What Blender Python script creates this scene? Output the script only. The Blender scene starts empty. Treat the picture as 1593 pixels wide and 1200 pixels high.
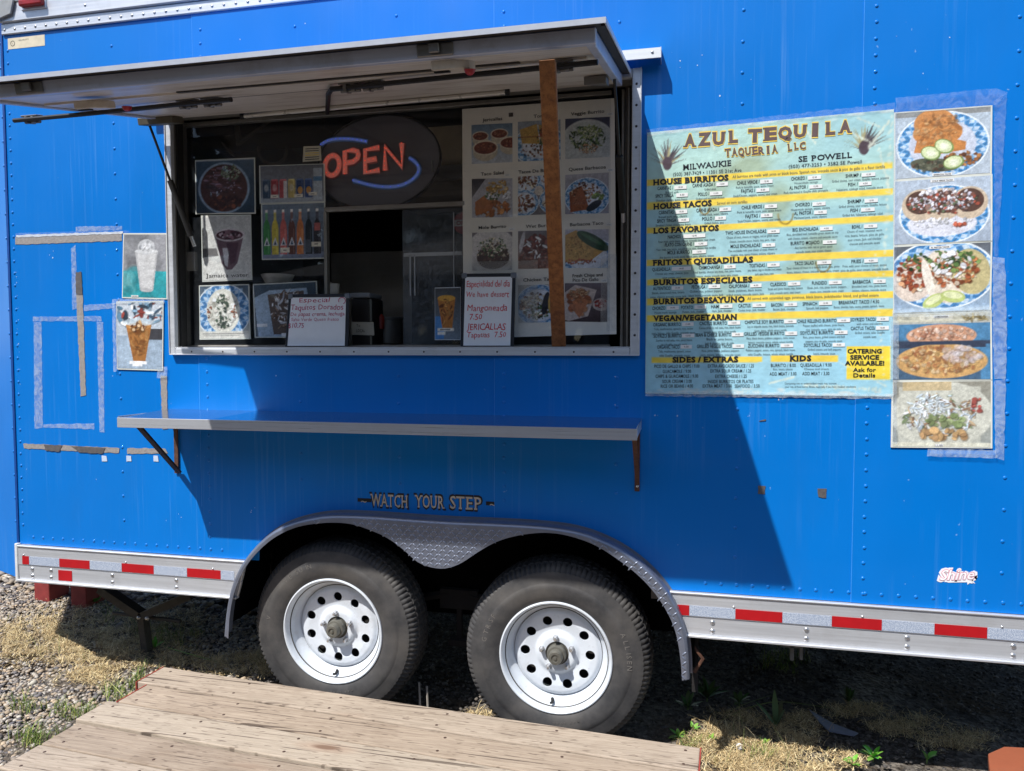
import bpy, bmesh, math, random
import numpy as np
from mathutils import Vector, Matrix
from mathutils.geometry import tessellate_polygon

random.seed(7); rng = np.random.default_rng(7)
S = bpy.context.scene
COL = S.collection

# ------------------------------------------------------------------ camera, sky, sun, exposure
CAM = np.array([2.7018, -2.5511, 0.79338]); YAW = 0.22119; PIT = -0.04908; FPX = 1141.1
FW = np.array([-math.sin(YAW) * math.cos(PIT), math.cos(YAW) * math.cos(PIT), math.sin(PIT)])
RT = np.array([math.cos(YAW), math.sin(YAW), 0.0]); UP = np.cross(RT, FW)
cd = bpy.data.cameras.new('camera'); cam = bpy.data.objects.new('camera', cd); COL.objects.link(cam)
cam.matrix_world = Matrix(((RT[0], UP[0], -FW[0], CAM[0]), (RT[1], UP[1], -FW[1], CAM[1]), (RT[2], UP[2], -FW[2], CAM[2]), (0, 0, 0, 1)))
cd.sensor_width = 36.0; cd.lens = FPX / 1593 * 36.0; cd.clip_start = 0.05; cd.clip_end = 900
S.camera = cam
SUN = Vector((0.605, 1.0, -1.68)).normalized()
w = bpy.data.worlds.new('World'); S.world = w; w.use_nodes = True
nt = w.node_tree; nt.nodes.clear()
sky = nt.nodes.new('ShaderNodeTexSky'); sky.sky_type = 'NISHITA'; sky.sun_disc = False
sky.sun_elevation = math.asin(-SUN.z); sky.sun_rotation = math.atan2(-SUN.x, -SUN.y); sky.air_density = 1.0; sky.dust_density = 0.6
bg = nt.nodes.new('ShaderNodeBackground'); bg.inputs[1].default_value = 0.15
wo = nt.nodes.new('ShaderNodeOutputWorld'); nt.links.new(sky.outputs[0], bg.inputs[0]); nt.links.new(bg.outputs[0], wo.inputs[0])
sl = bpy.data.lights.new('sun', 'SUN'); sl.energy = 5.0; sl.angle = math.radians(0.53); sl.color = (1.0, 0.975, 0.935)
so = bpy.data.objects.new('sun', sl); COL.objects.link(so); so.rotation_euler = SUN.to_track_quat('-Z', 'Y').to_euler(); so.location = (0, -5, 8)
S.view_settings.view_transform = 'Standard'; S.view_settings.look = 'None'; S.view_settings.gamma = 1.0
S.view_settings.use_curve_mapping = False; S.view_settings.exposure = 0.24
S.cycles.max_bounces = 8; S.cycles.transparent_max_bounces = 16
try: S.cycles.use_denoising = True
except Exception: pass

# a pixel of the photograph measured on a real plane of the place
def ray(x, y): return FW + RT * (x - 796.5) / FPX - UP * (y - 600) / FPX
def oY(x, y, Y=0.0):
    d = ray(x, y); return Vector(CAM + d * ((Y - CAM[1]) / d[1]))
def oX(x, y, X):
    d = ray(x, y); return Vector(CAM + d * ((X - CAM[0]) / d[0]))
def oZ(x, y, Z):
    d = ray(x, y); return Vector(CAM + d * ((Z - CAM[2]) / d[2]))
def proj(p):
    d = np.array(p) - CAM; z = FW @ d; return 796.5 + FPX * (RT @ d) / z, 600 - FPX * (UP @ d) / z

# ------------------------------------------------------------------ helpers
def tag(o, label=None, cat=None, group=None, kind=None):
    if label: o['label'] = label
    if cat: o['category'] = cat
    if group: o['group'] = group
    if kind: o['kind'] = kind
    return o
def empty(name, loc, label, cat, group=None, rz=0):
    o = bpy.data.objects.new(name, None); COL.objects.link(o); o.location = loc; o.rotation_euler = (0, 0, rz)
    o.empty_display_size = 0.05
    return tag(o, label, cat, group)
def link(name, me, mat=None, parent=None, kind=None):
    o = bpy.data.objects.new(name, me); COL.objects.link(o)
    if mat and len(me.materials) == 0: me.materials.append(mat)
    if parent is not None:
        o.parent = parent; o.matrix_parent_inverse = world(parent).inverted()
    if kind: o['kind'] = kind
    return o
def world(o):
    m = Matrix.LocRotScale(o.location, o.rotation_euler, o.scale)
    return (world(o.parent) @ o.matrix_parent_inverse @ m) if o.parent else m
def copy_tree(o, parent=None):
    c = o.copy(); COL.objects.link(c)
    if parent is not None: c.parent = parent
    for ch in [q for q in list(COL.objects) if q.parent == o]: copy_tree(ch, c)
    return c

class MB:
    def __init__(s): s.v = []; s.f = []
    def add(s, vs, fs):
        b = len(s.v); s.v += [tuple(q) for q in vs]; s.f += [tuple(b + i for i in f) for f in fs]; return s
    def box(s, x0, x1, y0, y1, z0, z1, T=None):
        vs = [(x, y, z) for x in (x0, x1) for y in (y0, y1) for z in (z0, z1)]
        if T: vs = [T(*q) for q in vs]
        return s.add(vs, [(0, 1, 3, 2), (4, 6, 7, 5), (0, 4, 5, 1), (2, 3, 7, 6), (0, 2, 6, 4), (1, 5, 7, 3)])
    def hexa(s, a, b):           # two quads (4 pts each) joined into a solid
        return s.add(list(a) + list(b), [(0, 1, 2, 3), (7, 6, 5, 4), (0, 4, 5, 1), (1, 5, 6, 2), (2, 6, 7, 3), (3, 7, 4, 0)])
    def quad(s, *p): return s.add(p, [tuple(range(len(p)))])
    def prism(s, pts, off):      # polygon of 3D points extruded by a vector
        pts = [Vector(p) for p in pts]; n = len(pts); off = Vector(off)
        tri = tessellate_polygon([pts]); b = [p + off for p in pts]
        fs = [tuple(t) for t in tri] + [tuple(n + i for i in reversed(t)) for t in tri]
        fs += [(i, i + n, (i + 1) % n + n, (i + 1) % n) for i in range(n)]
        return s.add(pts + b, fs)
    def tube(s, path, r, n=10, cap=True):
        path = [Vector(p) for p in path]; m = len(path); rs = r if hasattr(r, '__len__') else [r] * m
        b = []
        for i, p in enumerate(path):
            d = (path[min(i + 1, m - 1)] - path[max(i - 1, 0)]).normalized()
            a = d.orthogonal().normalized() if i == 0 else (pa - d * pa.dot(d)).normalized()
            pa = a; c = d.cross(a)
            b += [p + (a * math.cos(2 * math.pi * k / n) + c * math.sin(2 * math.pi * k / n)) * rs[i] for k in range(n)]
        fs = [(i * n + k, i * n + (k + 1) % n, (i + 1) * n + (k + 1) % n, (i + 1) * n + k) for i in range(m - 1) for k in range(n)]
        if cap: fs += [tuple(reversed(range(n))), tuple((m - 1) * n + k for k in range(n))]
        return s.add(b, fs)
    def lathe(s, prof, c, n=48, rad=None):   # profile (y, r) turned about the Y axis through c=(x,y,z)
        m = len(prof); vs = []
        for j in range(n):
            a = 2 * math.pi * j / n
            for i, (y, r) in enumerate(prof):
                rr = r if rad is None else rad(i, j, r)
                vs.append((c[0] + rr * math.cos(a), c[1] + y, c[2] + rr * math.sin(a)))
        fs = [(j * m + i, j * m + i + 1, ((j + 1) % n) * m + i + 1, ((j + 1) % n) * m + i) for j in range(n) for i in range(m - 1)]
        return s.add(vs, fs)
    def dome(s, c, r, h, n=8, ax=(0, -1, 0)):
        c = Vector(c); ax = Vector(ax).normalized(); a = ax.orthogonal().normalized(); b = ax.cross(a)
        vs = []
        for q, (rr, hh) in enumerate(((1, 0), (.8, .6), (.42, .92))):
            vs += [c + (a * math.cos(2 * math.pi * k / n) + b * math.sin(2 * math.pi * k / n)) * r * rr + ax * h * hh for k in range(n)]
        vs.append(c + ax * h)
        fs = [(q * n + k, q * n + (k + 1) % n, (q + 1) * n + (k + 1) % n, (q + 1) * n + k) for q in range(2) for k in range(n)]
        fs += [(2 * n + k, 2 * n + (k + 1) % n, 3 * n) for k in range(n)]
        return s.add(vs, fs)
    def build(s, name, mat, parent=None, smooth=False, bevel=0, kind=None, normals=True, seg=1):
        me = bpy.data.meshes.new(name); me.from_pydata([tuple(q) for q in s.v], [], s.f); me.update()
        if normals:
            bm = bmesh.new(); bm.from_mesh(me); bmesh.ops.recalc_face_normals(bm, faces=bm.faces); bm.to_mesh(me); bm.free()
        if smooth:
            me.polygons.foreach_set('use_smooth', [True] * len(me.polygons))
            try: me.set_sharp_from_angle(angle=math.radians(40))
            except Exception: pass
        o = link(name, me, mat, parent, kind)
        if bevel:
            md = o.modifiers.new('bevel', 'BEVEL'); md.width = bevel; md.segments = seg; md.limit_method = 'ANGLE'
        return o

# ------------------------------------------------------------------ materials
MATS = {}
def lin(c):
    c = [x / 255 for x in c]; return tuple((x / 12.92 if x <= .04045 else ((x + .055) / 1.055) ** 2.4) for x in c) + (1,)
class NT:
    def __init__(s, name):
        s.m = bpy.data.materials.new(name); s.m.use_nodes = True; s.t = s.m.node_tree; s.n = s.t.nodes
        s.b = s.n['Principled BSDF']; s.tc = s.n.new('ShaderNodeTexCoord')
    def mp(s, scale, rot=(0, 0, 0)):
        m = s.n.new('ShaderNodeMapping'); m.inputs['Scale'].default_value = scale; m.inputs['Rotation'].default_value = rot
        s.t.links.new(s.tc.outputs['Object'], m.inputs[0]); return m.outputs[0]
    def noise(s, scale=(1, 1, 1), sc=5, det=4, rough=.55):
        x = s.n.new('ShaderNodeTexNoise'); x.inputs['Scale'].default_value = sc; x.inputs['Detail'].default_value = det; x.inputs['Roughness'].default_value = rough
        s.t.links.new(s.mp(scale), x.inputs['Vector']); return x.outputs[0]
    def ramp(s, src, a, b, ca=(0, 0, 0, 1), cb=(1, 1, 1, 1)):
        r = s.n.new('ShaderNodeValToRGB'); r.color_ramp.elements[0].position = a; r.color_ramp.elements[1].position = b
        r.color_ramp.elements[0].color = ca; r.color_ramp.elements[1].color = cb; s.t.links.new(src, r.inputs[0]); return r.outputs[0]
    def mix(s, fac, a, b, mode='MIX'):
        m = s.n.new('ShaderNodeMix'); m.data_type = 'RGBA'; m.blend_type = mode
        for k, v in ((0, fac), (6, a), (7, b)):
            if hasattr(v, 'links') or hasattr(v, 'node'): s.t.links.new(v, m.inputs[k])
            else: m.inputs[k].default_value = v
        return m.outputs[2]
    def math(s, op, a, b):
        m = s.n.new('ShaderNodeMath'); m.operation = op
        for k, v in ((0, a), (1, b)):
            if hasattr(v, 'node'): s.t.links.new(v, m.inputs[k])
            else: m.inputs[k].default_value = v
        return m.outputs[0]
    def bump(s, src, st, dist=.002):
        b = s.n.new('ShaderNodeBump'); b.inputs['Strength'].default_value = st; b.inputs['Distance'].default_value = dist
        s.t.links.new(src, b.inputs['Height'])
        if s.b.inputs['Normal'].is_linked: s.t.links.new(s.b.inputs['Normal'].links[0].from_socket, b.inputs['Normal'])
        s.t.links.new(b.outputs[0], s.b.inputs['Normal'])
    def col(s, v):
        if hasattr(v, 'node'): s.t.links.new(v, s.b.inputs['Base Color'])
        else: s.b.inputs['Base Color'].default_value = v
    def set(s, **k):
        for a, v in k.items():
            i = s.b.inputs[a.replace('_', ' ')]
            if hasattr(v, 'node'): s.t.links.new(v, i)
            else: i.default_value = v
def simple(name, c, rough=.6, metal=0, var=.12, vs=30, bump=.1, bsc=120, stretch=(1, 1, 1), spec=None):
    if name in MATS: return MATS[name]
    t = NT(name); c = lin(c)
    n = t.noise(stretch, vs, 5)
    lo = tuple(x * (1 - var) for x in c[:3]) + (1,); hi = tuple(min(1, x * (1 + var)) for x in c[:3]) + (1,)
    t.col(t.ramp(n, .3, .7, lo, hi)); t.set(Roughness=rough, Metallic=metal)
    if spec is not None: t.set(Specular_IOR_Level=spec)
    if bump: t.bump(t.noise(stretch, bsc, 3), bump)
    MATS[name] = t.m; return t.m

def blue_paint():
    t = NT('blue_paint')
    base = lin((0, 116, 204)); n = t.noise((1, 1, 1), 1.3, 3)
    c = t.ramp(n, .3, .7, tuple(x * .93 for x in base[:3]) + (1,), tuple(min(1, x * 1.05) for x in base[:3]) + (1,))
    st = t.ramp(t.noise((22, 22, .5), 3.0, 4, .6), .55, .85)     # chalky vertical runs
    st2 = t.ramp(t.noise((1, 1, 1), 1.6, 2), .42, .62)
    fac = t.math('MULTIPLY', t.math('MULTIPLY', st, st2), .34)
    c = t.mix(fac, c, lin((120, 165, 220)))
    fl = t.ramp(t.noise((1, 1, .8), 55, 2, .5), .76, .79)        # tiny chips
    c = t.mix(t.math('MULTIPLY', fl, .5), c, lin((150, 180, 215)))
    gr = t.ramp(t.noise((1, 1, .35), 6, 5, .65), .52, .8)        # thin grime
    c = t.mix(t.math('MULTIPLY', gr, .10), c, lin((50, 92, 140)))
    t.col(c); t.set(Roughness=t.ramp(t.noise((1, 1, .4), 4, 4), .3, .7, (.3, .3, .3, 1), (.42, .42, .42, 1)), Coat_Weight=.16, Coat_Roughness=.06, Specular_IOR_Level=.3)
    t.bump(t.noise((1, 1, .6), 2.2, 2), .55, .02); t.bump(t.noise((1, 1, 1), 260, 2), .03, .001)
    return t.m
BLUE = blue_paint()
def alu(name, c=(196, 198, 202), rough=.38, st=(1, 60, 60), metal=.85, dirt=.35):
    t = NT(name); b = lin(c)
    n = t.noise(st, 3, 4); c1 = t.ramp(n, .25, .75, tuple(x * .86 for x in b[:3]) + (1,), b)
    d = t.ramp(t.noise((1, 1, 1), 9, 6, .7), .5, .75)
    t.col(t.mix(t.math('MULTIPLY', d, dirt), c1, lin((120, 112, 100)))); t.set(Metallic=metal, Roughness=t.ramp(n, .3, .7, (rough * .85,) * 3 + (1,), (rough * 1.2,) * 3 + (1,)))
    t.bump(n, .12, .001); MATS[name] = t.m; return t.m
ALU = alu('brushed_aluminium', (222, 224, 228), .42, (1, 60, 60), .55, .16)
ALU_V = alu('aluminium_upright', (206, 207, 208), .42, (60, 60, 1), .55, .2)
FRAME = alu('window_aluminium', (222, 225, 230), .4, (1, 40, 40), .35, .25)
STEEL = alu('shelf_stainless', (200, 204, 210), .16, (1, 90, 90), .95, .1)
PLATE = alu('diamond_plate', (132, 139, 156), .36, (8, 8, 8), .6, .25)
BOLT = alu('bolt_steel', (200, 200, 202), .28, (8, 8, 8), .8, .3)
BLACK = simple('black_metal', (24, 24, 27), .5)
RUBBER = simple('black_rubber', (30, 29, 29), .75, bump=.2)
def tyre_mat():
    t = NT('tyre_rubber'); n = t.noise((1, 1, 1), 14, 6, .7)
    t.col(t.mix(t.math('MULTIPLY', t.ramp(t.noise((1, 1, 1), 5, 4), .45, .7), .5), t.ramp(n, .3, .75, lin((46, 46, 48)), lin((78, 76, 75))), lin((102, 97, 91)))); t.set(Roughness=.68); t.bump(t.noise((1, 1, 1), 220, 3), .15, .001); return t.m
TYRE = tyre_mat()
def rim_mat():
    t = NT('white_rim_paint'); n = t.ramp(t.noise((1, 1, 1), 7, 6, .7), .52, .78); n2 = t.ramp(t.noise((1, 1, 1), 60, 4, .6), .6, .75)
    c = t.mix(t.math('MULTIPLY', n, .35), lin((214, 220, 227)), lin((150, 138, 124))); c = t.mix(t.math('MULTIPLY', n2, .18), c, lin((110, 84, 66))); t.col(c); t.set(Roughness=.34); return t.m
WHITE = rim_mat()
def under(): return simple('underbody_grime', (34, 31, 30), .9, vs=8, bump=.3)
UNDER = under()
RUST = simple('rusty_iron', (88, 58, 44), .85, var=.4, vs=60, bump=.4)
RED = simple('red_reflector', (176, 22, 30), .35, var=.08, bump=.05, bsc=400)
def wtape():
    t = NT('white_reflector'); v = t.n.new('ShaderNodeTexVoronoi'); v.inputs['Scale'].default_value = 320; t.t.links.new(t.tc.outputs['Object'], v.inputs['Vector'])
    t.col(t.ramp(v.outputs[0], .2, .6, lin((205, 211, 220)), lin((150, 162, 182)))); t.set(Roughness=.3); return t.m
WTAPE = wtape()
REDPAINT = simple('red_block_paint', (138, 52, 50), .7, var=.2, vs=20, bump=.3)
def emit_mat(name, c, e, st):
    t = NT(name); t.col(lin(c)); t.set(Emission_Color=lin(e), Emission_Strength=st, Roughness=.5); return t.m
def glassy(name, tint=(235, 240, 245), alpha=.08, rough=.02, ior=1.45, rough_bump=0, dcol=(200, 210, 225)):
    t = NT(name); n = t.n; L = t.t.links; n.remove(t.b)
    tr = n.new('ShaderNodeBsdfTransparent'); tr.inputs[0].default_value = lin(tint)
    gl = n.new('ShaderNodeBsdfGlossy'); gl.inputs['Roughness'].default_value = rough
    df = n.new('ShaderNodeBsdfDiffuse'); df.inputs[0].default_value = lin(dcol)
    fr = n.new('ShaderNodeFresnel'); fr.inputs[0].default_value = ior
    m1 = n.new('ShaderNodeMixShader'); m2 = n.new('ShaderNodeMixShader')
    if alpha > .01:
        nz = n.new('ShaderNodeTexNoise'); nz.inputs['Scale'].default_value = 26; nz.inputs['Detail'].default_value = 3; nz.inputs['Distortion'].default_value = 2.5; L.new(t.tc.outputs['Object'], nz.inputs['Vector'])
        r = n.new('ShaderNodeMapRange'); r.inputs[1].default_value = .35; r.inputs[2].default_value = .7; r.inputs[3].default_value = alpha * .45; r.inputs[4].default_value = alpha * 1.6; L.new(nz.outputs[0], r.inputs[0]); L.new(r.outputs[0], m1.inputs[0])
    else: m1.inputs[0].default_value = alpha
    L.new(tr.outputs[0], m1.inputs[1]); L.new(df.outputs[0], m1.inputs[2])
    ge = n.new('ShaderNodeNewGeometry'); fm = n.new('ShaderNodeMath'); fm.operation = 'SUBTRACT'; fm.use_clamp = True; L.new(fr.outputs[0], fm.inputs[0]); L.new(ge.outputs['Backfacing'], fm.inputs[1])
    L.new(fm.outputs[0], m2.inputs[0]); L.new(m1.outputs[0], m2.inputs[1]); L.new(gl.outputs[0], m2.inputs[2])
    if rough_bump:
        b = n.new('ShaderNodeBump'); b.inputs['Strength'].default_value = rough_bump; b.inputs['Distance'].default_value = .002
        nz2 = n.new('ShaderNodeTexNoise'); nz2.inputs['Scale'].default_value = 60; L.new(t.tc.outputs['Object'], nz2.inputs['Vector']); L.new(nz2.outputs[0], b.inputs['Height'])
        L.new(b.outputs[0], gl.inputs['Normal']); L.new(b.outputs[0], df.inputs['Normal'])
    out = [q for q in n if q.type == 'OUTPUT_MATERIAL'][0]; L.new(m2.outputs[0], out.inputs[0]); return t.m
GLASS = glassy('window_glass', (250, 251, 252), .012, .01)
PLEXI = glassy('scratched_plexiglass', (236, 240, 242), .07, .05)
CLEARTAPE = glassy('clear_packing_tape', (253, 254, 255), .06, .12, 1.3, .15, (215, 228, 250))
CLEARTAPE2 = glassy('milky_packing_tape', (254, 254, 255), .15, .12, 1.35, .2, (228, 240, 244))
def attr_mat(name, rough=.5, coat=0, bump=.0, bsc=60, spec=.5, bdist=.002, trans=0):
    t = NT(name); a = t.n.new('ShaderNodeAttribute'); a.attribute_name = 'Col'; t.col(a.outputs[0]); t.set(Roughness=rough, Coat_Weight=coat, Coat_Roughness=.08, Specular_IOR_Level=spec)
    if bump: t.bump(t.noise((1, 1, 1), bsc, 4), bump, bdist)
    return t.m
PRINT = attr_mat('laminated_print', .35, .4, .25, 14, .4, .004)
PRINT_IN = attr_mat('print_behind_glass', .6, 0, .1, 14, .3)
VINYL = attr_mat('vinyl_banner_print', .30, .4, 1.0, 8, .5, .008)
STONEM = attr_mat('gravel_stone', .9, 0, .4, 120, .3)
STRAWM = attr_mat('dry_straw', .85, 0, 0)
PAPER = simple('white_label_paper', (232, 232, 230), .7, var=.03, bump=.05)
CREAM = simple('cream_board', (244, 238, 226), .6, var=.05, vs=8, bump=.05)
LAMIN = simple('laminate_edge', (222, 224, 214), .3, var=.06, bump=.1)
INK = simple('black_ink', (22, 22, 26), .6, bump=0)
INKB = simple('brown_ink', (98, 78, 76), .6, bump=0)
GOLD = simple('gold_ink', (238, 205, 96), .6, var=.1, bump=0)
YEL = simple('yellow_band', (248, 214, 74), .5, var=.06, vs=6, bump=.05)
DUCT = simple('grey_duct_tape', (150, 144, 140), .6, var=.14, vs=90, bump=.5)
DUCTD = simple('dark_duct_tape', (92, 88, 88), .6, var=.2, vs=60, bump=.4)

# ------------------------------------------------------------------ lettering
_g = {}
def glyph(ch, off):
    k = (ch, off)
    if k in _g: return _g[k]
    def mk(body):
        c = bpy.data.curves.new('t', 'FONT'); c.body = body; c.resolution_u = 2; c.offset = off; c.size = 1
        o = bpy.data.objects.new('t', c); me = o.to_mesh()
        vs = [(v.co.x, v.co.y) for v in me.vertices]; fs = [tuple(p.vertices) for p in me.polygons]
        o.to_mesh_clear(); bpy.data.objects.remove(o); bpy.data.curves.remove(c); return vs, fs
    vs, fs = mk(ch)
    if vs:
        v2, _ = mk(ch + ch); adv = max(q[0] for q in v2) - max(q[0] for q in vs)
    else: adv = .32
    _g[k] = (vs, fs, adv); return _g[k]
CAPH = max(q[1] for q in glyph('H', 0)[0])
SERIF = {'A': [(.02, 0), (.98, 0)], 'B': [(.1, 0), (.1, 1)], 'C': [(.92, 1)], 'D': [(.1, 0), (.1, 1)], 'E': [(.1, 0), (.1, 1)], 'F': [(.12, 0), (.1, 1)], 'G': [], 'H': [(.1, 0), (.1, 1), (.9, 0), (.9, 1)], 'I': [(.5, 0), (.5, 1)],
         'K': [(.1, 0), (.1, 1), (.92, 0), (.9, 1)], 'L': [(.12, 0), (.12, 1)], 'M': [(.07, 0), (.93, 0)], 'N': [(.1, 0), (.9, 1)], 'P': [(.14, 0), (.1, 1)], 'R': [(.12, 0), (.1, 1), (.95, 0)],
         'T': [(.5, 0)], 'U': [(.1, 1), (.9, 1)], 'V': [(.03, 1), (.97, 1)], 'W': [(.03, 1), (.97, 1)], 'X': [(.05, 0), (.95, 0), (.05, 1), (.95, 1)], 'Y': [(.5, 0), (.05, 1), (.95, 1)], 'J': [(.75, 1)]}
def text(mb, s, ctr, h, width=None, ang=0, off=0.0, serif=False, jit=0, Y=None, align='c', slant=0, ux=(1, 0, 0), uz=(0, 0, 1), trk=0):
    """lettering on a vertical plane: ctr = world point of the line's middle, h = cap height in metres"""
    x = 0; V = []; F = []; D = []; gi = 0
    sc = h / CAPH; r = random.Random(hash(s) % 1000 if False else sum(map(ord, s)))
    for ch in s:
        vs, fs, adv = glyph(ch, off)
        jr = r.uniform(-jit, jit); js = 1 + r.uniform(-jit, jit); jy = r.uniform(-jit, jit) * CAPH * .5
        if vs:
            x0 = min(q[0] for q in vs); x1 = max(q[0] for q in vs); cx = (x0 + x1) / 2
            vv = list(vs); ff = list(fs); dd = [gi % 2 * .00007] * len(vv); gi += 1
            if serif and ch in SERIF:
                wd = .11; th = .09 * CAPH / .7
                for u, e in SERIF[ch]:
                    px = x0 + (x1 - x0) * u; z0 = -off if e == 0 else CAPH + off - th; b = len(vv)
                    vv += [(px - wd, z0), (px + wd, z0), (px + wd, z0 + th), (px - wd, z0 + th)]; ff.append((b, b + 1, b + 2, b + 3)); dd += [.00015 + e * .00005 + (len(dd) % 3) * .00004] * 4
                adv += .07
            b = len(V); D += dd
            for (a, c) in vv:
                a2 = (a - cx) * js; c2 = (c - CAPH / 2) * js
                V.append((x + cx + a2 * math.cos(jr) - c2 * math.sin(jr) + slant * c2, c2 * math.cos(jr) + a2 * math.sin(jr) + jy))
            F += [tuple(b + i for i in f) for f in ff]
        x += adv + trk
    if not V: return
    x0 = min(q[0] for q in V); x1 = max(q[0] for q in V)
    sx = sc if width is None else width / (x1 - x0)
    mx = (x0 + x1) / 2 if align == 'c' else (x0 if align == 'l' else x1)
    ctr = Vector(ctr); ux = Vector(ux); uz = Vector(uz); ca, sa = math.cos(ang), math.sin(ang)
    out = []; nz = ux.cross(uz)
    for (a, c) in V:
        a = (a - mx) * sx; c = c * sc
        out.append(ctr + ux * (a * ca - c * sa) + uz * (a * sa + c * ca))
    if Y is not None:
        for q in out: q.y = Y
    for q, dq in zip(out, D): q += nz * -dq if nz.y > 0 else nz * dq
    mb.add(out, F)

# ------------------------------------------------------------------ painter for flat prints (vertex colours on a fine grid)
class CV:
    def __init__(s, W, H, c=(200, 200, 200), ss=2, seed=1):
        s.W, s.H, s.ss = W, H, ss; s.a = np.ones((H * ss, W * ss, 3)) * np.array(c, float); s.r = random.Random(seed)
        s.yy, s.xx = np.mgrid[0:H * ss, 0:W * ss]; s.u = (s.xx + .5) / (W * ss); s.v = (s.yy + .5) / (H * ss); s.asp = W / H
    def mask(s, m, c, al=1):
        m = (m * al)[..., None]; s.a = s.a * (1 - m) + np.array(c, float) * m
    def ell(s, cx, cy, rx, ry, c, rot=0, soft=.04, al=1, sh=False):
        if sh: s.ell(cx + .006, cy + .009, rx * 1.12, ry * 1.12, [q * .42 for q in c], rot, .5, al * .5)
        k = max(rx, ry * 1) * 1.5; x0 = int(max(0, (cx - k) * s.W * s.ss)); x1 = int(min(s.W * s.ss, (cx + k) * s.W * s.ss + 2))
        ky = max(ry, rx * s.asp) * 1.5; y0 = int(max(0, (cy - ky) * s.H * s.ss)); y1 = int(min(s.H * s.ss, (cy + ky) * s.H * s.ss + 2))
        if x1 <= x0 or y1 <= y0: return
        u = (s.u[y0:y1, x0:x1] - cx) * s.asp; v = s.v[y0:y1, x0:x1] - cy; rx = rx * s.asp
        ca, sa = math.cos(rot), math.sin(rot); p = (u * ca + v * sa) / rx; q = (-u * sa + v * ca) / ry
        d = np.sqrt(p * p + q * q); m = np.clip((1 - d) / soft + .5, 0, 1)[..., None] * al
        s.a[y0:y1, x0:x1] = s.a[y0:y1, x0:x1] * (1 - m) + np.array(c, float) * m
    def rect(s, x0, y0, x1, y1, c, al=1):
        s.mask(((s.u >= x0) & (s.u < x1) & (s.v >= y0) & (s.v < y1)).astype(float), c, al)
    def poly(s, pts, c, al=1):
        m = np.zeros_like(s.u, dtype=bool); n = len(pts)
        for i in range(n):
            (xa, ya), (xb, yb) = pts[i], pts[(i + 1) % n]
            if ya == yb: continue
            m ^= ((ya > s.v) != (yb > s.v)) & (s.u < (xb - xa) * (s.v - ya) / (yb - ya) + xa)
        s.mask(m.astype(float), c, al)
    def blobs(s, n, reg, sz, cols, asp=(.4, 1), al=1, rot=None, soft=.26):
        cx, cy, rx, ry = reg
        for _ in range(n):
            t = s.r.uniform(0, 6.283); q = math.sqrt(s.r.random()); z = s.r.uniform(*sz); c = s.r.choice(cols); j = s.r.uniform(.82, 1.15)
            s.ell(cx + rx * q * math.cos(t), cy + ry * q * math.sin(t), z / s.asp, z * s.r.uniform(*asp), [min(255, k * j) for k in c], s.r.uniform(0, 3.14) if rot is None else rot, soft, al, True)
    def grad(s, a, b):
        t = s.v[..., None]; s.a = np.array(a, float) * (1 - t) + np.array(b, float) * t
    def vn(s, amt, cell=6):
        h, w_ = s.a.shape[:2]; g = np.random.default_rng(s.r.randrange(9999)).random((h // cell + 2, w_ // cell + 2))
        y = np.arange(h) / cell; x = np.arange(w_) / cell; yi = y.astype(int); xi = x.astype(int); fy = (y - yi)[:, None]; fx = (x - xi)[None]
        a = g[yi][:, xi] * (1 - fx) + g[yi][:, xi + 1] * fx; b = g[yi + 1][:, xi] * (1 - fx) + g[yi + 1][:, xi + 1] * fx
        s.a = s.a * (1 + amt * ((a * (1 - fy) + b * fy) - .5))[..., None]
    def plate(s, cx, cy, rx, ry, inner=.66, n=9, blue=(84, 148, 204)):
        u = (s.u - cx) / rx; v = (s.v - cy) / ry; d = np.hypot(u, v); th = np.arctan2(v, u)
        zz = np.abs(((th * n / 6.283) % 1) - .5) * 2; k = (d - inner) / (1 - inner)
        ring = (d < 1) & (d > inner)
        s.mask((d < 1.0).astype(float), (188, 212, 236))
        p = np.abs(k - zz); s.mask((ring & (p < .30)).astype(float), blue); s.mask((ring & (p < .09)).astype(float), (52, 112, 172))
        s.mask((ring & (np.abs(k - (1 - zz)) < .12)).astype(float), (120, 175, 225)); s.mask(((d < 1) & (d > .96)).astype(float), (225, 236, 246))
        s.mask((d < inner).astype(float), (214, 220, 232)); s.mask(((d < inner) & (d > inner - .04)).astype(float), (180, 192, 214))
    def out(s):
        q = np.clip(s.a / 255, 0, 1); H, W, k = s.H, s.W, s.ss
        q = q.reshape(H, k, W, k, 3).mean((1, 3)); return np.where(q <= .04045, q / 12.92, ((q + .055) / 1.055) ** 2.4)
def sheet(name, corners, img, mat, parent=None, wav=0, kind=None):
    """grid through the four world corners TL,TR,BR,BL coloured by img"""
    H, W = img.shape[:2]; TL, TR, BR, BL = [np.array(c, float) for c in corners]
    u = np.linspace(0, 1, W)[None, :, None]; v = np.linspace(0, 1, H)[:, None, None]
    P = (TL * (1 - u) + TR * u) * (1 - v) + (BL * (1 - u) + BR * u) * v
    if wav: P[..., 1] -= wav * (1 + np.sin(u[..., 0] * 7 + v[..., 0] * 3)) * .5
    co = P.reshape(-1, 3); i = np.arange(H * W).reshape(H, W)
    f = np.stack([i[1:, :-1], i[1:, 1:], i[:-1, 1:], i[:-1, :-1]], -1).reshape(-1, 4)
    me = fastmesh(name, co, f, np.c_[img.reshape(-1, 3), np.ones(H * W)]); return link(name, me, mat, parent, kind)
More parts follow.
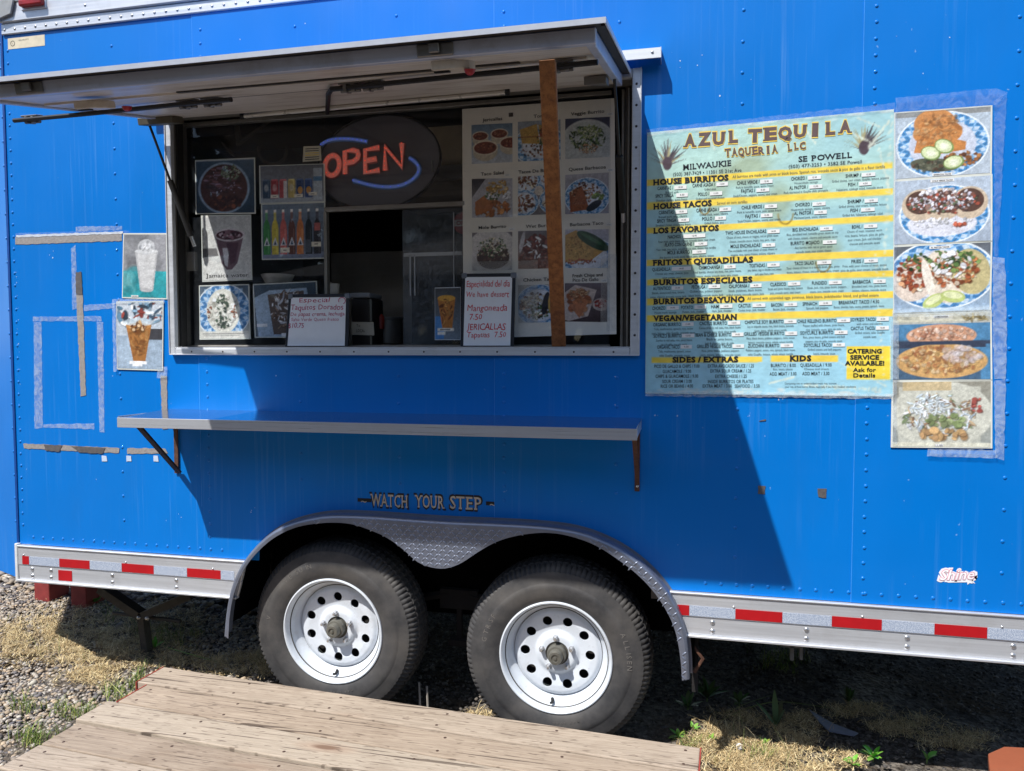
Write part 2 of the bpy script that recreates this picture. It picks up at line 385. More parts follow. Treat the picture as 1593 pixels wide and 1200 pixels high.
def fastmesh(name, co, faces, vcol=None, smooth=False):
    me = bpy.data.meshes.new(name); n, k = faces.shape
    me.vertices.add(len(co)); me.vertices.foreach_set('co', np.ascontiguousarray(co, dtype=np.float32).ravel())
    me.loops.add(n * k); me.loops.foreach_set('vertex_index', np.ascontiguousarray(faces, dtype=np.int32).ravel())
    me.polygons.add(n); me.polygons.foreach_set('loop_start', np.arange(0, n * k, k, dtype=np.int32))
    try: me.polygons.foreach_set('loop_total', np.full(n, k, dtype=np.int32))
    except Exception: pass
    if smooth: me.polygons.foreach_set('use_smooth', np.ones(n, dtype=bool))
    me.update(calc_edges=True)
    if vcol is not None:
        a = me.color_attributes.new('Col', 'FLOAT_COLOR', 'POINT'); a.data.foreach_set('color', np.ascontiguousarray(vcol, dtype=np.float32).ravel())
    me.validate(); return me

# ------------------------------------------------------------------ ground
def gz(x, y): return -0.648 - .022 * (x - 1.4)
def build_ground():
    # fine patch near the camera, coarse out to the horizon
    t = NT('gravelly_soil')
    v = t.n.new('ShaderNodeTexVoronoi'); v.inputs['Scale'].default_value = 48; t.t.links.new(t.mp((1, 1, 1)), v.inputs['Vector'])
    v2 = t.n.new('ShaderNodeTexVoronoi'); v2.inputs['Scale'].default_value = 115; t.t.links.new(t.mp((1, 1, 1)), v2.inputs['Vector'])
    sep = t.n.new('ShaderNodeSeparateColor'); t.t.links.new(v.outputs['Color'], sep.inputs[0])
    c = t.ramp(sep.outputs[0], .1, .9, lin((78, 74, 70)), lin((122, 115, 106)))
    c = t.mix(t.ramp(t.noise((1, 1, 1), 2.2, 5), .45, .6), c, lin((96, 82, 66)))
    c = t.mix(t.ramp(t.noise((1, 1, 1), 30, 5), .5, .65), c, lin((66, 58, 50)))
    t.col(c); t.set(Roughness=.95, Specular_IOR_Level=.2); t.bump(v.outputs[0], 1.0, .012); t.bump(v2.outputs[0], .7, .006); t.bump(t.noise((1, 1, 1), 220, 4), .5, .003)
    xs = np.r_[-150, -60, -25, -10, np.arange(-5, 6.01, .06), 10, 25, 60, 150]; ys = np.r_[-150, -60, -25, -8, np.arange(-2.6, 4.01, .06), 8, 25, 60, 150]
    X, Y = np.meshgrid(xs, ys); near = np.clip(1 - (np.hypot(X - .5, Y) / 9), 0, 1) > .3
    Z = -.648 - .022 * (np.clip(X, -8, 8) - 1.4) + near * (.008 * np.sin(X * 5.1 + Y * 3) + .006 * np.sin(X * 11 - Y * 7) - .006)
    n, m = X.shape; i = np.arange(n * m).reshape(n, m); f = np.stack([i[:-1, :-1], i[:-1, 1:], i[1:, 1:], i[1:, :-1]], -1).reshape(-1, 4)
    link('ground', fastmesh('ground', np.c_[X.ravel(), Y.ravel(), Z.ravel()], f, smooth=True), t.m, kind='structure')
build_ground()

# ------------------------------------------------------------------ the trailer
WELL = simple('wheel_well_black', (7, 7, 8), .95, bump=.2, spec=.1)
trailer = empty('food_trailer', (1.9, 0, -.65), 'long blue riveted food trailer with raised serving hatch and two white wheels', 'food trailer')
ZT, ZB = 2.085, -.032
fo = [(347, 990), (350, 955), (357.5, 917), (372, 882), (398, 848), (428, 824), (457, 812), (486, 805), (515, 801.5), (573, 803), (636, 807.5), (699, 811.5), (772, 814.5), (834, 818), (880, 823), (911, 830), (942, 842), (973, 858.5), (1004, 882), (1028.5, 907.5), (1050, 938), (1065.5, 977), (1073, 1020), (1074, 1058)]
fi = [(355, 994), (357.5, 955), (366, 917), (384, 879), (413, 847), (442, 828), (471, 818), (509, 813.5), (544, 815), (573, 824), (602.5, 837), (632, 859), (649, 875), (672, 883.5), (690, 885.5), (699, 883.5), (717, 877), (742, 860), (772.5, 843), (803, 834), (834, 829.5), (865, 830), (896, 837), (927, 849), (957.5, 868), (988, 891), (1013, 916), (1034.6, 946.5), (1050, 980), (1058, 1020), (1061, 1059)]
def resample(pts, n, win=3):
    pts = [Vector(p) for p in pts]; d = [0]
    for a, b in zip(pts, pts[1:]): d.append(d[-1] + (b - a).length)
    def at(s):
        for i in range(len(pts) - 1):
            if s <= d[i + 1] or i == len(pts) - 2:
                t = (s - d[i]) / (d[i + 1] - d[i]); 
                p0 = pts[max(i - 1, 0)]; p1 = pts[i]; p2 = pts[i + 1]; p3 = pts[min(i + 2, len(pts) - 1)]
                return .5 * ((2 * p1) + (p2 - p0) * t + (2 * p0 - 5 * p1 + 4 * p2 - p3) * t * t + (3 * p1 - p0 - 3 * p2 + p3) * t ** 3)
    q = [at(d[-1] * k / (n - 1)) for k in range(n)]
    for _ in range(win):
        q = [q[0]] + [(q[k - 1] + q[k] * 2 + q[k + 1]) / 4 for k in range(1, n - 1)] + [q[-1]]
    return q
FY = -.06
FO = resample([oY(x, y, FY) for x, y in fo], 90); FI = resample([oY(x, y, FY) for x, y in fi], 130, 2)
# wall skin: four sheets, cut out round the hatch and the wheel arch
arch = [(.992, -.2)] + [(p.x + .004, p.z) for p in FO if p.z < .15 and p.x < 1.6][8::3] + [(p.x - .004, p.z) for p in FO if p.z < .15 and p.x > 2][:-8:3] + [(2.735, -.2)]
archc = [q for q in arch if q[1] > ZB + .005]; archc = [(archc[0][0] - .004, ZB)] + archc + [(archc[-1][0] + .004, ZB)]
WX0, WX1, WZ0, WZ1 = .765, 2.556, .79, 1.715
S1, S2, S3 = .885, 2.085, 3.285
def panel(pts, y, nm='wall_panel'):
    return MB().prism([(x, y, z) for x, z in pts], (0, .003, 0)).build(nm, BLUE, trailer)
panel([(-.022, ZB), (S1, ZB), (S1, WZ0), (WX0, WZ0), (WX0, WZ1), (S1, WZ1), (S1, ZT), (-.022, ZT)], 0)
panel([(S1 - .02, ZB)] + [q for q in archc if q[0] < S2] + [(S2, .165), (S2, WZ0), (S1 - .02, WZ0)], -.0022)
panel([(S1 - .02, WZ1), (S2, WZ1), (S2, ZT), (S1 - .02, ZT)], -.0022)
panel([(S2 - .02, .165)] + [q for q in archc if q[0] > S2] + [(S3, ZB), (S3, ZT), (S2 - .02, ZT), (S2 - .02, WZ1), (WX1, WZ1), (WX1, WZ0), (S2 - .02, WZ0)], -.0044)
panel([(S3 - .02, ZB), (4.6, ZB), (4.6, ZT), (S3 - .02, ZT)], -.0066)
def wy(x): return 0 if x < S1 - .02 else (-.0022 if x < S2 - .02 else (-.0044 if x < S3 - .02 else -.0066))
# rivets of the skin, past the limit: one part
mb = MB(); R0 = .0062
def inside_arch(x, z): return .97 < x < 2.77 and z < .21 and not (x < 1.06 and z > (x - .97) * 2.2 + .0) and not (x > 2.68 and z > (2.77 - x) * 2.2)
def inwin(x, z): return .735 < x < 2.59 and .76 < z < 1.75
spots = []
for k in range(0, 44): spots += [(.0, k * .0505), (.9, k * .0505), (2.1, k * .0505), (3.3, k * .0505)]
for x in (.5, 1.3, 1.7, 2.5, 2.9, 3.7, 4.1): spots += [(x, .1 * k - .005 + .0) for k in range(1, 22)]
for k in range(1, 90): spots += [(k * .0501, .0)]
for x, z in spots:
    if inside_arch(x, z) or inwin(x, z) or z > ZT - .015: continue
    if 2.6 < x < 3.36 and .65 < z < 1.55 or 3.36 < x < 3.64 and .5 < z < 1.56 or .52 < x < .70 and .70 < z < 1.14: continue
    if z == 0 and abs(x / 1.2 - round(x / 1.2)) < .001: continue
    j = random.uniform(-.0012, .0012)
    mb.dome((x + j, wy(x), z + random.uniform(-.001, .001)), R0, .0028, 8)
mb.build('rivets', BLUE, trailer, smooth=True, kind='stuff')
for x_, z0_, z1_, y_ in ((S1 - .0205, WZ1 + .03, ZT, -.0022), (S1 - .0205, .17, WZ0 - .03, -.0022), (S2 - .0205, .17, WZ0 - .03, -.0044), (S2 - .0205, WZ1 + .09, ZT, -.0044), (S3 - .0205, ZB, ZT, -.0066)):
    MB().box(x_ - .0006, x_ + .0006, y_ - .0004, y_ + .003, z0_, z1_).build('seam_edge', simple('seam_edge_highlight', (70, 150, 225), .4, bump=0), trailer)  # lighter blue strip paints the highlight along the bare panel edge
# nose panel slanting back
n0 = oZ(0, 896.5, -.19); nd = Vector((n0.x + .022, n0.y, 0)); nd = nd.normalized()
nd = Vector((-.93, .37, 0)).normalized()
N0 = Vector((-.026, .004, 0)); nose = MB(); NL = 1.5
def NP(s, z, off=0): return N0 + nd * s + Vector((0, 0, z)) + Vector((-nd.y * 0, 0, 0)) + Vector((nd.y, -nd.x, 0)) * (-off)
nose.prism([NP(.0, -.185), NP(.4, -.185), NP(.4, 2.26), NP(0, 2.26)], (.004, .004, 0)); q_ = NP(.4, 0); e_ = Vector((-.62, .78, 0)) * 1.4
nose.prism([q_ + Vector((0, 0, -.185)), q_ + e_ + Vector((0, 0, -.185)), q_ + e_ + Vector((0, 0, 2.26)), q_ + Vector((0, 0, 2.26))], (.004, .004, 0)); nose.build('nose_panel', BLUE, trailer)
mb = MB(); nn = Vector((nd.y, -nd.x, 0)); nn = nn if nn.y < 0 else -nn
for k in range(0, 40): mb.dome(NP(.028, -.14 + k * .1 + (.0)), R0, .0028, 8, nn) if k < 24 else None
mb.build('nose_rivets', BLUE, trailer, smooth=True, kind='stuff')
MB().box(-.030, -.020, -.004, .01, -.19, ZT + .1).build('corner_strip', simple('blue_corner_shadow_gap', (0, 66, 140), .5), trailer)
# top trim with its rivets, corner cap and red marker lamp
mb = MB(); mb.box(-.018, 4.6, -.010, .0, 2.082, 2.125); mb.box(-.018, 4.6, -.020, .0, 2.1265, 2.200); mb.box(-.018, 4.6, -.024, .0, 2.2015, 2.26)
tr = mb.build('roof_trim', ALU, trailer, bevel=.003)
mb = MB()
for k in range(92): mb.dome((.0 + k * .0505, -.010, 2.100), .006, .003)
for k in range(30): mb.dome((.0 + k * .4, -.020, 2.155), .006, .003)
mb.build('trim_rivet', BOLT, tr, smooth=True, kind='stuff')
lamp = MB().box(.105, .215, -.045, -.020, 2.170, 2.196).build('marker_lamp', simple('red_marker_lens', (150, 30, 30), .3, var=.3), trailer, bevel=.006, seg=2)
MB().box(.100, .220, -.026, -.018, 2.160, 2.200).build('lamp_base', ALU, lamp, bevel=.003)
MB().prism([(-.03, -.024, 2.128), (.055, -.024, 2.15), (.07, -.024, 2.2), (.06, -.024, 2.26), (-.03, -.024, 2.26)], (0, -.008, 0)).build('corner_cap', alu('cast_corner', (170, 170, 168), .5, (8, 8, 8), .6, .5), trailer, bevel=.003)
# bottom rail left and right of the arch
RB, RM, RTZ = -.187, -.117, -.034
def rail(x0, x1, cutl=0, cutr=0):
    mb = MB()
    mb.prism([(x0 + (0 if not cutl else cutl(RTZ)), -.016, RTZ - .006), (x1 if not cutr else cutr(RTZ), -.016, RTZ - .006), (x1 if not cutr else cutr(RM), -.016, RM), (x0 + (0 if not cutl else cutl(RM)), -.016, RM)], (0, .016, 0))
    a = x0 if not cutl else x0 + cutl(RTZ); b = x1 if not cutr else cutr(RTZ)
    mb.box(a, b, -.021, 0, RTZ - .0055, RTZ)
    mb.prism([(x0 + (0 if not cutl else cutl(RM)), -.013, RM - .0015), (x1 if not cutr else cutr(RM), -.013, RM - .0015), (x1 if not cutr else cutr(RB), -.013, RB + .008), (x0 + (0 if not cutl else cutl(RB)), -.013, RB + .008)], (0, .013, 0))
    mb.box(x0 + (0 if not cutl else cutl(RB)), x1 if not cutr else cutr(RB), -.024, 0, RB, RB + .0078)
    return mb.build('bottom_rail', ALU, trailer, bevel=.0012)
xl = lambda z: 1.03 - (RTZ - z) * .22
xr = lambda z: .0 + (RTZ - z) * .22
railL = rail(-.014, 1.0, 0, lambda z: 1.062 - (RTZ - z) * .26)
railR = rail(2.672, 4.6, lambda z: (RTZ - z) * .26, 0)
MB().box(-.030, -.0155, -.018, .01, RB - .002, RTZ + .006).build('end_cap', simple('white_end_cap', (215, 216, 216), .5), trailer, bevel=.002)
def strip(parent, pts, mat, y=-.0168):
    v = [oY(x, yy, y) for x, yy in pts]; return MB().prism(v, (0, .0006, 0)).build('reflector_strip', mat, parent)
def rb(x0, x1, parent, mat, z0=-.1135, z1=-.0785):
    a = oY(x0, 880, -.0165).x; b = oY(x1, 880, -.0165).x
    MB().box(a, b, -.0172, -.0162, z0, z1).build('reflector_strip', mat, parent)
for a, b in ((35, 45.5), (92.7, 139.5), (189.5, 239), (291, 343)): rb(a, b, railL, RED)
for a, b in ((45.8, 92.4), (139.8, 189.2), (239.3, 290.7), (343.3, 364)): rb(a, b, railL, WTAPE)
for a, b in ((1049, 1073), (1145.2, 1218.5), (1296, 1374), (1456.6, 1539)): rb(a, b, railR, RED)
for a, b in ((1073.3, 1145), (1218.8, 1295.7), (1374.3, 1456.3), (1539.3, 1620)): rb(a, b, railR, WTAPE)
a = oY(91, 895, -.0135).x; b = oY(112, 895, -.0135).x
MB().box(a, b, -.0145, -.0132, -.172, -.128).build('reflector_strip', RED, railL)
for px, par in ((50.5, railL), (79.5, railL), (174.5, railL), (274, railL), (1108.5, railR), (1255, railR), (1412, railR), (1578, railR)):
    x = oY(px, 890 if px < 600 else 960, -.013).x
    for z in (-.133, -.163): MB().dome((x, -.0128, z), .0095, .005, 12).build('bolt', BOLT, par, smooth=True)
for px, par in ((37, railL), (195.5, railL), (331, railL), (1141.5, railR), (1342, railR), (1560, railR)):
    x = oY(px, 870 if px < 600 else 940, -.016).x; MB().dome((x, -.0160, -.0735), .0045, .004, 8).build('screw', BOLT, par, smooth=True)
# top, floor, dark underside and wheel well
mb = MB(); mb.box(-.02, 4.6, -.015, 2.45, 2.262, 2.275); mb.build('roof', ALU, trailer)
mb = MB()
mb.box(-.01, .95, .006, 2.44, -.178, -.135); mb.box(2.78, 4.6, .006, 2.44, -.178, -.135); mb.box(.952, 2.778, .33, 2.44, -.178, -.135)
mb.build('floor_underside', UNDER, trailer)
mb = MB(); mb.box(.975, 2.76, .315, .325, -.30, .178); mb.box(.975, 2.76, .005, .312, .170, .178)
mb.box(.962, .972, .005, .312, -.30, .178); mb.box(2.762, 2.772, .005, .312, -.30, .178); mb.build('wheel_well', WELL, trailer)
mb = MB(); mb.box(.0, 4.6, .40, .45, -.26, -.18); mb.box(.0, 4.6, 1.95, 2.0, -.26, -.18)
for x in np.arange(.2, 4.6, .61): mb.box(x, x + .04, .452, 1.948, -.225, -.18)
mb.build('chassis_beam', simple('chassis_black', (30, 29, 30), .7, bump=.2), trailer)
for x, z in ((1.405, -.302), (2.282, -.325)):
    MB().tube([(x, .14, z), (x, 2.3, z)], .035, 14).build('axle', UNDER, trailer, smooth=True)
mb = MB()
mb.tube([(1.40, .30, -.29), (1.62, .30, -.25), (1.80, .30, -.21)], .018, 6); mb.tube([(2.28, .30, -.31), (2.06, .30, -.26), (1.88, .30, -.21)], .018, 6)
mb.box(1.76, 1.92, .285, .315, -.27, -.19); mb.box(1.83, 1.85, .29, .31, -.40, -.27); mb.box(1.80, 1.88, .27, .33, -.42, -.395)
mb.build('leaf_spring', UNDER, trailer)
for x in (2.74, 2.80):
    pass
MB().tube([(2.765, .02, -.23), (2.80, .02, -.275), (2.772, .02, -.325)], .006, 8).build('fender_stay', RUST, trailer, smooth=True)
mb = MB(); mb.box(2.765, 2.785, .03, .06, -.40, -.19); mb.build('fender_post', UNDER, trailer)
q = oY(1232, 1000, .12); mb = MB(); mb.box(q.x - .006, q.x + .006, .11, .13, -.29, -.18); mb.box(q.x - .03, q.x + .035, .11, .13, -.245, -.235); mb.box(q.x + .025, q.x + .035, .11, .13, -.285, -.245); mb.build('light_bracket', simple('grey_bracket', (120, 122, 126), .5), trailer)
# diamond-plate fender
def nrm2(P, i):
    a = P[max(i - 1, 0)]; b = P[min(i + 1, len(P) - 1)]; d = (b - a).normalized(); return Vector((d.z, 0, -d.x))
inw = [nrm2(FO, i) for i in range(len(FO))]
mid = Vector((1.87, 0, -.5)); inw = [v if v.dot(mid - p) > 0 else -v for v, p in zip(inw, FO)]
def ring(k, y): return [Vector((p.x, y, p.z)) + v * k for p, v in zip(FO, inw)]
rings = [ring(0, .0), ring(0, FY + .014), ring(.002, FY + .006), ring(.006, FY + .0015), ring(.012, FY)]
mb = MB(); n = len(FO); vs = [p for r_ in rings for p in r_]
mb.add(vs, [(k * n + i, k * n + i + 1, (k + 1) * n + i + 1, (k + 1) * n + i) for k in range(len(rings) - 1) for i in range(n - 1)])
face = rings[-1] + list(reversed(FI))
tri = tessellate_polygon([face]); mb.add(face, [tuple(t) for t in tri])
back = [p + Vector((0, .003, 0)) for p in FI]; m = len(FI)
mb.add(FI + back, [(i, i + 1, m + i + 1, m + i) for i in range(m - 1)])
fender = mb.build('fender', PLATE, trailer, smooth=True)
mb = MB(); fl = [Vector((p.x, -.006, p.z)) for p in FO]; fu = [p - v * .008 for p, v in zip(fl, inw)]
mb.add(fl + fu, [(i, i + 1, n + i + 1, n + i) for i in range(n - 1)]); mb.build('fender_flange', PLATE, fender)
def inpoly(x, z, P):
    c = False
    for i in range(len(P)):
        a = P[i]; b = P[i - 1]
        if (a[1] > z) != (b[1] > z) and x < (b[0] - a[0]) * (z - a[1]) / (b[1] - a[1]) + a[0]: c = not c
    return c
fp = [(p.x, p.z) for p in face]; mb = MB(); p_ = .0165
def lozenge(mb, c, a, nrm, L=.0115, Wd=.0030, h=.0015):
    u = a.normalized(); w_ = nrm.cross(u).normalized(); c = Vector(c)
    vs = [c + u * L, c + u * L * .45 + w_ * Wd, c - u * L * .45 + w_ * Wd, c - u * L, c - u * L * .45 - w_ * Wd, c + u * L * .45 - w_ * Wd]
    tp = [c + (q - c) * .5 + nrm * h for q in vs]
    mb.add(vs + tp, [(i, (i + 1) % 6, 6 + (i + 1) % 6, 6 + i) for i in range(6)] + [(6, 7, 8, 9, 10, 11)])
for i in range(0, 118):
    for j in range(-35, 16):
        x = .97 + i * p_; z = .0 + j * p_ 
        if inpoly(x, z, fp) and inpoly(x + .004, z - .004, fp) and inpoly(x - .004, z + .004, fp):
            s_ = 1 if (i + j) % 2 else -1; lozenge(mb, (x, FY - .0002, z), Vector((1, 0, s_)), Vector((0, -1, 0)))
for i in range(2, len(FO) - 2, 1):
    if i % 1 == 0:
        a = FO[i]; t_ = (FO[i + 1] - FO[i - 1]).normalized(); o_ = -inw[i]
        for q, yy in enumerate((-.018, -.036)):
            lozenge(mb, (a.x, yy, a.z), t_ + Vector((0, 1, 0)) * (1 if (q + i) % 2 else -1), o_, .010, .0022, .0007)
mb.build('tread_lugs', PLATE, fender, kind='stuff')
# wheels
def make_wheel(c, words):
    wv = Vector(c); wh = bpy.data.objects.new('wheel', None); COL.objects.link(wh); wh.empty_display_size = .1; wh.location = wv
    wh.parent = trailer; wh.matrix_parent_inverse = world(trailer).inverted(); wh.location = wv
    R = .347
    prof = [(-.070, .188), (-.080, .2), (-.092, .212), (-.0995, .232), (-.1025, .258), (-.1015, .274), (-.1003, .2755), (-.1003, .281), (-.0985, .286), (-.0975, .300), (-.092, .3175), (-.090, .3185), (-.0845, .3275), (-.078, .3345), (-.0665, R - .0068), (-.058, R - .004),
            (-.0565, .333), (-.0525, .333), (-.051, R - .0018), (-.024, R), (-.0225, .334), (-.0175, .334), (-.016, R), (.016, R), (.0175, .334), (.0225, .334), (.024, R), (.051, R - .0018), (.0525, .333), (.0565, .333), (.058, R - .004), (.078, .3345), (.092, .315), (.1025, .258), (.092, .212), (.070, .19)]
    def rad(i, j, r):
        if 10 <= i <= 15: return r - (.0065 if j % 3 == 0 else 0) * (1 if i > 11 else .4)
        if 18 <= i <= 19 or 22 <= i <= 23 or 26 <= i <= 27: return r - (.006 if (j + i) % 4 == 0 else 0)
        if 30 <= i <= 32: return r - (.006 if j % 3 == 2 else 0)
        return r
    MB().lathe(prof, c, 324, rad).build('tyre', TYRE, wh, smooth=True)
    rp = [(-.062, .188), (-.084, .2075), (-.091, .2085), (-.0945, .2065), (-.0955, .203), (-.093, .1995), (-.086, .196), (-.078, .1935), (-.066, .189), (-.052, .1865), (-.046, .182), (-.036, .171), (-.026, .166), (-.018, .1635), (.0, .163), (.05, .18), (.08, .19)]
    rim = MB().lathe(rp, c, 96).build('rim', WHITE, wh, smooth=True)
    # disc with ten round holes
    rs = [.1635, .160, .156, .152, .148] + list(np.linspace(.145, .098, 19)) + [.094, .09, .085, .079, .073, .067, .060, .052, .0435]
    def dy(r): return np.interp(r, [.0435, .06, .067, .079, .085, .098, .125, .145, .152, .158, .1635], [-.046, -.047, -.046, -.036, -.034, -.036, -.041, -.0405, -.038, -.031, -.027])
    na = 240; hc = .1215; hr = .0178; P = []; hole = []
    ph = math.pi / 2 if words == 'L' else math.pi / 2 + math.pi / 10
    for r in rs:
        for k in range(na):
            a = 2 * math.pi * k / na; x, z = r * math.cos(a), r * math.sin(a); st = 2 * math.pi / 10; kk = round((a - ph) / st); ha = ph + kk * st
            hx, hz = hc * math.cos(ha), hc * math.sin(ha); d = math.hypot(x - hx, z - hz)
            if d < hr and d > hr * .6: x = hx + (x - hx) * hr / d; z = hz + (z - hz) * hr / d
            hole.append(d < hr * .62); P.append((c[0] + x, c[1] + dy(math.hypot(x, z)), c[2] + z))
    P = np.array(P); F = []
    ce = []
    for i in range(len(rs) - 1):
        for k in range(na):
            q = (i * na + k, i * na + (k + 1) % na, (i + 1) * na + (k + 1) % na, (i + 1) * na + k)
            m_ = P[list(q)].mean(0) - np.array(c); a = math.atan2(m_[2], m_[0]); st = 2 * math.pi / 10; ha = ph + round((a - ph) / st) * st
            if math.hypot(m_[0] - hc * math.cos(ha), m_[2] - hc * math.sin(ha)) > hr * .97: F.append(q)
    me = bpy.data.meshes.new('wheel_disc'); me.from_pydata(P.tolist(), [], F); bm = bmesh.new(); bm.from_mesh(me)
    bmesh.ops.delete(bm, geom=[v for v in bm.verts if not v.link_faces], context='VERTS')
    be = [e for e in bm.edges if e.is_boundary and .09 < math.hypot(e.verts[0].co.x - c[0], e.verts[0].co.z - c[2]) < .15]
    ex = bmesh.ops.extrude_edge_only(bm, edges=be); [setattr(v.co, 'y', v.co.y + .006) for v in ex['geom'] if isinstance(v, bmesh.types.BMVert)]
    bmesh.ops.recalc_face_normals(bm, faces=bm.faces); bm.to_mesh(me); bm.free()
    me.polygons.foreach_set('use_smooth', [True] * len(me.polygons))
    try: me.set_sharp_from_angle(angle=math.radians(45))
    except Exception: pass
    link('wheel_disc', me, WHITE, rim)
    MB().lathe([(-.02, .14), (.0, .145), (.03, .05), (.035, .0)], c, 32).build('brake_drum', UNDER, wh, smooth=True)
    HUB = simple('dull_grey_hub', (112, 110, 102), .5, .4, var=.2)
    MB().lathe([(-.03, .0440), (-.040, .0440), (-.0405, .036), (-.066, .0355), (-.071, .033), (-.072, .0265), (-.077, .0262), (-.092, .0255), (-.096, .0225), (-.0965, .014), (-.0925, .012), (-.0925, .006), (-.098, .0055), (-.0985, .0)], c, 32).build('hub', HUB, wh, smooth=True)
    for k in range(5):
        a = math.pi / 2 + .08 + k * 2 * math.pi / 5; x, z = c[0] + .0585 * math.cos(a), c[2] + .0585 * math.sin(a)
        m_ = MB().lathe([(-.044, .0115), (-.053, .0105), (-.054, .0082), (-.066, .0078), (-.070, .005), (-.0705, 0)], (x, c[1], z), 6); m_.build('lug_nut', BOLT, wh)
    a = -math.pi / 2 - (.02 if words == 'L' else .1); x, z = c[0] + .174 * math.cos(a), c[2] + .174 * math.sin(a)
    MB().tube([(x, c[1] - .045, z), (x + .004, c[1] - .068, z - .004), (x - .001, c[1] - .078, z - .001)], [.006, .005, .0045], 8).build('valve_stem', RUBBER, wh, smooth=True)
    # raised lettering round the sidewall
    mb = MB()
    def arc(s_, a0, r=.268, h=.017, flip=False):
        a = a0
        for ch in s_:
            vs, fs, adv = glyph(ch, .01); sc = h / CAPH
            if vs:
                tx, tz = math.sin(a), -math.cos(a)
                g = MB(); text(g, ch, (c[0] + r * math.cos(a), c[1] - .1032, c[2] + r * math.sin(a)), h, off=.01, ux=(tx, 0, tz), uz=(math.cos(a), 0, math.sin(a)))
                mb.add(g.v, g.f)
            a -= (adv * sc * 1.35 + .004) / r
        mb.build('sidewall_lettering', simple('raised_rubber_letters', (104, 100, 96), .8, bump=0), wh); mb.v = []; mb.f = []
    if words == 'L': arc('VE SUIN', 2.35); arc('V', 3.0)
    else: arc('GTRSF', 2.95); arc('ALLISEN', .42)
    arc('MAX LOAD', -1.2, .235, .007)
    return wh
make_wheel((1.405, .12, -.302), 'L'); make_wheel((2.282, .12, -.325), 'R')
# scissor stabiliser jack under the left end
JK = simple('jack_steel_dark', (58, 54, 50), .7, var=.3, vs=30, bump=.3)
mb = MB()
a0 = oY(158, 915, .35); b0 = oY(222, 958, .35); c0 = oY(300, 925, .35)
def bar(mb, p, q, w_=.02, d=.02):
    p, q = Vector(p), Vector(q); u = (q - p).normalized(); s_ = Vector((0, 1, 0)); t_ = u.cross(s_)
    mb.hexa([p + s_ * d + t_ * w_, p - s_ * d + t_ * w_, p - s_ * d - t_ * w_, p + s_ * d - t_ * w_], [q + s_ * d + t_ * w_, q - s_ * d + t_ * w_, q - s_ * d - t_ * w_, q + s_ * d - t_ * w_]); return mb
bar(mb, a0, b0, .018, .025); bar(mb, b0, c0, .018, .025); g0 = Vector((b0.x + .02, .35, gz(b0.x, 0)))
bar(mb, b0, g0 + Vector((.0, 0, .012)), .016, .02)
mb.box(g0.x - .07, g0.x + .07, .27, .43, g0.z + .0, g0.z + .012); mb.tube([b0 + Vector((-.16, 0, .0)), b0 + Vector((.2, 0, -.01))], .009, 8)
jack = mb.build('stabiliser_jack', JK, trailer)
mb = MB(); mb.dome(b0 + Vector((0, -.026, 0)), .011, .008, 10); mb.build('pivot_bolt', BOLT, jack, smooth=True); MB().dome(b0 + Vector((.045, -.026, 0)), .011, .008, 10).build('pivot_bolt', BOLT, jack, smooth=True)
MB().box(.03, .14, .05, .16, -.215, -.18).build('frame_foot', UNDER, trailer)
# interior shell, dim kitchen
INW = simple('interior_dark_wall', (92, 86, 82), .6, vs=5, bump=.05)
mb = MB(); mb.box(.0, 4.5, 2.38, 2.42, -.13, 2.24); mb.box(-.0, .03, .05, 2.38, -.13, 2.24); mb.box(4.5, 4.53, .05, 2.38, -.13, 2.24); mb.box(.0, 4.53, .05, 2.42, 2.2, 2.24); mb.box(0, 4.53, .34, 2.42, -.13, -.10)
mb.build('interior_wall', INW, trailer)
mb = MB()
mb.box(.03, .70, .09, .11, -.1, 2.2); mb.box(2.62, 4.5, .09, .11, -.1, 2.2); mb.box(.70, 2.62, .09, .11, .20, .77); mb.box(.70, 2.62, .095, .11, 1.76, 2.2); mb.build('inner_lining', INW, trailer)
HOOD = simple('beige_hood_panel', (226, 206, 170), .6, var=.06); SSD = alu('dull_stainless', (180, 176, 172), .35, (1, 30, 30), .7, .3)
def pbox(x0, y0, x1, y1, Y, d=.04):
    a = oY(x0, y0, Y); b = oY(x1, y1, Y); return (a.x, b.x, Y, Y + d, b.z, a.z)
hood = MB().box(*pbox(600, 203, 800, 262, .42, .5)).build('range_hood', HOOD, trailer)
MB().box(*pbox(600, 262.5, 800, 272, .40, .5)).build('hood_lip', SSD, hood)
MB().box(*pbox(600, 272.5, 800, 299, .44, .4)).build('hood_skirt', simple('skirt_grey', (120, 112, 100), .6), hood)
MB().box(*pbox(515, 394, 660, 600, .62, .03)).build('cooler_door', SSD, trailer)
MB().box(*pbox(570, 498, 612, 560, .55, .15)).build('serving_tub', simple('tub_grey', (110, 112, 114), .5), trailer, bevel=.01)
MB().box(*pbox(640, 380, 720, 600, .5, .1)).build('side_cooler', simple('cooler_black', (34, 34, 36), .4), trailer)
for P_, r_, nm_ in (([oY(365, 172, .4), oY(372, 225, .4)], .012, 'mirrored_canopy_bar'), ([oY(430, 180, .35), oY(369, 226, .4)], .008, 'mirrored_canopy_bar'), ([oY(345, 222, .3), oY(365, 243, .3)], .006, 'cable'),
        ([oY(424 + 22 * math.cos(t), 232 + 24 * math.sin(t), .3) for t in np.linspace(-.2, 3.3, 20)], .007, 'cable'), ([oY(690, 265, .6), oY(722, 218, .6)], .005, 'cable')):
    MB().tube(P_, r_, 8).build(nm_, simple('bar_cable_brown', (110, 98, 88), .6), trailer, smooth=True)  # first two tubes model the canopy frame's reflection in the glass
MB().box(*pbox(289, 392, 303, 421, .064, .02)).build('switch_box', simple('switch_grey', (150, 146, 138), .5), trailer, bevel=.002)
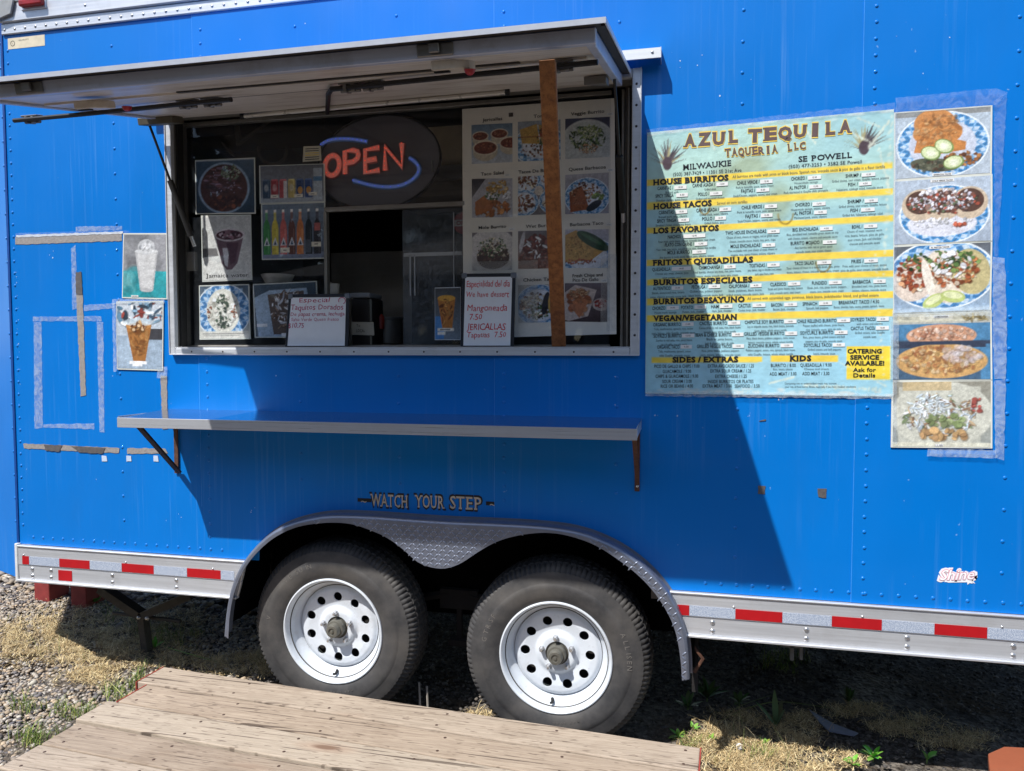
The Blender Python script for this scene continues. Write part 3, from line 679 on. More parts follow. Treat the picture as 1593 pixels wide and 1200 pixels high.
MB().box(*pbox(290, 172, 505, 200, .9, .3)).build('upper_shelf', simple('shelf_dark_brown', (70, 60, 54), .7), trailer)
MB().box(*pbox(300, 440, 500, 600, .9, .3)).build('prep_table', SSD, trailer)
# window frame
mb = MB(); fx0, fx1, fz0, fz1 = .745, 2.577, .772, 1.735
def fbar(mb, x0, x1, z0, z1):
    mb.box(x0, x1, -.016, -.0068, z0, z1)
fw = .036
frame = MB().box(fx0, fx0 + fw - .01, -.018, .004, fz0, fz1).box(fx1 - fw + .004, fx1, -.018, .004, fz0, fz1).box(fx0 + .027, fx1 - fw + .003, -.018, .004, fz0, fz0 + .026).box(fx0 + .027, fx1 - fw + .003, -.018, .004, fz1 - .03, fz1).build('window_frame', FRAME, trailer, bevel=.003, seg=2)
mb = MB(); mb.box(fx0 + .02, fx1 - .03, -.0175, .06, fz0 + .0268, fz0 + .031)          # sill ledge
mb.box(fx0 + .001, fx1 - .001, -.022, -.0182, fz0, fz0 + .004); mb.box(fx1 - .0045, fx1 - .0005, -.022, -.0182, fz0 + .005, fz1)
mb.box(fx0 + .0005, fx0 + .0045, -.022, -.0182, fz0 + .005, fz1); mb.build('window_sill', FRAME, frame, bevel=.001)
mb = MB(); mb.box(fx0 + .014, fx0 + .026, .0045, .07, fz0 + .02, fz1); mb.box(fx1 - .03, fx1 - .014, .0045, .07, fz0 + .02, fz1); mb.box(fx0 + .027, fx1 - .031, .0045, .07, fz1 - .03, fz1 - .01)
mb.build('window_reveal', simple('reveal_grey', (120, 117, 112), .6, .2), frame)
MB().box(fx1 - .0325, fx1 - .0305, -.004, .05, fz0 + .035, fz1 - .032).build('gasket', RUBBER, frame)
MB().box(fx0 + .0275, fx0 + .036, .01, .045, fz0 + .032, fz1 - .032).build('gasket', RUBBER, frame)
mb = MB()
for k in range(13): mb.dome((fx0 + .1 + k * .137, -.0182, fz0 + .013), .0035, .002, 8)
for k in range(13): mb.dome((fx1 - .017, -.0182, fz0 + .07 + k * .07), .0045, .003, 8)
mb.build('frame_screw', simple('dark_screw', (70, 66, 66), .5, .5), frame, smooth=True, kind='stuff')
mb = MB(); DK = simple('dark_window_rail', (82, 77, 72), .5, .4)
yl = .06
def px_bar(mb, x0, y0, x1, y1, Y, d=.02):
    a = oY(x0, y0, Y); b = oY(x1, y1, Y); mb.box(min(a.x, b.x), max(a.x, b.x), Y, Y + d, min(a.z, b.z), max(a.z, b.z))
xw0 = oY(289, 400, yl).x; xw1 = 2.545; zw0 = fz0 + .031; zw1 = fz1 - .04
mb.box(xw0 - .012, xw0, yl, yl + .025, zw0, zw1); mb.box(xw0, xw1 - .075, yl, yl + .025, zw1 - .015, zw1); mb.box(xw1 - .04, xw1 - .03, yl, yl + .03, zw0, zw1); mb.box(xw1 - .018, xw1 - .01, yl - .01, yl + .02, zw0, zw1); mb.box(xw0, xw1 - .075, yl, yl + .025, zw0, zw0 + .008)
a = oY(507, 326, yl); b = oY(719, 317, yl); zb = (a.z + b.z) / 2
mb.box(a.x - .006, b.x + .01, yl - .006, yl + .02, zb - .008, zb + .008); mb.box(a.x - .008, a.x + .004, yl - .007, yl + .02, zw0 + .009, zb - .0085)
mb.build('sash_rail', simple('sash_aluminium', (140, 136, 130), .45, .5), frame, bevel=.002)
MB().box(xw1 - .0285, xw1 + .005, yl + .005, yl + .04, zw0, zw1 + .02).build('sash_stile', DK, frame)
# panes in front of the papers
GY = .052
def pane(x0, x1, z0, z1, y=GY, mat=GLASS, nm='glass_pane'): return MB().box(x0, x1, y, y + .003, z0, z1).build(nm, mat, frame)
xs_ = a.x - .008
pane(xw0, xs_, zw0 + .009, zb - .009); pane(xw0, b.x, zb + .009, zw1 - .016); pane(b.x + .001, xw1 - .076, zw0 + .009, zw1 - .016)
p0 = oY(626, 330, .08); p1 = oY(719, 330, .08); pane(p0.x, p1.x, zw0 + .009, zb - .01, .08, PLEXI, 'plexiglass_screen')
mb = MB(); px_bar(mb, 637, 396, 639, 460, .078, .003); px_bar(mb, 644, 396, 646, 460, .078, .003); px_bar(mb, 628, 394, 718, 397, .078, .003); px_bar(mb, 705, 330, 707, 530, .076, .003)
mb.build('screen_trim', simple('clear_edge', (170, 175, 180), .3), frame)
# rain guard over the hatch
mb = MB(); mb.prism([(.66, -.004, 1.790), (.66, -.062, 1.778), (.66, -.064, 1.745), (.66, -.058, 1.745), (.66, -.056, 1.772), (.66, -.004, 1.782)], (1.978, 0, 0))
rg = mb.build('rain_guard', simple('off_white_guard', (206, 208, 208), .4, .2, var=.08, vs=9, stretch=(1, 9, 9)), trailer)
MB().prism([(2.6385, -.003, 1.791), (2.6385, -.064, 1.779), (2.6385, -.066, 1.744), (2.6385, -.003, 1.744)], (.002, 0, 0)).build('guard_end', ALU, rg)
MB().dome((2.612, -.0635, 1.764), .005, .004, 8).build('guard_screw', BOLT, rg, smooth=True)

# ------------------------------------------------------------------ serving hatch (raised, sloping down outwards)
PHI = math.atan(.232); HL = .902; HX0, HX1 = .752, 2.538; HO = Vector((0, -.022, 1.722))
HD = Vector((0, -math.cos(PHI), -math.sin(PHI))); HN = Vector((0, math.sin(PHI), -math.cos(PHI)))
def A(x, t, n): return Vector((x, 0, 0)) + HO + HD * t + HN * n
def oA(px, py, n=.015):
    d = Vector(ray(px, py)); o = Vector(CAM); return o + d * ((HO + HN * n - o).dot(HN) / d.dot(HN))
def At(p): return p.x, (p - HO).dot(HD), (p - HO).dot(HN)
SKIN = simple('hatch_skin_blue', (0, 96, 190), .35)
hatch = MB().box(HX0, HX1, 0, HL, 0, .003, A).build('service_hatch', BLUE, trailer)
LIP = simple('hatch_lip', (226, 232, 244), .35, .1, var=.05)
mb = MB(); mb.box(HX0 - .004, HX1 + .004, HL + .0005, HL + .004, -.003, .009, A); mb.box(HX0 - .004, HX0 - .0005, 0, HL, -.003, .009, A); mb.box(HX1 + .0005, HX1 + .004, 0, HL, -.003, .009, A); mb.build('hatch_lip', LIP, hatch)
mb = MB(); mb.box(HX0 + .01, HX1 - .01, HL - .028, HL - .001, .0035, .009, A); mb.box(HX1 - .024, HX1 - .001, .02, HL - .03, .0035, .009, A); mb.build('lip_underside', simple('dark_lip_underside', (52, 46, 44), .7, bump=.3), hatch)  # dark strip along the underside of the overhanging lip
mb = MB(); mb.box(HX0 + .022, HX1 - .022, HL - .055, HL - .0285, .0095, .044, A); mb.box(HX1 - .048, HX1 - .025, .012, HL - .056, .0095, .044, A); mb.box(HX0 + .022, HX0 + .045, .012, HL - .056, .0095, .044, A)
mb.build('hatch_frame', alu('hatch_frame_alu', (196, 202, 222), .4, (1, 30, 30), .12, .4), hatch, bevel=.002)
def liner():
    t = NT('hatch_liner_beige'); n = t.noise((1, 30, 30), 4, 5); c = t.ramp(n, .3, .7, lin((206, 196, 186)), lin((238, 230, 220)))
    t.col(t.mix(t.ramp(t.noise((1, 3, 3), 5, 5), .5, .72), c, lin((186, 172, 156)))); t.set(Roughness=.35); return t.m
LINER = liner()
MB().box(HX0 + .046, HX1 - .049, .013, HL - .0565, .026, .036, A).build('hatch_liner', LINER, hatch)
DS = simple('dark_slot', (42, 36, 34), .6)
def abar(p, q, w_, n0, n1, mat, nm):
    (x0, t0, _), (x1, t1, _) = At(oA(*p, n=n1)), At(oA(*q, n=n1)); t0 = t1 = (t0 + t1) / 2
    x0 = max(x0, HX0 + .05); x1 = min(x1, HX1 - .06)
    return MB().box(x0, x1, t0 - w_ / 2, t0 + w_ / 2, n0, n1, A).build(nm, mat, hatch, bevel=.001), t0
_, tA = abar((300, 149), (800, 92.5), .016, .0365, .040, DS, 'latch_channel')
_, tB = abar((300, 163), (800, 107.5), .018, .0365, .040, DS, 'latch_channel')
MB().box(HX0 + .06, HX1 - .07, tB + .012, tA - .010, .0365, .0415, A).build('channel_strip', LINER, hatch)
def arod(pts, r, mat, nm, par, n=.055):
    return MB().tube([oA(x, y, n) for x, y in pts], r, 8).build(nm, mat, par, smooth=True)
arod([(22, 188), (150, 176), (276, 163), (360, 155)], .0075, BLACK, 'locking_rod', hatch)
arod([(930, 97), (760, 114), (594, 131), (516, 139), (511, 146), (509, 176)], .0075, BLACK, 'locking_rod', hatch)
LB = alu('latch_zinc', (130, 128, 126), .4, (8, 8, 8), .7, .5); HB = simple('handle_beige', (205, 194, 178), .45)
def clamp(px, py, s=1.0, n=.05):
    x, t, _ = At(oA(px, py, n)); mb = MB(); mb.box(x - .032 * s, x + .032 * s, t - .014, t + .014, .041, .046, A); mb.box(x - .016 * s, x - .006 * s, t - .018, t + .018, .046, .068, A); mb.box(x + .008 * s, x + .018 * s, t - .016, t + .016, .046, .066, A)
    mb.tube([A(x - .03 * s, t, .062), A(x + .03 * s, t, .062)], .006, 8); return mb.build('rod_clamp', LB, hatch, bevel=.001)
for q in ((50, 184), (292, 160), (330, 157), (545, 134), (580, 131), (874, 101)): clamp(*q)
def fclip(px, py):
    x, t, _ = At(oA(px, py, .03)); mb = MB(); mb.box(x - .045, x + .045, HL - .0280, HL - .0235, .012, .04, A); mb.box(x - .012, x + .014, HL - .023, HL - .012, .012, .034, A); return mb.build('striker_plate', LB, hatch, bevel=.002)
fclip(105, 147); fclip(684, 84)
KR = simple('red_lock_knob', (170, 36, 44), .4)
def handle(x0, y0, x1, y1, kx, ky):
    a = At(oA(x0, y0, .06)); b = At(oA(x1, y1, .06)); tm = (a[1] + b[1]) / 2; xa, xb = a[0], b[0]
    h = MB().prism([A(xa, tm + .03, .046), A(xb - .03, tm + .03, .046), A(xb, tm - .0, .046), A(xb + .01, tm - .026, .046), A(xa + .03, tm - .026, .046), A(xa + .01, tm, .046)], HN * .022).build('latch_handle', HB, hatch, bevel=.004, seg=2)
    mb = MB()
    for q in (.16, .36): mb.box(xa + (xb - xa) * q - .010, xa + (xb - xa) * q + .010, tm + .002, tm + .018, .0683, .072, A)
    mb.build('handle_recess', BLACK, h)
    k = At(oA(kx, ky, .07)); MB().dome(A(k[0], tm + .002, .0683), .014, .014, 12, HN).build('lock_knob', KR, h, smooth=True)
handle(106, 165, 185, 166, 157, 162); handle(672, 106, 733, 104, 718, 103)
MB().tube([oA(380, 181, .045), oA(787, 144, .045)], .008, 10).build('hatch_light_tube', alu('tube_alu', (215, 212, 205), .3, (8, 8, 8), .4, .1), hatch, smooth=True)
MB().tube([oA(375, 181.5, .045), oA(381, 181, .045)], .011, 8).tube([oA(786, 144, .045), oA(793, 143.5, .045)], .011, 8).build('tube_cap', BLACK, hatch, smooth=True)
# corner brackets and gas struts
OL = simple('olive_bracket', (94, 88, 74), .6, .3)
xq, tq, _ = At(oA(235, 190, .05)); MB().box(HX0 - .035, HX0 + .115, tq - .035, tq + .03, .0365, .062, A).build('strut_bracket', OL, hatch, bevel=.002)
xq2, tq2, _ = At(oA(935, 126, .05)); MB().prism([A(xq2 - .05, tq2 + .035, .038), A(xq2 + .02, tq2 + .035, .038), A(xq2 + .02, tq2 - .05, .038)], HN * .025).build('strut_bracket', LB, hatch, bevel=.002)
def strut(p0, p1, p2, X):
    a = oX(*p0, X); b = oX(*p1, X); c_ = oX(*p2, X)
    s_ = MB().tube([a, b], .0048, 10).build('gas_strut', BLACK, trailer, smooth=True)
    MB().tube([b, b + (c_ - b) * .86], .0115, 12).build('strut_cylinder', RUBBER, s_, smooth=True)
    MB().tube([b + (c_ - b) * .86, c_], .006, 10).build('strut_end', BOLT, s_, smooth=True)
A1 = A(.79, tq, .065)
s1 = [Vector((.79, A1.y, A1.z)), None, None]
def strutw(a, c_, k=.42):
    a = Vector(a); c_ = Vector(c_); b = a + (c_ - a) * k
    s_ = MB().tube([a, b], .0048, 10).build('gas_strut', BLACK, trailer, smooth=True)
    MB().tube([b, b + (c_ - b) * .84], .0115, 12).build('strut_cylinder', RUBBER, s_, smooth=True)
    MB().tube([b + (c_ - b) * .84, c_], .007, 10).build('strut_end', BOLT, s_, smooth=True)
strutw(oA(233, 196, .065), oY(303, 384, .02), .44)
strutw(oA(956, 124, .06), oY(970, 345, .0), .5)

# ------------------------------------------------------------------ serving shelf
SX0, SX1, SD = .722, 2.585, .276
sh = MB().hexa([(SX0, -.001, .556), (SX1, -.001, .559), (SX1, -SD, .549), (SX0, -SD, .546)], [(SX0, -.001, .552), (SX1, -.001, .555), (SX1, -SD, .545), (SX0, -SD, .542)]).build('serving_shelf', STEEL, trailer)
mb = MB(); mb.hexa([(SX0, -SD, .5465), (SX1, -SD, .5495), (SX1, -SD, .514), (SX0, -SD, .511)], [(SX0, -SD - .003, .5465), (SX1, -SD - .003, .5495), (SX1, -SD - .003, .514), (SX0, -SD - .003, .511)])
mb.box(SX0, SX0 + .002, -SD + .001, -.001, .520, .5515); mb.box(SX1 - .002, SX1, -SD + .001, -.001, .520, .5545); mb.build('shelf_lip', alu('shelf_lip_steel', (206, 209, 214), .3, (1, 90, 90), .45, .1), sh, bevel=.001)
MB().box(SX0 + .002, SX1 - .002, -.0035, -.001, .5565, .575).build('shelf_upstand', STEEL, sh) if False else None
br = bar(MB(), oX(224, 669, .80), oX(274, 718, .80) , .012, .006)
a = Vector((.76, -.235, .515)); b = Vector((.76, -.012, .335))
bar(MB(), a, b, .011, .0).build('tmp', BLACK, sh) if False else None
def brace(x, a, b, mat, w_=.012):
    a = Vector(a); b = Vector(b); u = (b - a).normalized(); t_ = Vector((0, u.z, -u.y)) * .004; s_ = Vector((w_, 0, 0))
    return MB().hexa([a + t_ - s_, a + t_ + s_, a - t_ + s_, a - t_ - s_], [b + t_ - s_, b + t_ + s_, b - t_ + s_, b - t_ - s_])
brace(0, (.775, -.235, .513), (.770, -.010, .305), BLACK, .011).build('shelf_brace', simple('dark_rusty_brace', (44, 34, 32), .7, bump=.3), sh)
for x, zl in ((.757, .30), (2.572, .305)):
    MB().box(x - .0085, x + .0085, -.009, -.0045, zl, .519).build('bracket_leg', RUST, sh)
    MB().dome((x + .001, -.0092, zl + .018), .0065, .005, 10).build('bracket_bolt', BOLT, sh, smooth=True)
brace(0, (2.574, -.235, .513), (2.574, -.012, .33), RUST, .007).build('shelf_brace', RUST, sh)

# ------------------------------------------------------------------ lettering stuck on the wall
yb = wy(1.8); ws = empty('step_warning', oY(663, 780, 0), None, None); ws.parent = trailer; ws.matrix_parent_inverse = world(trailer).inverted()
GREYF = simple('decal_grey', (196, 182, 164), .5, bump=0); BLKF = simple('decal_black', (20, 22, 28), .4, bump=0)
for wd, xa, xb, ya in (('WATCH', 577, 634.5, 779), ('YOUR', 646, 692, 780.5), ('STEP', 700.5, 749, 782.5)):
    mo = MB(); mb = MB(); ctr = oY((xa + xb) / 2, ya, 0); wdt = oY(xb, ya, 0).x - oY(xa, ya, 0).x
    text(mo, wd, ctr, .0535, wdt + .011, off=.045, serif=True, Y=yb - .0012); text(mb, wd, ctr, .0455, wdt, off=.01, serif=True, Y=yb - .0020)
    mo.build('word_outline', BLKF, ws); mb.build('word_lettering', GREYF, ws)
mo = MB(); mb = MB()
for xa in (563.5, 764): text(mb, '~', oY(xa + 3, 779 if xa < 600 else 784, 0), .03, .022, Y=yb - .0020); q = oY(xa + 4, 778 if xa < 600 else 783.5, 0); mo.add([(q.x - .028, yb - .0012, q.z - .007), (q.x + .028, yb - .0012, q.z - .007), (q.x + .028, yb - .0012, q.z + .007), (q.x - .028, yb - .0012, q.z + .007)], [(0, 1, 2, 3)])
mo.build('flourish_outline', BLKF, ws, kind='stuff'); mb.build('flourish', GREYF, ws, kind='stuff')
mb = MB(); mo = MB(); q = oY(1487, 893, 0); yb = wy(3.6)
text(mo, 'Shine', q, .036, .118, ang=.10, off=.09, slant=.35, Y=yb - .001); text(mb, 'Shine', q, .032, .104, ang=.10, off=.05, slant=.35, Y=yb - .0018); mw = MB(); text(mw, 'Shine', q, .031, .100, ang=.10, off=.015, slant=.35, Y=yb - .0026)
q2 = oY(1495, 902, 0); mo.add([(q2.x + a, yb - .001, q2.z + b) for a, b in ((-.05, -.001), (.03, .004), (.038, -.008), (.026, -.004), (-.04, -.01))], [(0, 1, 2, 3, 4)])
q3 = oY(1506, 903, 0); mo.add([(q3.x + .013 * math.cos(k * .6283) * (1 if k % 2 else .5), yb - .0012, q3.z + .013 * math.sin(k * .6283) * (1 if k % 2 else .5)) for k in range(10)], [tuple(range(10))])
sd = mo.build('shine_decal', simple('decal_white', (240, 240, 244), .4, bump=0), trailer); mb.build('decal_lettering', simple('decal_pink', (226, 160, 172), .4, bump=0), sd); mw.build('decal_letter_face', simple('decal_letter_white', (250, 244, 247), .4, bump=0), sd)
# small maker's label under the trim
a = oY(12, 52, 0); b = oY(70, 70, 0); MB().box(a.x, b.x, -.0009, 0, b.z - .003, a.z - .022).build('paper_label', simple('yellowed_label', (216, 204, 178), .6), trailer)
mb = MB(); c_ = oY(20, 64.5, 0); zc = (b.z + a.z - .025) / 2
for k in range(16):
    t0, t1 = k * .3927, (k + 1) * .3927; mb.add([(c_.x + r_ * math.cos(t), -.0014, zc + r_ * math.sin(t)) for r_, t in ((.011, t0), (.011, t1), (.009, t1), (.009, t0))], [(0, 1, 2, 3)])
text(mb, 'c', (c_.x, -.0014, zc), .006); text(mb, 'QUALITY', (c_.x + .055, -.0014, zc + .01), .005, .05); mb.build('label_print', INK, trailer)
# flakes of chipped paint and old tape outlines
mb = MB()
def flake(px, py, s=.006, n=5):
    q = oY(px, py, 0); y = wy(q.x) - .0006; k = [random.uniform(.4, 1.2) for _ in range(n)]
    mb.add([(q.x + s * k[i] * math.cos(i * 6.283 / n), y, q.z + s * k[i] * 1.2 * math.sin(i * 6.283 / n)) for i in range(n)], [tuple(range(n))])
for (px, py) in ((1058, 95.5), (1058, 106), (1092, 87), (1085, 103), (1394, 58), (1476, 60), (1435, 116), (374, 62), (475, 37), (25, 424), (26, 440), (27, 460), (28, 480), (25.6, 431), (29, 498), (27, 512), (29, 535), (30, 548), (31, 575), (31.5, 598), (83, 391), (77, 397), (82, 401), (175, 585), (391, 797), (397, 790), (392, 794), (150, 746), (278, 800), (282, 805), (1019, 646), (1023, 646.5), (1054, 647), (957, 586), (957, 630), (430, 585), (1120, 150), (24, 375), (1211, 622), (1217, 621), (1163, 648)):
    flake(px, py, random.uniform(.0012, .0032), random.choice((4, 5, 6)))
mb.build('paint_chips', simple('bare_chip', (190, 205, 226), .6, bump=0), trailer, kind='stuff')

# ------------------------------------------------------------------ prints
def food(kind, W=64, H=60, seed=1):
    W = int(W * 1.35); H = int(H * 1.35)
    c = CV(W, H, (190, 196, 206), seed=seed); b = c.blobs; SS = (.012, .03)
    meat = [(120, 62, 36), (150, 82, 48), (96, 48, 30), (176, 104, 62)]; green = [(62, 98, 46), (92, 130, 60), (42, 72, 34)]; cheese = [(232, 218, 186), (214, 196, 156), (240, 232, 214)]
    white = [(232, 232, 236), (208, 210, 220), (245, 245, 248)]; gold = [(214, 160, 70), (196, 132, 50), (230, 184, 96)]
    if kind == 'ramekins':
        c.grad((96, 128, 158), (190, 196, 206))
        for x, y, r in ((.22, .30, .2), (.68, .26, .21), (.94, .5, .26), (.34, .6, .31)):
            c.ell(x, y + .1, r * .95, r * .75, (200, 186, 160)); c.ell(x, y, r, r * .62, (222, 208, 184)); c.ell(x, y, r * .88, r * .5, (130, 56, 40)); b(30, (x, y, r * .7, r * .36), SS, [(172, 84, 56), (96, 40, 34), (200, 120, 88)], al=.7)
    elif kind == 'torta':
        c.grad((150, 160, 172), (120, 140, 170)); c.plate(.5, .62, .62, .5); b(60, (.5, .72, .42, .2), SS, meat + [(50, 40, 36)]); c.poly([(.05, .2), (.45, .08), (.52, .58), (.1, .55)], (206, 158, 66)); c.poly([(.48, .1), (.9, .2), (.95, .6), (.55, .6)], (186, 146, 70)); c.ell(.6, .3, .1, .12, (160, 60, 30)); c.rect(.0, .38, .55, .41, (140, 60, 36), .7); b(40, (.6, .45, .15, .25), SS, green + [(40, 36, 30)]); b(50, (.3, .3, .25, .2), (.01, .02), gold, al=.5)
    elif kind == 'salad':
        c.grad((58, 62, 92), (70, 70, 96)); c.ell(.5, .66, .62, .62, (204, 206, 202)); c.ell(.5, .66, .56, .56, (190, 194, 190)); b(170, (.5, .5, .4, .3), (.015, .06), green + [(150, 166, 96), (30, 56, 34), (196, 206, 150)], (.15, .4)); b(70, (.55, .36, .24, .16), (.02, .05), [(186, 196, 130), (130, 156, 70), (214, 214, 170)], (.2, .5)); b(90, (.52, .76, .22, .12), (.012, .025), [(214, 160, 112), (190, 120, 76), (228, 190, 150)], (.3, .6))
    elif kind == 'taco_salad':
        c.grad((66, 60, 66), (150, 150, 160)); c.poly([(.35, 0), (1, 0), (1, 1), (0, 1), (0, .5)], (176, 174, 182)); b(90, (.5, .75, .42, .2), (.03, .08), [(196, 112, 52), (170, 88, 40), (214, 140, 74)], (.3, .7)); c.poly([(.08, .6), (.35, .4), (.5, .8), (.1, .95)], (188, 108, 54)); b(60, (.62, .24, .26, .2), (.02, .05), gold + [(220, 190, 130)]); b(50, (.5, .45, .18, .1), SS, green + white); b(20, (.85, .45, .08, .1), (.02, .05), white)
    elif kind == 'four_plates':
        c.grad((150, 140, 140), (120, 110, 110))
        for x, y in ((.2, .12), (.82, .1), (.14, .68), (.86, .66)): c.plate(x, y, .36, .34, .8); b(60, (x, y, .25, .22), (.02, .06), meat + cheese[:1], (.25, .5))
        c.ell(.5, .38, .1, .12, (220, 206, 190))
    elif kind == 'quesa':
        c.grad((176, 170, 176), (150, 146, 160)); c.plate(.5, .58, .52, .48, .74, 11); c.poly([(.1, .45), (.35, .3), (.52, .9), (.12, .92)], (150, 72, 34)); b(120, (.45, .45, .34, .25), (.015, .04), meat + [(206, 132, 80), (228, 180, 130)], (.2, .6)); c.poly([(.2, .6), (.38, .28), (.56, .88), (.12, .95)], (166, 84, 44)); b(40, (.33, .7, .14, .16), (.01, .02), [(196, 120, 74), (120, 54, 30)], al=.6); b(40, (.75, .58, .14, .08), SS, [(150, 180, 80), (96, 140, 60)]); c.ell(.66, .8, .2, .09, (44, 48, 62), -.6)
    elif kind == 'mole':
        c.grad((120, 112, 118), (170, 160, 158)); c.ell(.5, .5, .62, .6, (214, 206, 200)); c.ell(.52, .66, .4, .3, (70, 34, 28)); b(120, (.52, .55, .38, .28), (.015, .04), [(80, 40, 30), (196, 180, 150), (120, 72, 50)]); b(90, (.5, .35, .3, .2), (.015, .035), cheese + [(214, 206, 180)]); b(50, (.5, .4, .38, .26), (.012, .03), green)
    elif kind == 'wet':
        c.grad((110, 104, 110), (150, 96, 78)); b(120, (.5, .75, .5, .25), (.02, .05), [(150, 84, 66), (176, 112, 92), (120, 56, 44)]); b(80, (.45, .4, .32, .28), (.03, .07), [(120, 40, 34), (150, 66, 56), (96, 30, 28)]); b(16, (.45, .4, .3, .3), (.03, .09), white, (.2, .4)); c.ell(.1, .3, .05, .28, (200, 196, 200), .2, .3); b(30, (.9, .3, .12, .3), SS, green)
    elif kind == 'quesadilla_pepper':
        c.grad((186, 182, 196), (140, 160, 200)); c.plate(.5, .7, .7, .5, .7); c.poly([(0, .15), (.25, .02), (.9, .55), (.6, .8), (0, .85)], (206, 154, 74)); b(130, (.32, .45, .32, .3), (.01, .03), gold + [(150, 90, 40)], al=.6); b(50, (.35, .82, .35, .07), SS, [(170, 74, 44), (196, 100, 66)]); c.ell(.64, .3, .42, .15, (30, 74, 50), .55); c.ell(.6, .24, .3, .05, (74, 130, 84), .55, .5, .7)
    elif kind == 'chicken_tacos':
        c.grad((180, 176, 170), (196, 190, 184)); c.plate(.5, .55, .56, .55, .78); b(120, (.45, .55, .4, .34), (.02, .04), [(150, 74, 44), (196, 120, 70), (90, 60, 44), (220, 200, 160)]); b(80, (.35, .45, .22, .2), (.015, .03), cheese); b(60, (.45, .72, .3, .2), SS, green); c.ell(.66, .5, .08, .3, (48, 46, 54), .2); c.ell(.84, .45, .12, .34, (206, 160, 66), .1)
    elif kind == 'chips':
        c.grad((120, 104, 112), (66, 44, 46)); c.poly([(.0, .25), (.25, .05), (.75, .18), (.55, .85), (.1, .98), (0, .95)], (206, 184, 172)); b(50, (.32, .5, .26, .3), (.04, .1), [(196, 110, 60), (214, 136, 84), (170, 86, 46)], (.4, .8)); b(60, (.35, .25, .25, .1), (.02, .05), [(226, 176, 120), (196, 130, 84)], (.15, .3)); c.poly([(.1, .55), (.55, .5), (.35, .9)], (196, 112, 66)); c.ell(.85, .55, .2, .16, (190, 170, 160)); b(60, (.85, .53, .15, .1), SS, [(176, 40, 34), (214, 96, 80), (230, 190, 180)])
    elif kind == 'stew':
        c.grad((58, 88, 116), (36, 60, 84)); c.ell(.48, .53, .44, .48, (150, 178, 206)); c.ell(.48, .53, .40, .44, (86, 42, 34)); b(60, (.45, .4, .3, .26), (.03, .08), [(120, 66, 66), (150, 110, 130), (74, 40, 44)], (.25, .5), rot=.1); b(60, (.6, .25, .16, .14), (.01, .03), [(130, 150, 110), (84, 110, 74), (170, 180, 150)]); b(26, (.5, .4, .32, .3), (.01, .03), [(176, 150, 180), (200, 180, 206)], (.2, .4)); b(60, (.48, .8, .28, .12), (.02, .05), [(110, 44, 26), (140, 64, 34), (70, 28, 22)]); c.rect(0, .0, 1, .02, (200, 205, 210))
    elif kind == 'cans':
        c.grad((100, 104, 116), (140, 150, 165)); c.rect(0, .86, 1, 1, (168, 178, 190), .8)
        cols = [(36, 66, 100), (176, 36, 44), (196, 60, 66), (206, 176, 84), (34, 62, 120), (34, 70, 140)]
        for k, cc in enumerate(cols):
            x = .04 + k * .133; c.rect(x, .40, x + .115, .88, cc); c.rect(x + .01, .37, x + .105, .41, [min(255, q + 50) for q in cc]); c.rect(x + .08, .42, x + .1, .86, [min(255, q + 60) for q in cc], .5)
            if k > 3: c.ell(x + .058, .68, .04, .1, (220, 150, 50))
            elif k == 2: c.rect(x + .06, .42, x + .115, .88, (220, 210, 210))
            else: c.ell(x + .055, .6, .035, .1, (230, 220, 210), 0, .5, .6)
        c.rect(.84, .1, .97, .95, (196, 210, 222), .75); c.rect(.84, .32, .97, .44, (70, 130, 180))
        for x, y in ((.22, .82), (.60, .82), (.82, .78)): c.rect(x - .06, y - .04, x + .07, y + .05, (236, 226, 206)); c.rect(x - .02, y, x + .03, y + .02, (90, 80, 70))
    elif kind == 'bottles':
        c.grad((108, 128, 150), (84, 96, 120)); c.rect(0, .88, 1, 1, (120, 132, 160))
        for k, cc in enumerate([(56, 150, 66), (222, 196, 50), (226, 96, 84), (110, 56, 44), (232, 122, 48), (26, 34, 40), (40, 34, 44)]):
            x = .075 + k * .135; c.rect(x - .02, .14, x + .02, .5, [min(255, q + 30) for q in cc], .8); c.ell(x, .48, .055, .2, cc); c.rect(x - .055, .5, x + .055, .92, cc); c.rect(x - .02, .1, x + .02, .15, (230, 225, 220)); c.rect(x + .02, .45, x + .035, .9, [min(255, q + 70) for q in cc], .5)
            if k < 5: c.poly([(x - .05, .76), (x, .6), (x + .05, .76)], (226, 226, 232)); c.poly([(x - .022, .74), (x, .66), (x + .022, .74)], (40, 70, 100))
        c.rect(.84, .36, .93, .5, (206, 96, 90)); c.rect(.66, .66, .78, .9, (110, 120, 140), .6)
        for x, y in ((.36, .84), (.86, .74)): c.rect(x - .07, y - .04, x + .08, y + .05, (238, 226, 200)); c.rect(x - .02, y - .005, x + .03, y + .015, (90, 80, 70))
    elif kind == 'jamaica':
        c.grad((206, 204, 198), (222, 219, 210)); c.poly([(.0, .5), (.3, .5), (.34, .62), (0, .64)], (110, 106, 104)); c.poly([(.28, .3), (.86, .3), (.72, .74), (.6, .84), (.5, .84), (.4, .74)], (120, 84, 96)); c.poly([(.42, .5), (.56, .5), (.52, .8), (.46, .76)], (220, 214, 216)); c.ell(.57, .3, .31, .1, (220, 206, 206)); c.ell(.57, .3, .27, .075, (84, 30, 46)); b(26, (.57, .3, .22, .05), (.02, .04), [(150, 96, 110), (60, 20, 36), (200, 170, 176)]); c.poly([(.5, .42), (.75, .42), (.68, .72), (.58, .76)], (84, 40, 58), .8)
    elif kind == 'wet_burrito':
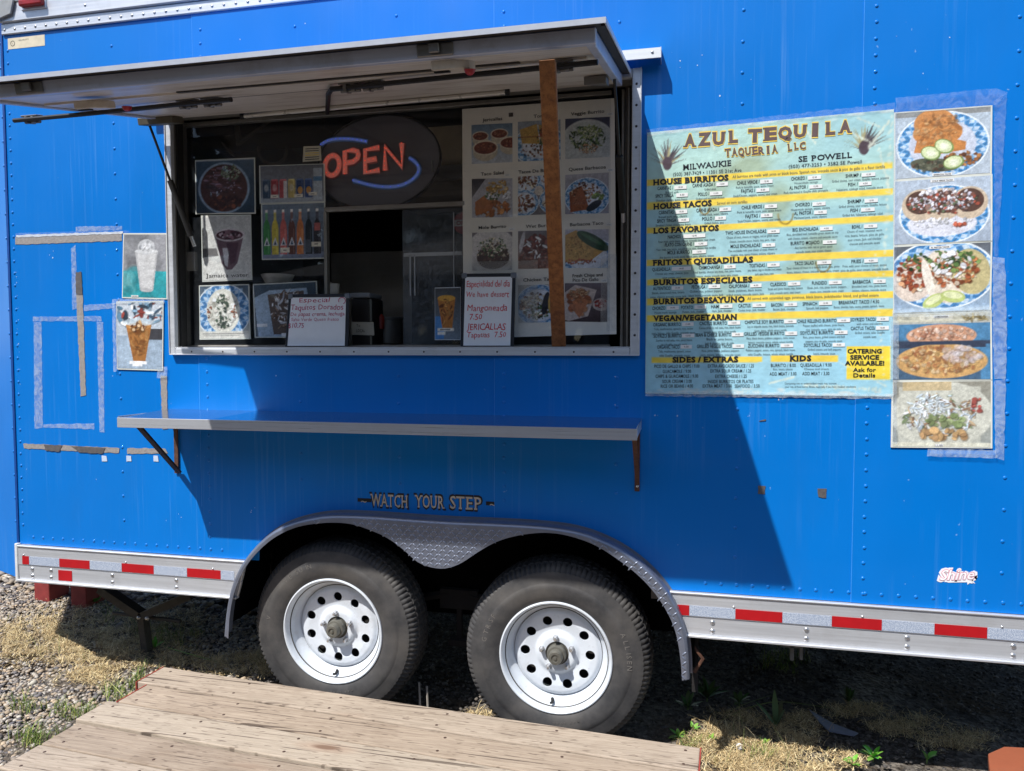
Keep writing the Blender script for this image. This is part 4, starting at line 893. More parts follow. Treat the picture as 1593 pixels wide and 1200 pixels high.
        c.grad((70, 90, 110), (206, 206, 196)); c.rect(.1, .06, .88, .86, (150, 190, 222)); c.plate(.48, .48, .56, .52, .62, 10, (60, 130, 196)); c.ell(.48, .48, .34, .42, (226, 222, 206)); b(60, (.48, .48, .3, .36), (.02, .05), [(236, 234, 220), (206, 200, 180), (222, 214, 200)]); b(44, (.46, .35, .12, .18), (.01, .03), [(64, 84, 62), (50, 66, 54), (110, 124, 96)]); b(30, (.48, .68, .14, .12), (.01, .03), [(64, 84, 62), (50, 66, 54)]); b(10, (.2, .5, .05, .12), (.01, .03), [(150, 84, 56)]); b(10, (.7, .5, .05, .14), (.01, .03), [(150, 84, 56)]); c.rect(.0, .86, 1, 1, (214, 210, 196)); c.rect(.05, .90, .9, .915, (90, 90, 90), .6); c.rect(.05, .94, .8, .95, (90, 90, 90), .6)
    elif kind == 'tray':
        c.grad((58, 78, 96), (70, 84, 100)); c.poly([(.0, .25), (.25, .12), (.85, .1), (.95, 1), (.05, 1)], (160, 184, 208)); c.poly([(.22, .2), (.8, .15), (.85, .95), (.3, .95)], (96, 76, 66)); b(120, (.55, .5, .28, .38), (.02, .06), [(214, 208, 206), (150, 116, 92), (236, 232, 232), (110, 72, 52)], (.15, .4)); b(14, (.6, .5, .24, .36), (.04, .1), white, (.15, .3)); c.rect(.03, .75, .2, .81, (236, 236, 236)); c.rect(.42, .93, .56, .99, (236, 236, 236))
    elif kind == 'mangonada':
        c.grad((70, 74, 80), (110, 130, 150)); c.rect(0, .55, .35, 1, (60, 130, 206)); c.poly([(.1, .2), (.8, .2), (.68, .78), (.3, .8)], (190, 112, 40)); c.ell(.45, .2, .35, .06, (226, 160, 50)); b(26, (.45, .45, .22, .25), (.02, .07), [(130, 64, 30), (214, 144, 60)], (.2, .4)); c.rect(.1, .78, .75, .84, (226, 222, 214)); c.rect(.1, .85, .42, .91, (226, 222, 214)); c.rect(.2, .8, .6, .82, (70, 70, 70))
    elif kind == 'horchata':
        c.grad((150, 150, 156), (150, 152, 158)); b(40, (.5, .3, .5, .3), (.05, .2), [(126, 128, 134), (166, 168, 172), (140, 140, 146)], al=.4); c.rect(0, .58, 1, 1, (30, 176, 188)); b(30, (.5, .8, .5, .2), (.05, .2), [(40, 190, 200), (24, 160, 176), (110, 200, 206)], al=.4)
        c.poly([(.28, .28), (.80, .28), (.70, .88), (.40, .88)], (176, 176, 178)); c.poly([(.33, .3), (.76, .3), (.67, .88), (.43, .88)], (196, 196, 196)); c.ell(.55, .88, .14, .03, (170, 170, 172)); c.ell(.54, .2, .2, .12, (186, 188, 192)); c.ell(.54, .27, .27, .035, (206, 208, 210)); c.ell(.54, .17, .1, .05, (210, 212, 216)); b(16, (.54, .19, .16, .07), (.01, .03), [(230, 232, 236), (140, 144, 150)], al=.7)
    elif kind == 'iced_coffee':
        c.grad((196, 206, 216), (150, 168, 186)); b(60, (.5, .18, .5, .2), (.02, .08), [(74, 120, 150), (230, 236, 240), (120, 160, 190), (50, 70, 90), (160, 60, 50)], (.15, .5)); c.rect(0, .5, 1, 1, (146, 168, 190)); c.rect(.6, .4, 1, .56, (60, 60, 66)); c.ell(.3, .75, .3, .2, (166, 190, 212), .4, .5, .6)
        c.poly([(.2, .34), (.76, .34), (.63, .88), (.36, .88)], (170, 104, 42)); c.ell(.48, .36, .27, .05, (200, 130, 60)); c.ell(.48, .30, .33, .06, (190, 206, 216), 0, .2, .8); b(50, (.48, .55, .18, .26), (.02, .06), [(214, 146, 72), (130, 70, 26), (150, 88, 34)], (.25, .5), al=.7); b(14, (.48, .38, .22, .04), (.01, .03), [(110, 50, 24), (230, 190, 140)]); c.rect(.28, .88, .66, .925, (236, 238, 240)); c.rect(.34, .92, .56, .96, (236, 238, 240))
    elif kind == 'plate_limes':
        c.grad((176, 192, 206), (176, 190, 204)); c.rect(0, 0, 1, .08, (140, 142, 140)); c.plate(.5, .52, .49, .5, .72, 12, (60, 140, 206)); c.ell(.5, .52, .35, .37, (196, 204, 222))
        c.ell(.42, .82, .26, .1, (90, 92, 70), .15); b(60, (.42, .82, .24, .09), SS, [(70, 76, 60), (120, 120, 96), (96, 70, 50)], al=.8); b(60, (.7, .75, .2, .1), SS, [(150, 86, 40), (176, 110, 54), (110, 60, 34)])
        c.ell(.42, .2, .22, .22, (216, 136, 66)); c.ell(.45, .34, .26, .2, (214, 132, 60)); c.poly([(.2, .62), (.26, .3), (.75, .5), (.74, .62), (.5, .66)], (212, 128, 56)); b(120, (.45, .32, .24, .26), (.012, .035), [(226, 154, 84), (196, 112, 44), (236, 176, 110)], al=.5); b(26, (.5, .15, .2, .1), SS, [(150, 90, 40), (176, 110, 60)], al=.5)
        for x, y, r in ((.38, .64, .5), (.52, .55, .7), (.62, .80, -.25)): c.ell(x, y, .11, .10, (120, 150, 70), r); c.ell(x - .005, y - .005, .095, .085, (214, 226, 166), r); c.ell(x, y, .05, .05, (236, 240, 206), r, .6)
    elif kind == 'plate_tacos':
        c.grad((176, 192, 210), (160, 176, 196)); c.plate(.52, .56, .47, .46, .7, 9, (50, 140, 214)); c.ell(.5, .7, .36, .2, (214, 216, 228))
        for x in (.27, .52, .78): c.ell(x, .4, .19, .25, (206, 182, 152), .2); c.ell(x, .36, .15, .18, (90, 60, 48), .2)
        b(160, (.5, .33, .36, .17), (.012, .032), [(226, 222, 232), (206, 200, 216), (240, 236, 244)], (.5, 1)); b(110, (.52, .38, .38, .17), (.012, .03), [(120, 70, 56), (190, 80, 56), (84, 60, 56), (150, 110, 96), (96, 110, 76)]); b(50, (.5, .68, .3, .08), (.01, .03), white); b(12, (.68, .72, .06, .03), (.02, .03), [(206, 90, 60)])
    elif kind == 'al_pastor':
        c.grad((90, 96, 104), (150, 180, 210)); c.plate(.5, .45, .56, .52, .72, 9, (56, 130, 200)); c.ell(.22, .5, .22, .34, (224, 204, 186), .3); c.ell(.52, .48, .2, .4, (228, 212, 190), -.2); c.ell(.8, .42, .2, .34, (196, 180, 120), -.2)
        b(130, (.22, .42, .18, .26), (.015, .04), [(196, 96, 50), (226, 160, 110), (150, 60, 34), (240, 226, 206)]); b(150, (.62, .38, .26, .26), (.015, .04), [(196, 96, 50), (150, 70, 34), (226, 200, 170), (206, 120, 60)]); b(90, (.5, .25, .42, .16), (.012, .035), green + [(120, 150, 70)]); b(24, (.6, .3, .2, .2), (.02, .05), white, (.4, .8)); c.ell(.36, .5, .05, .3, (236, 224, 206), -.2)
        for x, y, r in ((.42, .84, -.6), (.62, .78, .2)): c.ell(x, y, .13, .09, (190, 206, 110), r); c.ell(x, y - .02, .1, .05, (226, 232, 170), r)
        c.rect(0, .93, 1, 1, (176, 200, 220), .6)
    elif kind == 'quesadillas':
        c.grad((196, 196, 180), (56, 74, 96)); c.rect(0, .16, 1, 1, (66, 130, 180)); c.rect(0, .4, .3, 1, (60, 72, 92), .6); c.rect(.3, .55, .9, 1, (60, 76, 100), .6)
        c.ell(.5, .34, .36, .17, (214, 150, 112)); c.rect(.05, .42, .95, .52, (50, 60, 84)); b(120, (.5, .31, .32, .10), (.01, .03), [(226, 176, 146), (190, 116, 84), (240, 206, 186)], al=.7); c.rect(.0, .42, 1, .47, (50, 60, 84), .9)
        c.ell(.5, .72, .47, .26, (214, 160, 90)); c.rect(0, .44, 1, .475, (50, 62, 86)); b(240, (.5, .7, .42, .20), (.012, .04), [(226, 176, 100), (196, 128, 70), (236, 200, 150), (180, 104, 60)], al=.6); b(60, (.7, .64, .2, .14), (.02, .05), [(236, 220, 222), (226, 206, 206)], al=.4)
        c.rect(.0, 0, .99, .13, (206, 202, 176)); c.rect(.28, .03, .62, .10, (232, 228, 206)); b(20, (.82, .08, .14, .05), (.02, .05), [(190, 170, 110), (160, 140, 90)], (.2, .4))
    elif kind == 'nacho_tray':
        c.grad((150, 146, 130), (150, 156, 150)); c.ell(.5, .5, .52, .5, (206, 206, 190)); c.rect(.06, .08, .9, .94, (196, 196, 180), .8); c.rect(.1, .0, .6, .14, (206, 176, 120), .8); b(200, (.48, .52, .37, .33), (.02, .06), [(206, 216, 226), (186, 206, 220), (226, 230, 236), (190, 160, 120), (150, 110, 80), (120, 140, 96)], (.15, .45)); b(60, (.36, .36, .22, .16), (.02, .06), [(206, 222, 232), (226, 236, 240)], (.15, .35)); b(40, (.55, .6, .2, .1), (.02, .05), [(130, 150, 90), (150, 166, 110)]); b(30, (.5, .82, .25, .08), (.03, .06), [(206, 160, 100), (186, 140, 90)]); b(14, (.86, .36, .06, .1), (.02, .04), [(180, 80, 70)]); c.rect(.0, .93, 1, 1, (214, 212, 190))
    elif kind == 'round_sign':
        c.grad((180, 60, 66), (170, 50, 60)); c.rect(0, .38, 1, .64, (206, 196, 192)); 
    c.vn(.16, 7); c.vn(.18, 2); c.vn(.12, 1); g_ = c.a.mean(2, keepdims=True); c.a = g_ + (c.a - g_) * .80; c.a = (c.a - 118) * 1.0 + 126; return c.out()

def photo(name, kind, px, Y, label, cat, mat, group=None, W=72, H=66, seed=1, border=.004, edge=LAMIN, th=.0015, parent=None, captions=()):
    """px = TL,TR,BR,BL pixels measured on the plane Y; print in front of a laminated sheet"""
    c4 = [oY(x, y, Y) for x, y in px]
    ce = sum(c4, Vector()) / 4
    grow = [c + (c - ce).normalized() * border * 1.6 for c in c4]
    back = MB().prism([Vector((g.x, Y, g.z)) for g in grow], (0, th, 0))
    if parent is None:
        root = empty(name, (ce.x, Y, ce.z), label, cat, group); back.build('laminated_edge', edge, root)
    else: root = parent
    sheet('picture' if parent is None else name, [Vector((c.x, Y - .0006, c.z)) for c in c4], food(kind, W, H, seed), mat, root)
    for (s, u, v, h, col) in captions:
        p = (c4[0] * (1 - u) + c4[1] * u) * (1 - v) + (c4[3] * (1 - u) + c4[2] * u) * v
        ang = math.atan2(c4[1].z - c4[0].z, c4[1].x - c4[0].x)
        mb = MB(); wd = len(s) * h * .85 + .006
        mb.add([(p.x + a * math.cos(ang) - b_ * math.sin(ang), Y - .0012, p.z + a * math.sin(ang) + b_ * math.cos(ang)) for a, b_ in ((-wd / 2, -h), (wd / 2, -h), (wd / 2, h), (-wd / 2, h))], [(0, 1, 2, 3)])
        lb = mb.build('name_label', PAPER, root); mb = MB(); text(mb, s, p, h, wd * .86, ang=ang, off=.01, Y=Y - .0018); mb.build('label_lettering', INK, lb)
    return root
def rect4(x0, y0, x1, y1, dy=0): return [(x0, y0 + dy), (x1, y0), (x1, y1), (x0, y1 + dy * .3)]

# photos taped beside the menu
Yw = -.0112
photo('food_photo', 'plate_limes', [(1393, 177), (1541, 166), (1540, 269), (1393, 279)], Yw, 'top photo of the right column: golden folded food with three lime wedges', 'photo', PRINT, 'food photos taped right of the menu', 84, 72, 3, captions=[('BARBACOA TACOS', .5, .975, .0042, 0)])
photo('food_photo', 'plate_tacos', [(1392.5, 283), (1541, 273), (1541, 374), (1391, 381)], Yw, 'second photo down: three tacos under white crumbled cheese on patterned plate', 'photo', PRINT, 'food photos taped right of the menu', 84, 68, 5, captions=[('CHILE VERDE TACOS', .5, .03, .0042, 0)])
photo('food_photo', 'al_pastor', [(1391, 385), (1541, 377), (1539, 482), (1391, 487)], Yw, 'middle photo: orange meat tacos with green herbs and two lime wedges', 'photo', PRINT, 'food photos taped right of the menu', 84, 70, 8, captions=[('AL PASTOR TACOS', .48, .035, .0042, 0)])
photo('food_photo', 'quesadillas', [(1390, 490), (1540, 485), (1541, 590), (1389, 591)], Yw, 'fourth photo down: two browned folded quesadillas on blue ground', 'photo', PRINT, 'food photos taped right of the menu', 84, 70, 9, captions=[('CHIMICHANGA', .5, .05, .004, 0)])
photo('food_photo', 'nacho_tray', [(1390, 595), (1541, 593), (1541, 696), (1388.5, 694.5)], Yw, 'bottom photo of the column: shredded cheese over a clear tray of food', 'photo', PRINT, 'food photos taped right of the menu', 84, 70, 11, captions=[('11.00', .48, .975, .004, 0)])
# photos on the left wall
photo('drink_photo', 'horchata', [(193, 365), (258, 365), (259, 464), (191, 462)], -.003, 'photo of a milky drink in a domed plastic cup on turquoise', 'photo', PRINT, 'drink photos taped left of the hatch', 50, 74, 13, captions=[('HORCHATA', .28, .985, .004, 0)])
photo('drink_photo', 'iced_coffee', [(182, 471), (253, 470), (252, 575), (183, 573)], -.0045, 'photo of amber iced coffee in a clear plastic cup', 'photo', PRINT, 'drink photos taped left of the hatch', 54, 80, 17, captions=())
# papers behind the left pane
YP = .057
photo('window_photo', 'stew', [(305, 251), (395, 247), (396, 331), (306, 332)], YP, 'photo of a white bowl of dark red stew topped with herbs', 'photo', PRINT_IN, None, 64, 60, 19)
photo('window_photo', 'cans', [(405, 259), (503, 256), (504, 313), (406, 316)], YP, 'photo of a row of six soda cans and a water bottle', 'photo', PRINT_IN, None, 76, 46, 20)
photo('window_photo', 'bottles', [(408, 319), (504, 316), (505, 401), (409, 403)], YP, 'photo of seven glass soda bottles, green yellow red brown and orange', 'photo', PRINT_IN, None, 76, 66, 21)
ja = photo('window_photo', 'jamaica', [(314, 337), (389, 336), (391, 434), (316, 437)], YP, 'photo of a cup of dark purple jamaica water on cream paper', 'photo', PRINT_IN, None, 56, 74, 22)
mb = MB(); text(mb, 'Jamaica water', oY(353.5, 428.5, YP), .0155, oY(387, 428, YP).x - oY(321, 428, YP).x, off=-.005, serif=True, Y=YP - .0016); mb.build('caption', INK, ja)
photo('window_photo', 'wet_burrito', [(311, 446), (386, 444), (388, 526), (312, 527)], YP, 'sunlit photo of a sauced burrito on blue checked plate, lowest left', 'photo', PRINT_IN, None, 60, 66, 23)
photo('window_photo', 'tray', [(395, 444), (491, 439), (494, 524), (398, 524)], YP, 'photo of loaded food in a clear clamshell tray, half behind whiteboard', 'photo', PRINT_IN, None, 70, 62, 24)
photo('framed_drink_photo', 'mangonada', [(677, 449), (716, 448), (716, 528), (677, 528)], .045, 'small photo of an orange mango drink beside the right whiteboard', 'photo', PRINT_IN, None, 40, 62, 25, .002, simple('white_stand_edge', (206, 212, 220), .4))
# note with yellow marks
c4 = [oY(*p, .055) for p in ((472, 228), (499, 227), (500, 250), (471, 252))]
nr = empty('paper_note', c4[0], 'small white paper note with yellow highlighted lines beside the open sign', 'note')
MB().prism(c4, (0, .0008, 0)).build('note_paper', simple('note_paper', (214, 208, 186), .7), nr)
for k in range(6):
    a = c4[0].lerp(c4[3], .15 + k * .14); b = c4[1].lerp(c4[2], .15 + k * .14); u = a.lerp(b, .12); v = a.lerp(b, .88)
    MB().add([(u.x, .0546, u.z), (v.x, .0546, v.z), (v.x, .0546, v.z - .0028), (u.x, .0546, u.z - .0028)], [(0, 1, 2, 3)]).build('note_line', YEL if k in (2, 3) else INK, nr)
# round red sign at the back window edge
sg = oY(722, 347, .12); sroot = empty('round_sticker', sg, 'round red and white sticker half hidden behind the photo board', 'sticker')
mb = MB(); mb.prism([(sg.x + .042 * math.cos(t), .12, sg.z + .042 * math.sin(t)) for t in np.linspace(0, 6.283, 33)[:-1]], (0, .002, 0)); mb.build('sticker_disc', simple('faded_red', (176, 84, 86), .6), sroot)
MB().box(sg.x - .037, sg.x + .037, .1185, .1195, sg.z - .012, sg.z + .012).build('sticker_band', simple('faded_white', (206, 196, 190), .6), sroot)
mb = MB(); text(mb, 'OPEN', (sg.x, .118, sg.z), .015, .06, off=.03); mb.build('sticker_lettering', simple('faded_red', (176, 84, 86), .6), sroot)

# ------------------------------------------------------------------ board of twelve dishes in the right pane
YB = .056
bc = [oY(x, y, YB) for x, y in ((719, 170), (956, 153), (959, 520), (721, 527))]
board = empty('dish_board', bc[0].lerp(bc[2], .5), 'large cream board of labelled dish photos filling the right window pane', 'menu board')
MB().prism(bc, (0, .003, 0)).build('board_panel', CREAM, board)
mb = MB(); mb.box(bc[2].x - .035, bc[2].x + .0, YB - .0008, YB, bc[2].z + .01, bc[2].z + .28); mb.build('tape_patch', CLEARTAPE, board)
def bphoto(kind, px, seed):
    c4 = [oY(x, y, YB) for x, y in px]; sheet('dish_photo', [Vector((c.x, YB - .001, c.z)) for c in c4], food(kind, 56, 54, seed), PRINT_IN, board)
bphoto('ramekins', [(733.5, 195), (797.3, 191.8), (797.3, 252.5), (734, 255.7)], 31); bphoto('torta', [(805.7, 190.2), (872, 186), (872, 248.7), (806, 251.6)], 32); bphoto('salad', [(879.4, 185.4), (948.7, 182), (948.7, 244.4), (879.4, 248)], 33)
bphoto('taco_salad', [(734, 278.8), (797.3, 277.5), (797.3, 337.8), (734.6, 339)], 34); bphoto('four_plates', [(806, 275), (871, 272.4), (871, 332.8), (806, 335.8)], 35); bphoto('quesa', [(879.4, 272.6), (947, 268.7), (947, 332), (879.4, 333.5)], 36)
bphoto('mole', [(734.6, 362.5), (797, 361), (797, 420.2), (735, 421.6)], 37); bphoto('wet', [(806, 360), (872, 358.5), (872, 417.5), (806, 419)], 38); bphoto('quesadilla_pepper', [(879.4, 357.8), (947, 356.9), (945.8, 417), (879.4, 417.3)], 39)
bphoto('chicken_tacos', [(806, 444), (871, 441.8), (871, 501.3), (806.6, 502.3)], 40); bphoto('chips', [(878.6, 441), (944.8, 440.4), (944.8, 501.4), (878.6, 500.4)], 41)
for s, x, y, wpx in (('Jericallas', 766, 186, 31), ('Tortas', 842, 180.5, 24), ('Veggie Burrito', 914, 175.5, 52), ('Taco Salad', 766, 270, 36), ('Tacos De Barbacoa', 838.5, 266, 64), ('Quesa Barbacoa', 913.5, 262, 58), ('Mole Burrito', 766, 353.5, 43), ('Wet Burrito', 840, 351.5, 44), ('Barbacoa Taco', 912.6, 348.5, 52), ('Chicken Tacos', 840, 435, 52), ('Fresh Chips and', 914, 428.5, 47), ('Pico De Gallo', 911, 435.5, 40)):
    wd = oY(x + wpx / 2, y, YB).x - oY(x - wpx / 2, y, YB).x; mb = MB(); text(mb, s, oY(x, y, YB), .0112, wd, ang=.018, off=.012, Y=YB - .0012); mb.build('caption', INK, board)
for x, y in ((789, 273), (949, 265), (796, 357), (947, 350), (940, 437), (949, 178)):
    q = oY(x, y, YB); pt = MB().box(q.x - .0105, q.x + .0105, YB - .0022, YB - .0016, q.z - .0042, q.z + .0042).build('price_tag', PAPER, board); mb = MB(); text(mb, '14.00' if x < 900 else '13.50', q, .0036, .012, Y=YB - .0026); mb.build('price', INK, pt)
q = oY(795, 179, YB); MB().box(q.x - .008, q.x + .008, YB - .0016, YB - .0011, q.z - .007, q.z + .007).build('dark_sticker', simple('dark_sticker', (70, 62, 58), .6), board)

# ------------------------------------------------------------------ lit OPEN sign
osg = oY(588, 253, .085); osr = empty('open_sign', osg, 'oval black LED sign reading OPEN with blue light arcs', 'open sign')
SN = simple('sign_black_face', (96, 94, 100), .35, var=.1, vs=6, bump=.03)
rx = (oY(682, 253, .085).x - oY(492, 253, .085).x) / 2; rz = (oY(588, 181, .085).z - oY(588, 327, .085).z) / 2
ta = .09
def E_(a, kx, kz, y=.085): return Vector((osg.x + rx * kx * math.cos(a) * math.cos(ta) - rz * kz * math.sin(a) * math.sin(ta), y, osg.z + rx * kx * math.cos(a) * math.sin(ta) + rz * kz * math.sin(a) * math.cos(ta)))
MB().prism([E_(t, 1, 1) for t in np.linspace(0, 6.283, 65)[:-1]], (0, .022, 0)).build('sign_face', SN, osr, smooth=True)
mb = MB(); rr = [E_(t, 1, 1, .084) for t in np.linspace(0, 6.283, 65)]; mb.tube(rr, .004, 6, False); mb.build('sign_rim', simple('sign_black_rim', (16, 15, 16), .3), osr, smooth=True)
NR = emit_mat('neon_letter_red', (206, 136, 126), (255, 120, 100), .14); NB = emit_mat('neon_arc_blue', (140, 164, 206), (100, 140, 255), .10)
LR = emit_mat('led_red_dot', (240, 110, 80), (255, 70, 40), .5); LBd = emit_mat('led_blue_dot', (110, 130, 255), (80, 100, 255), .4)
HALO = simple('sign_red_outline', (150, 84, 78), .4, bump=0); HALOB = simple('sign_blue_outline', (84, 120, 170), .4, bump=0)
ldots = []
for ch, x, y, wp, hp in (('O', 517.5, 258, 27, 41), ('P', 547.5, 252, 27, 42), ('E', 579.5, 249.5, 28, 42), ('N', 613.5, 244.5, 35, 44)):
    q = oY(x, y, .082); wd = oY(x + wp / 2, y, .082).x - oY(x - wp / 2, y, .082).x; h = hp / 430
    st = {'O': [[(.5 + .42 * math.cos(t), .5 + .46 * math.sin(t)) for t in np.linspace(0, 6.283, 24)]],
          'P': [[(.12, .0), (.12, 1), (.6, 1), (.85, .9), (.9, .75), (.85, .6), (.6, .48), (.14, .48)]],
          'E': [[(.9, 1), (.12, 1), (.12, 0), (.9, 0)], [(.14, .52), (.75, .52)]], 'N': [[(.1, 0), (.1, 1), (.85, 0), (.85, 1)]]}[ch]
    hl = MB(); fm = MB(); lm = MB()
    for path in st:
        P3 = [Vector((q.x + (u - .5) * wd, .0835, q.z + (v - .5) * h * .86 + (u - .5) * wd * .12)) for u, v in path]
        hl.tube([p + Vector((0, .001, 0)) for p in P3], .0150, 8); fm.tube([p - Vector((0, .0095, 0)) for p in P3], .0100, 8)
        L_ = 0; acc = 0
        for a, b in zip(P3, P3[1:]):
            d = (b - a).length; t = acc
            while t < d: lm.dome(a + (b - a) * (t / d) - Vector((0, .0105, 0)), .0026, .002, 6); t += .0165
            acc = t - d
    for v_ in (hl, fm):
        v_.v = [(p[0], .0835 + (p[1] - .0835) * .55, p[2]) for p in v_.v]
    o1 = hl.build('letter_outline', HALO, osr, smooth=True); o1['label'] = 'dull red outline of the letter ' + ch
    fm.build('letter_tube', NR, o1, smooth=True); lm.v = [(p[0], p[1] + .0003, p[2]) for p in lm.v]; lm.build('led_dots', LR, o1, kind='stuff')
def arcpx(pts):
    P3 = resample([oY(x, y, .0835) for x, y in pts], 24, 2); hl = MB().tube([p + Vector((0, .001, 0)) for p in P3], .0105, 8); fm = MB().tube([p - Vector((0, .0085, 0)) for p in P3], .0060, 8)
    for v_ in (hl, fm): v_.v = [(p[0], .0835 + (p[1] - .0835) * .55, p[2]) for p in v_.v]
    o1 = hl.build('arc_outline', HALOB, osr, smooth=True); fm.build('arc_tube', NB, o1, smooth=True); lm = MB()
    for p in P3[::2]: lm.dome(p - Vector((0, .0077, 0)), .0024, .002, 6)
    lm.build('led_dots', LBd, o1, kind='stuff')
arcpx([(500, 226), (512, 219), (530, 216.5), (552, 217.5), (572, 221)]); arcpx([(550, 281), (575, 288), (600, 291.5), (625, 289), (645, 278), (654, 264), (648, 253), (637, 246)])
MB().tube([oY(672, 250, .08), oY(673, 268, .08)], .0035, 6).build('hanging_wire', simple('grey_wire', (120, 118, 116), .5), osr)

# ------------------------------------------------------------------ whiteboards on the sill
MARK = simple('red_marker_ink', (214, 24, 52), .5, bump=0); MARK2 = simple('violet_red_marker_ink', (186, 44, 96), .5, bump=0); WB = simple('whiteboard_white', (240, 243, 248), .3, var=.02, bump=0); WBF = simple('whiteboard_black_frame', (34, 38, 48), .45)
def whiteboard(px, label, lines, Y=.012, frame_px=4, mat=MARK):
    c4 = [oY(x, y, Y) for x, y in px]; c4[2].z = c4[3].z = .8035; r_ = empty('whiteboard', (c4[3] + c4[2]) / 2, label, 'whiteboard')
    MB().prism(c4, (0, .008, 0)).build('board_frame', WBF, r_, bevel=.002)
    ins = [c4[0] + Vector((.012, 0, -.013)), c4[1] + Vector((-.012, 0, -.013)), c4[2] + Vector((-.012, 0, .004)), c4[3] + Vector((.012, 0, .004))]
    MB().prism([v + Vector((0, -.0015, 0)) for v in ins], (0, .001, 0)).build('writing_surface', WB, r_)
    for k, cc in enumerate((c4[0] + Vector((.008, 0, -.008)), c4[1] + Vector((-.008, 0, -.008)))):
        MB().box(cc.x - .010, cc.x + .010, Y - .003, Y + .01, cc.z - .010, cc.z + .010).build('corner_guard', simple('grey_corner_guard', (110, 118, 130), .4), r_, bevel=.004, seg=2)
    for s, x0, x1, y, hpx, off in lines:
        q = oY((x0 + x1) / 2, y, Y); wd = oY(x1, y, Y).x - oY(x0, y, Y).x; mb = MB(); text(mb, s, q, hpx / 450, wd, off=off - .001, jit=.12, Y=Y - .0022, slant=.12); mb.build('handwriting', mat, r_)
    return r_
whiteboard([(719, 426), (802, 425), (799, 541), (716, 541)], 'tall whiteboard with red handwriting offering desserts and jericallas', [('Especialidad del dia', 726, 793, 441.5, 10, .0), ('We have dessert', 726, 792, 458, 9, 0), ('Mangoneada', 727, 789, 479, 10, .0), ('7.50', 731, 750, 493, 9, .0), ('JERICALLAS', 726, 787, 508.5, 10, 0), ('Tapatias  7.50', 727, 787, 521, 8.5, 0)])
whiteboard([(449, 458), (543, 457), (541, 541), (443, 541)], 'low whiteboard with red and violet handwriting for taquitos special', [('Especial', 466, 514, 467, 8, 0), ('Taquitos Dorados', 453, 534, 478, 9, 0), ('De papas crema, lechuga', 452, 536, 488.5, 6.5, 0), ('Salsa Verde Queso fresco', 453, 527, 497, 5.5, -.005), ('$10.75', 449, 473, 506.5, 8, 0)], mat=MARK2)
q = oY(532, 468, .009); MB().tube([q + Vector((.014 * math.cos(t), .0, .012 * math.sin(t))) for t in np.linspace(-1.2, 3.6, 16)], .0012, 5).build('marker_curl', MARK2, [o for o in COL.objects if o.name.startswith('whiteboard')][-1])
# tip jar with a paper label, behind the sill
tj = oY(562, 526, .11); tr_ = empty('napkin_holder', tj, 'black countertop holder with grey lid and handwritten paper label', 'holder')
a = oY(546, 464, .1); b = oY(578, 541, .1)
MB().box(a.x, b.x, .10, .22, .80, a.z).build('holder_body', simple('holder_dark', (40, 38, 38), .3), tr_, bevel=.006); MB().box(a.x - .004, b.x - .004, .095, .22, a.z + .0005, a.z + .02).build('holder_lid', simple('holder_lid_grey', (120, 124, 130), .5), tr_, bevel=.006, seg=2)
l0 = oY(546, 501, .095); l1 = oY(581, 522, .095); ll = MB().prism([(l0.x, .096, l0.z), (l1.x, .096, l0.z - .002), (l1.x + .003, .096, l1.z), (l0.x + .002, .096, l1.z + .003)], (0, .001, 0)).build('paper_label', simple('holder_label', (180, 174, 158), .7), tr_)
mb = MB(); text(mb, 'To', (l0.x + .03, .0952, l0.z - .014), .010, Y=.0952, jit=.05); text(mb, 'LOCAL', (l0.x + .04, .0952, l0.z - .034), .012, .036, Y=.0952, jit=.05); mb.build('handwriting', INK, ll)
# small kitchen things standing behind the panes
def kitchen(name, px, top, bot, Y, prof, mat, label, cat):
    a = oY(px, top, Y); b = oY(px, bot, Y); h = a.z - b.z; n_ = 20; vs = []
    for t_, r_ in prof: vs += [(a.x + r_ * math.cos(k * 2 * math.pi / n_), Y + r_ * math.sin(k * 2 * math.pi / n_), b.z + h * t_) for k in range(n_)]
    fs = [(i * n_ + k, i * n_ + (k + 1) % n_, (i + 1) * n_ + (k + 1) % n_, (i + 1) * n_ + k) for i in range(len(prof) - 1) for k in range(n_)] + [tuple(range(n_)), tuple((len(prof) - 1) * n_ + k for k in range(n_))]
    return tag(MB().add(vs, fs).build(name, mat, smooth=True), label, cat)
KW = simple('kitchen_white_plastic', (226, 222, 214), .5); KS = simple('kitchen_grey_steel', (150, 150, 152), .3, .6)
kitchen('mixing_bowl', 432, 428, 446, .16, [(0, .025), (.3, .05), (.8, .062), (1, .066)], KW, 'pale bowl just above the clamshell tray photo, behind glass', 'bowl')
kitchen('paper_cup_stack', 517, 442, 470, .17, [(0, .02), (.5, .024), (.52, .026), (1, .029)], KW, 'white paper cups at the left edge of the open serving gap', 'cup stack')
kitchen('stock_pot', 600, 494, 534, .32, [(0, .07), (.9, .07), (.92, .075), (1, .075)], KS, 'steel pot on the counter seen through the open gap', 'pot')
kitchen('squeeze_bottle', 590, 480, 512, .2, [(0, .02), (.6, .02), (.72, .012), (.76, .006), (1, .003)], simple('squeeze_red', (150, 50, 40), .4), 'small red squeeze bottle beside the black holder in the gap', 'bottle')
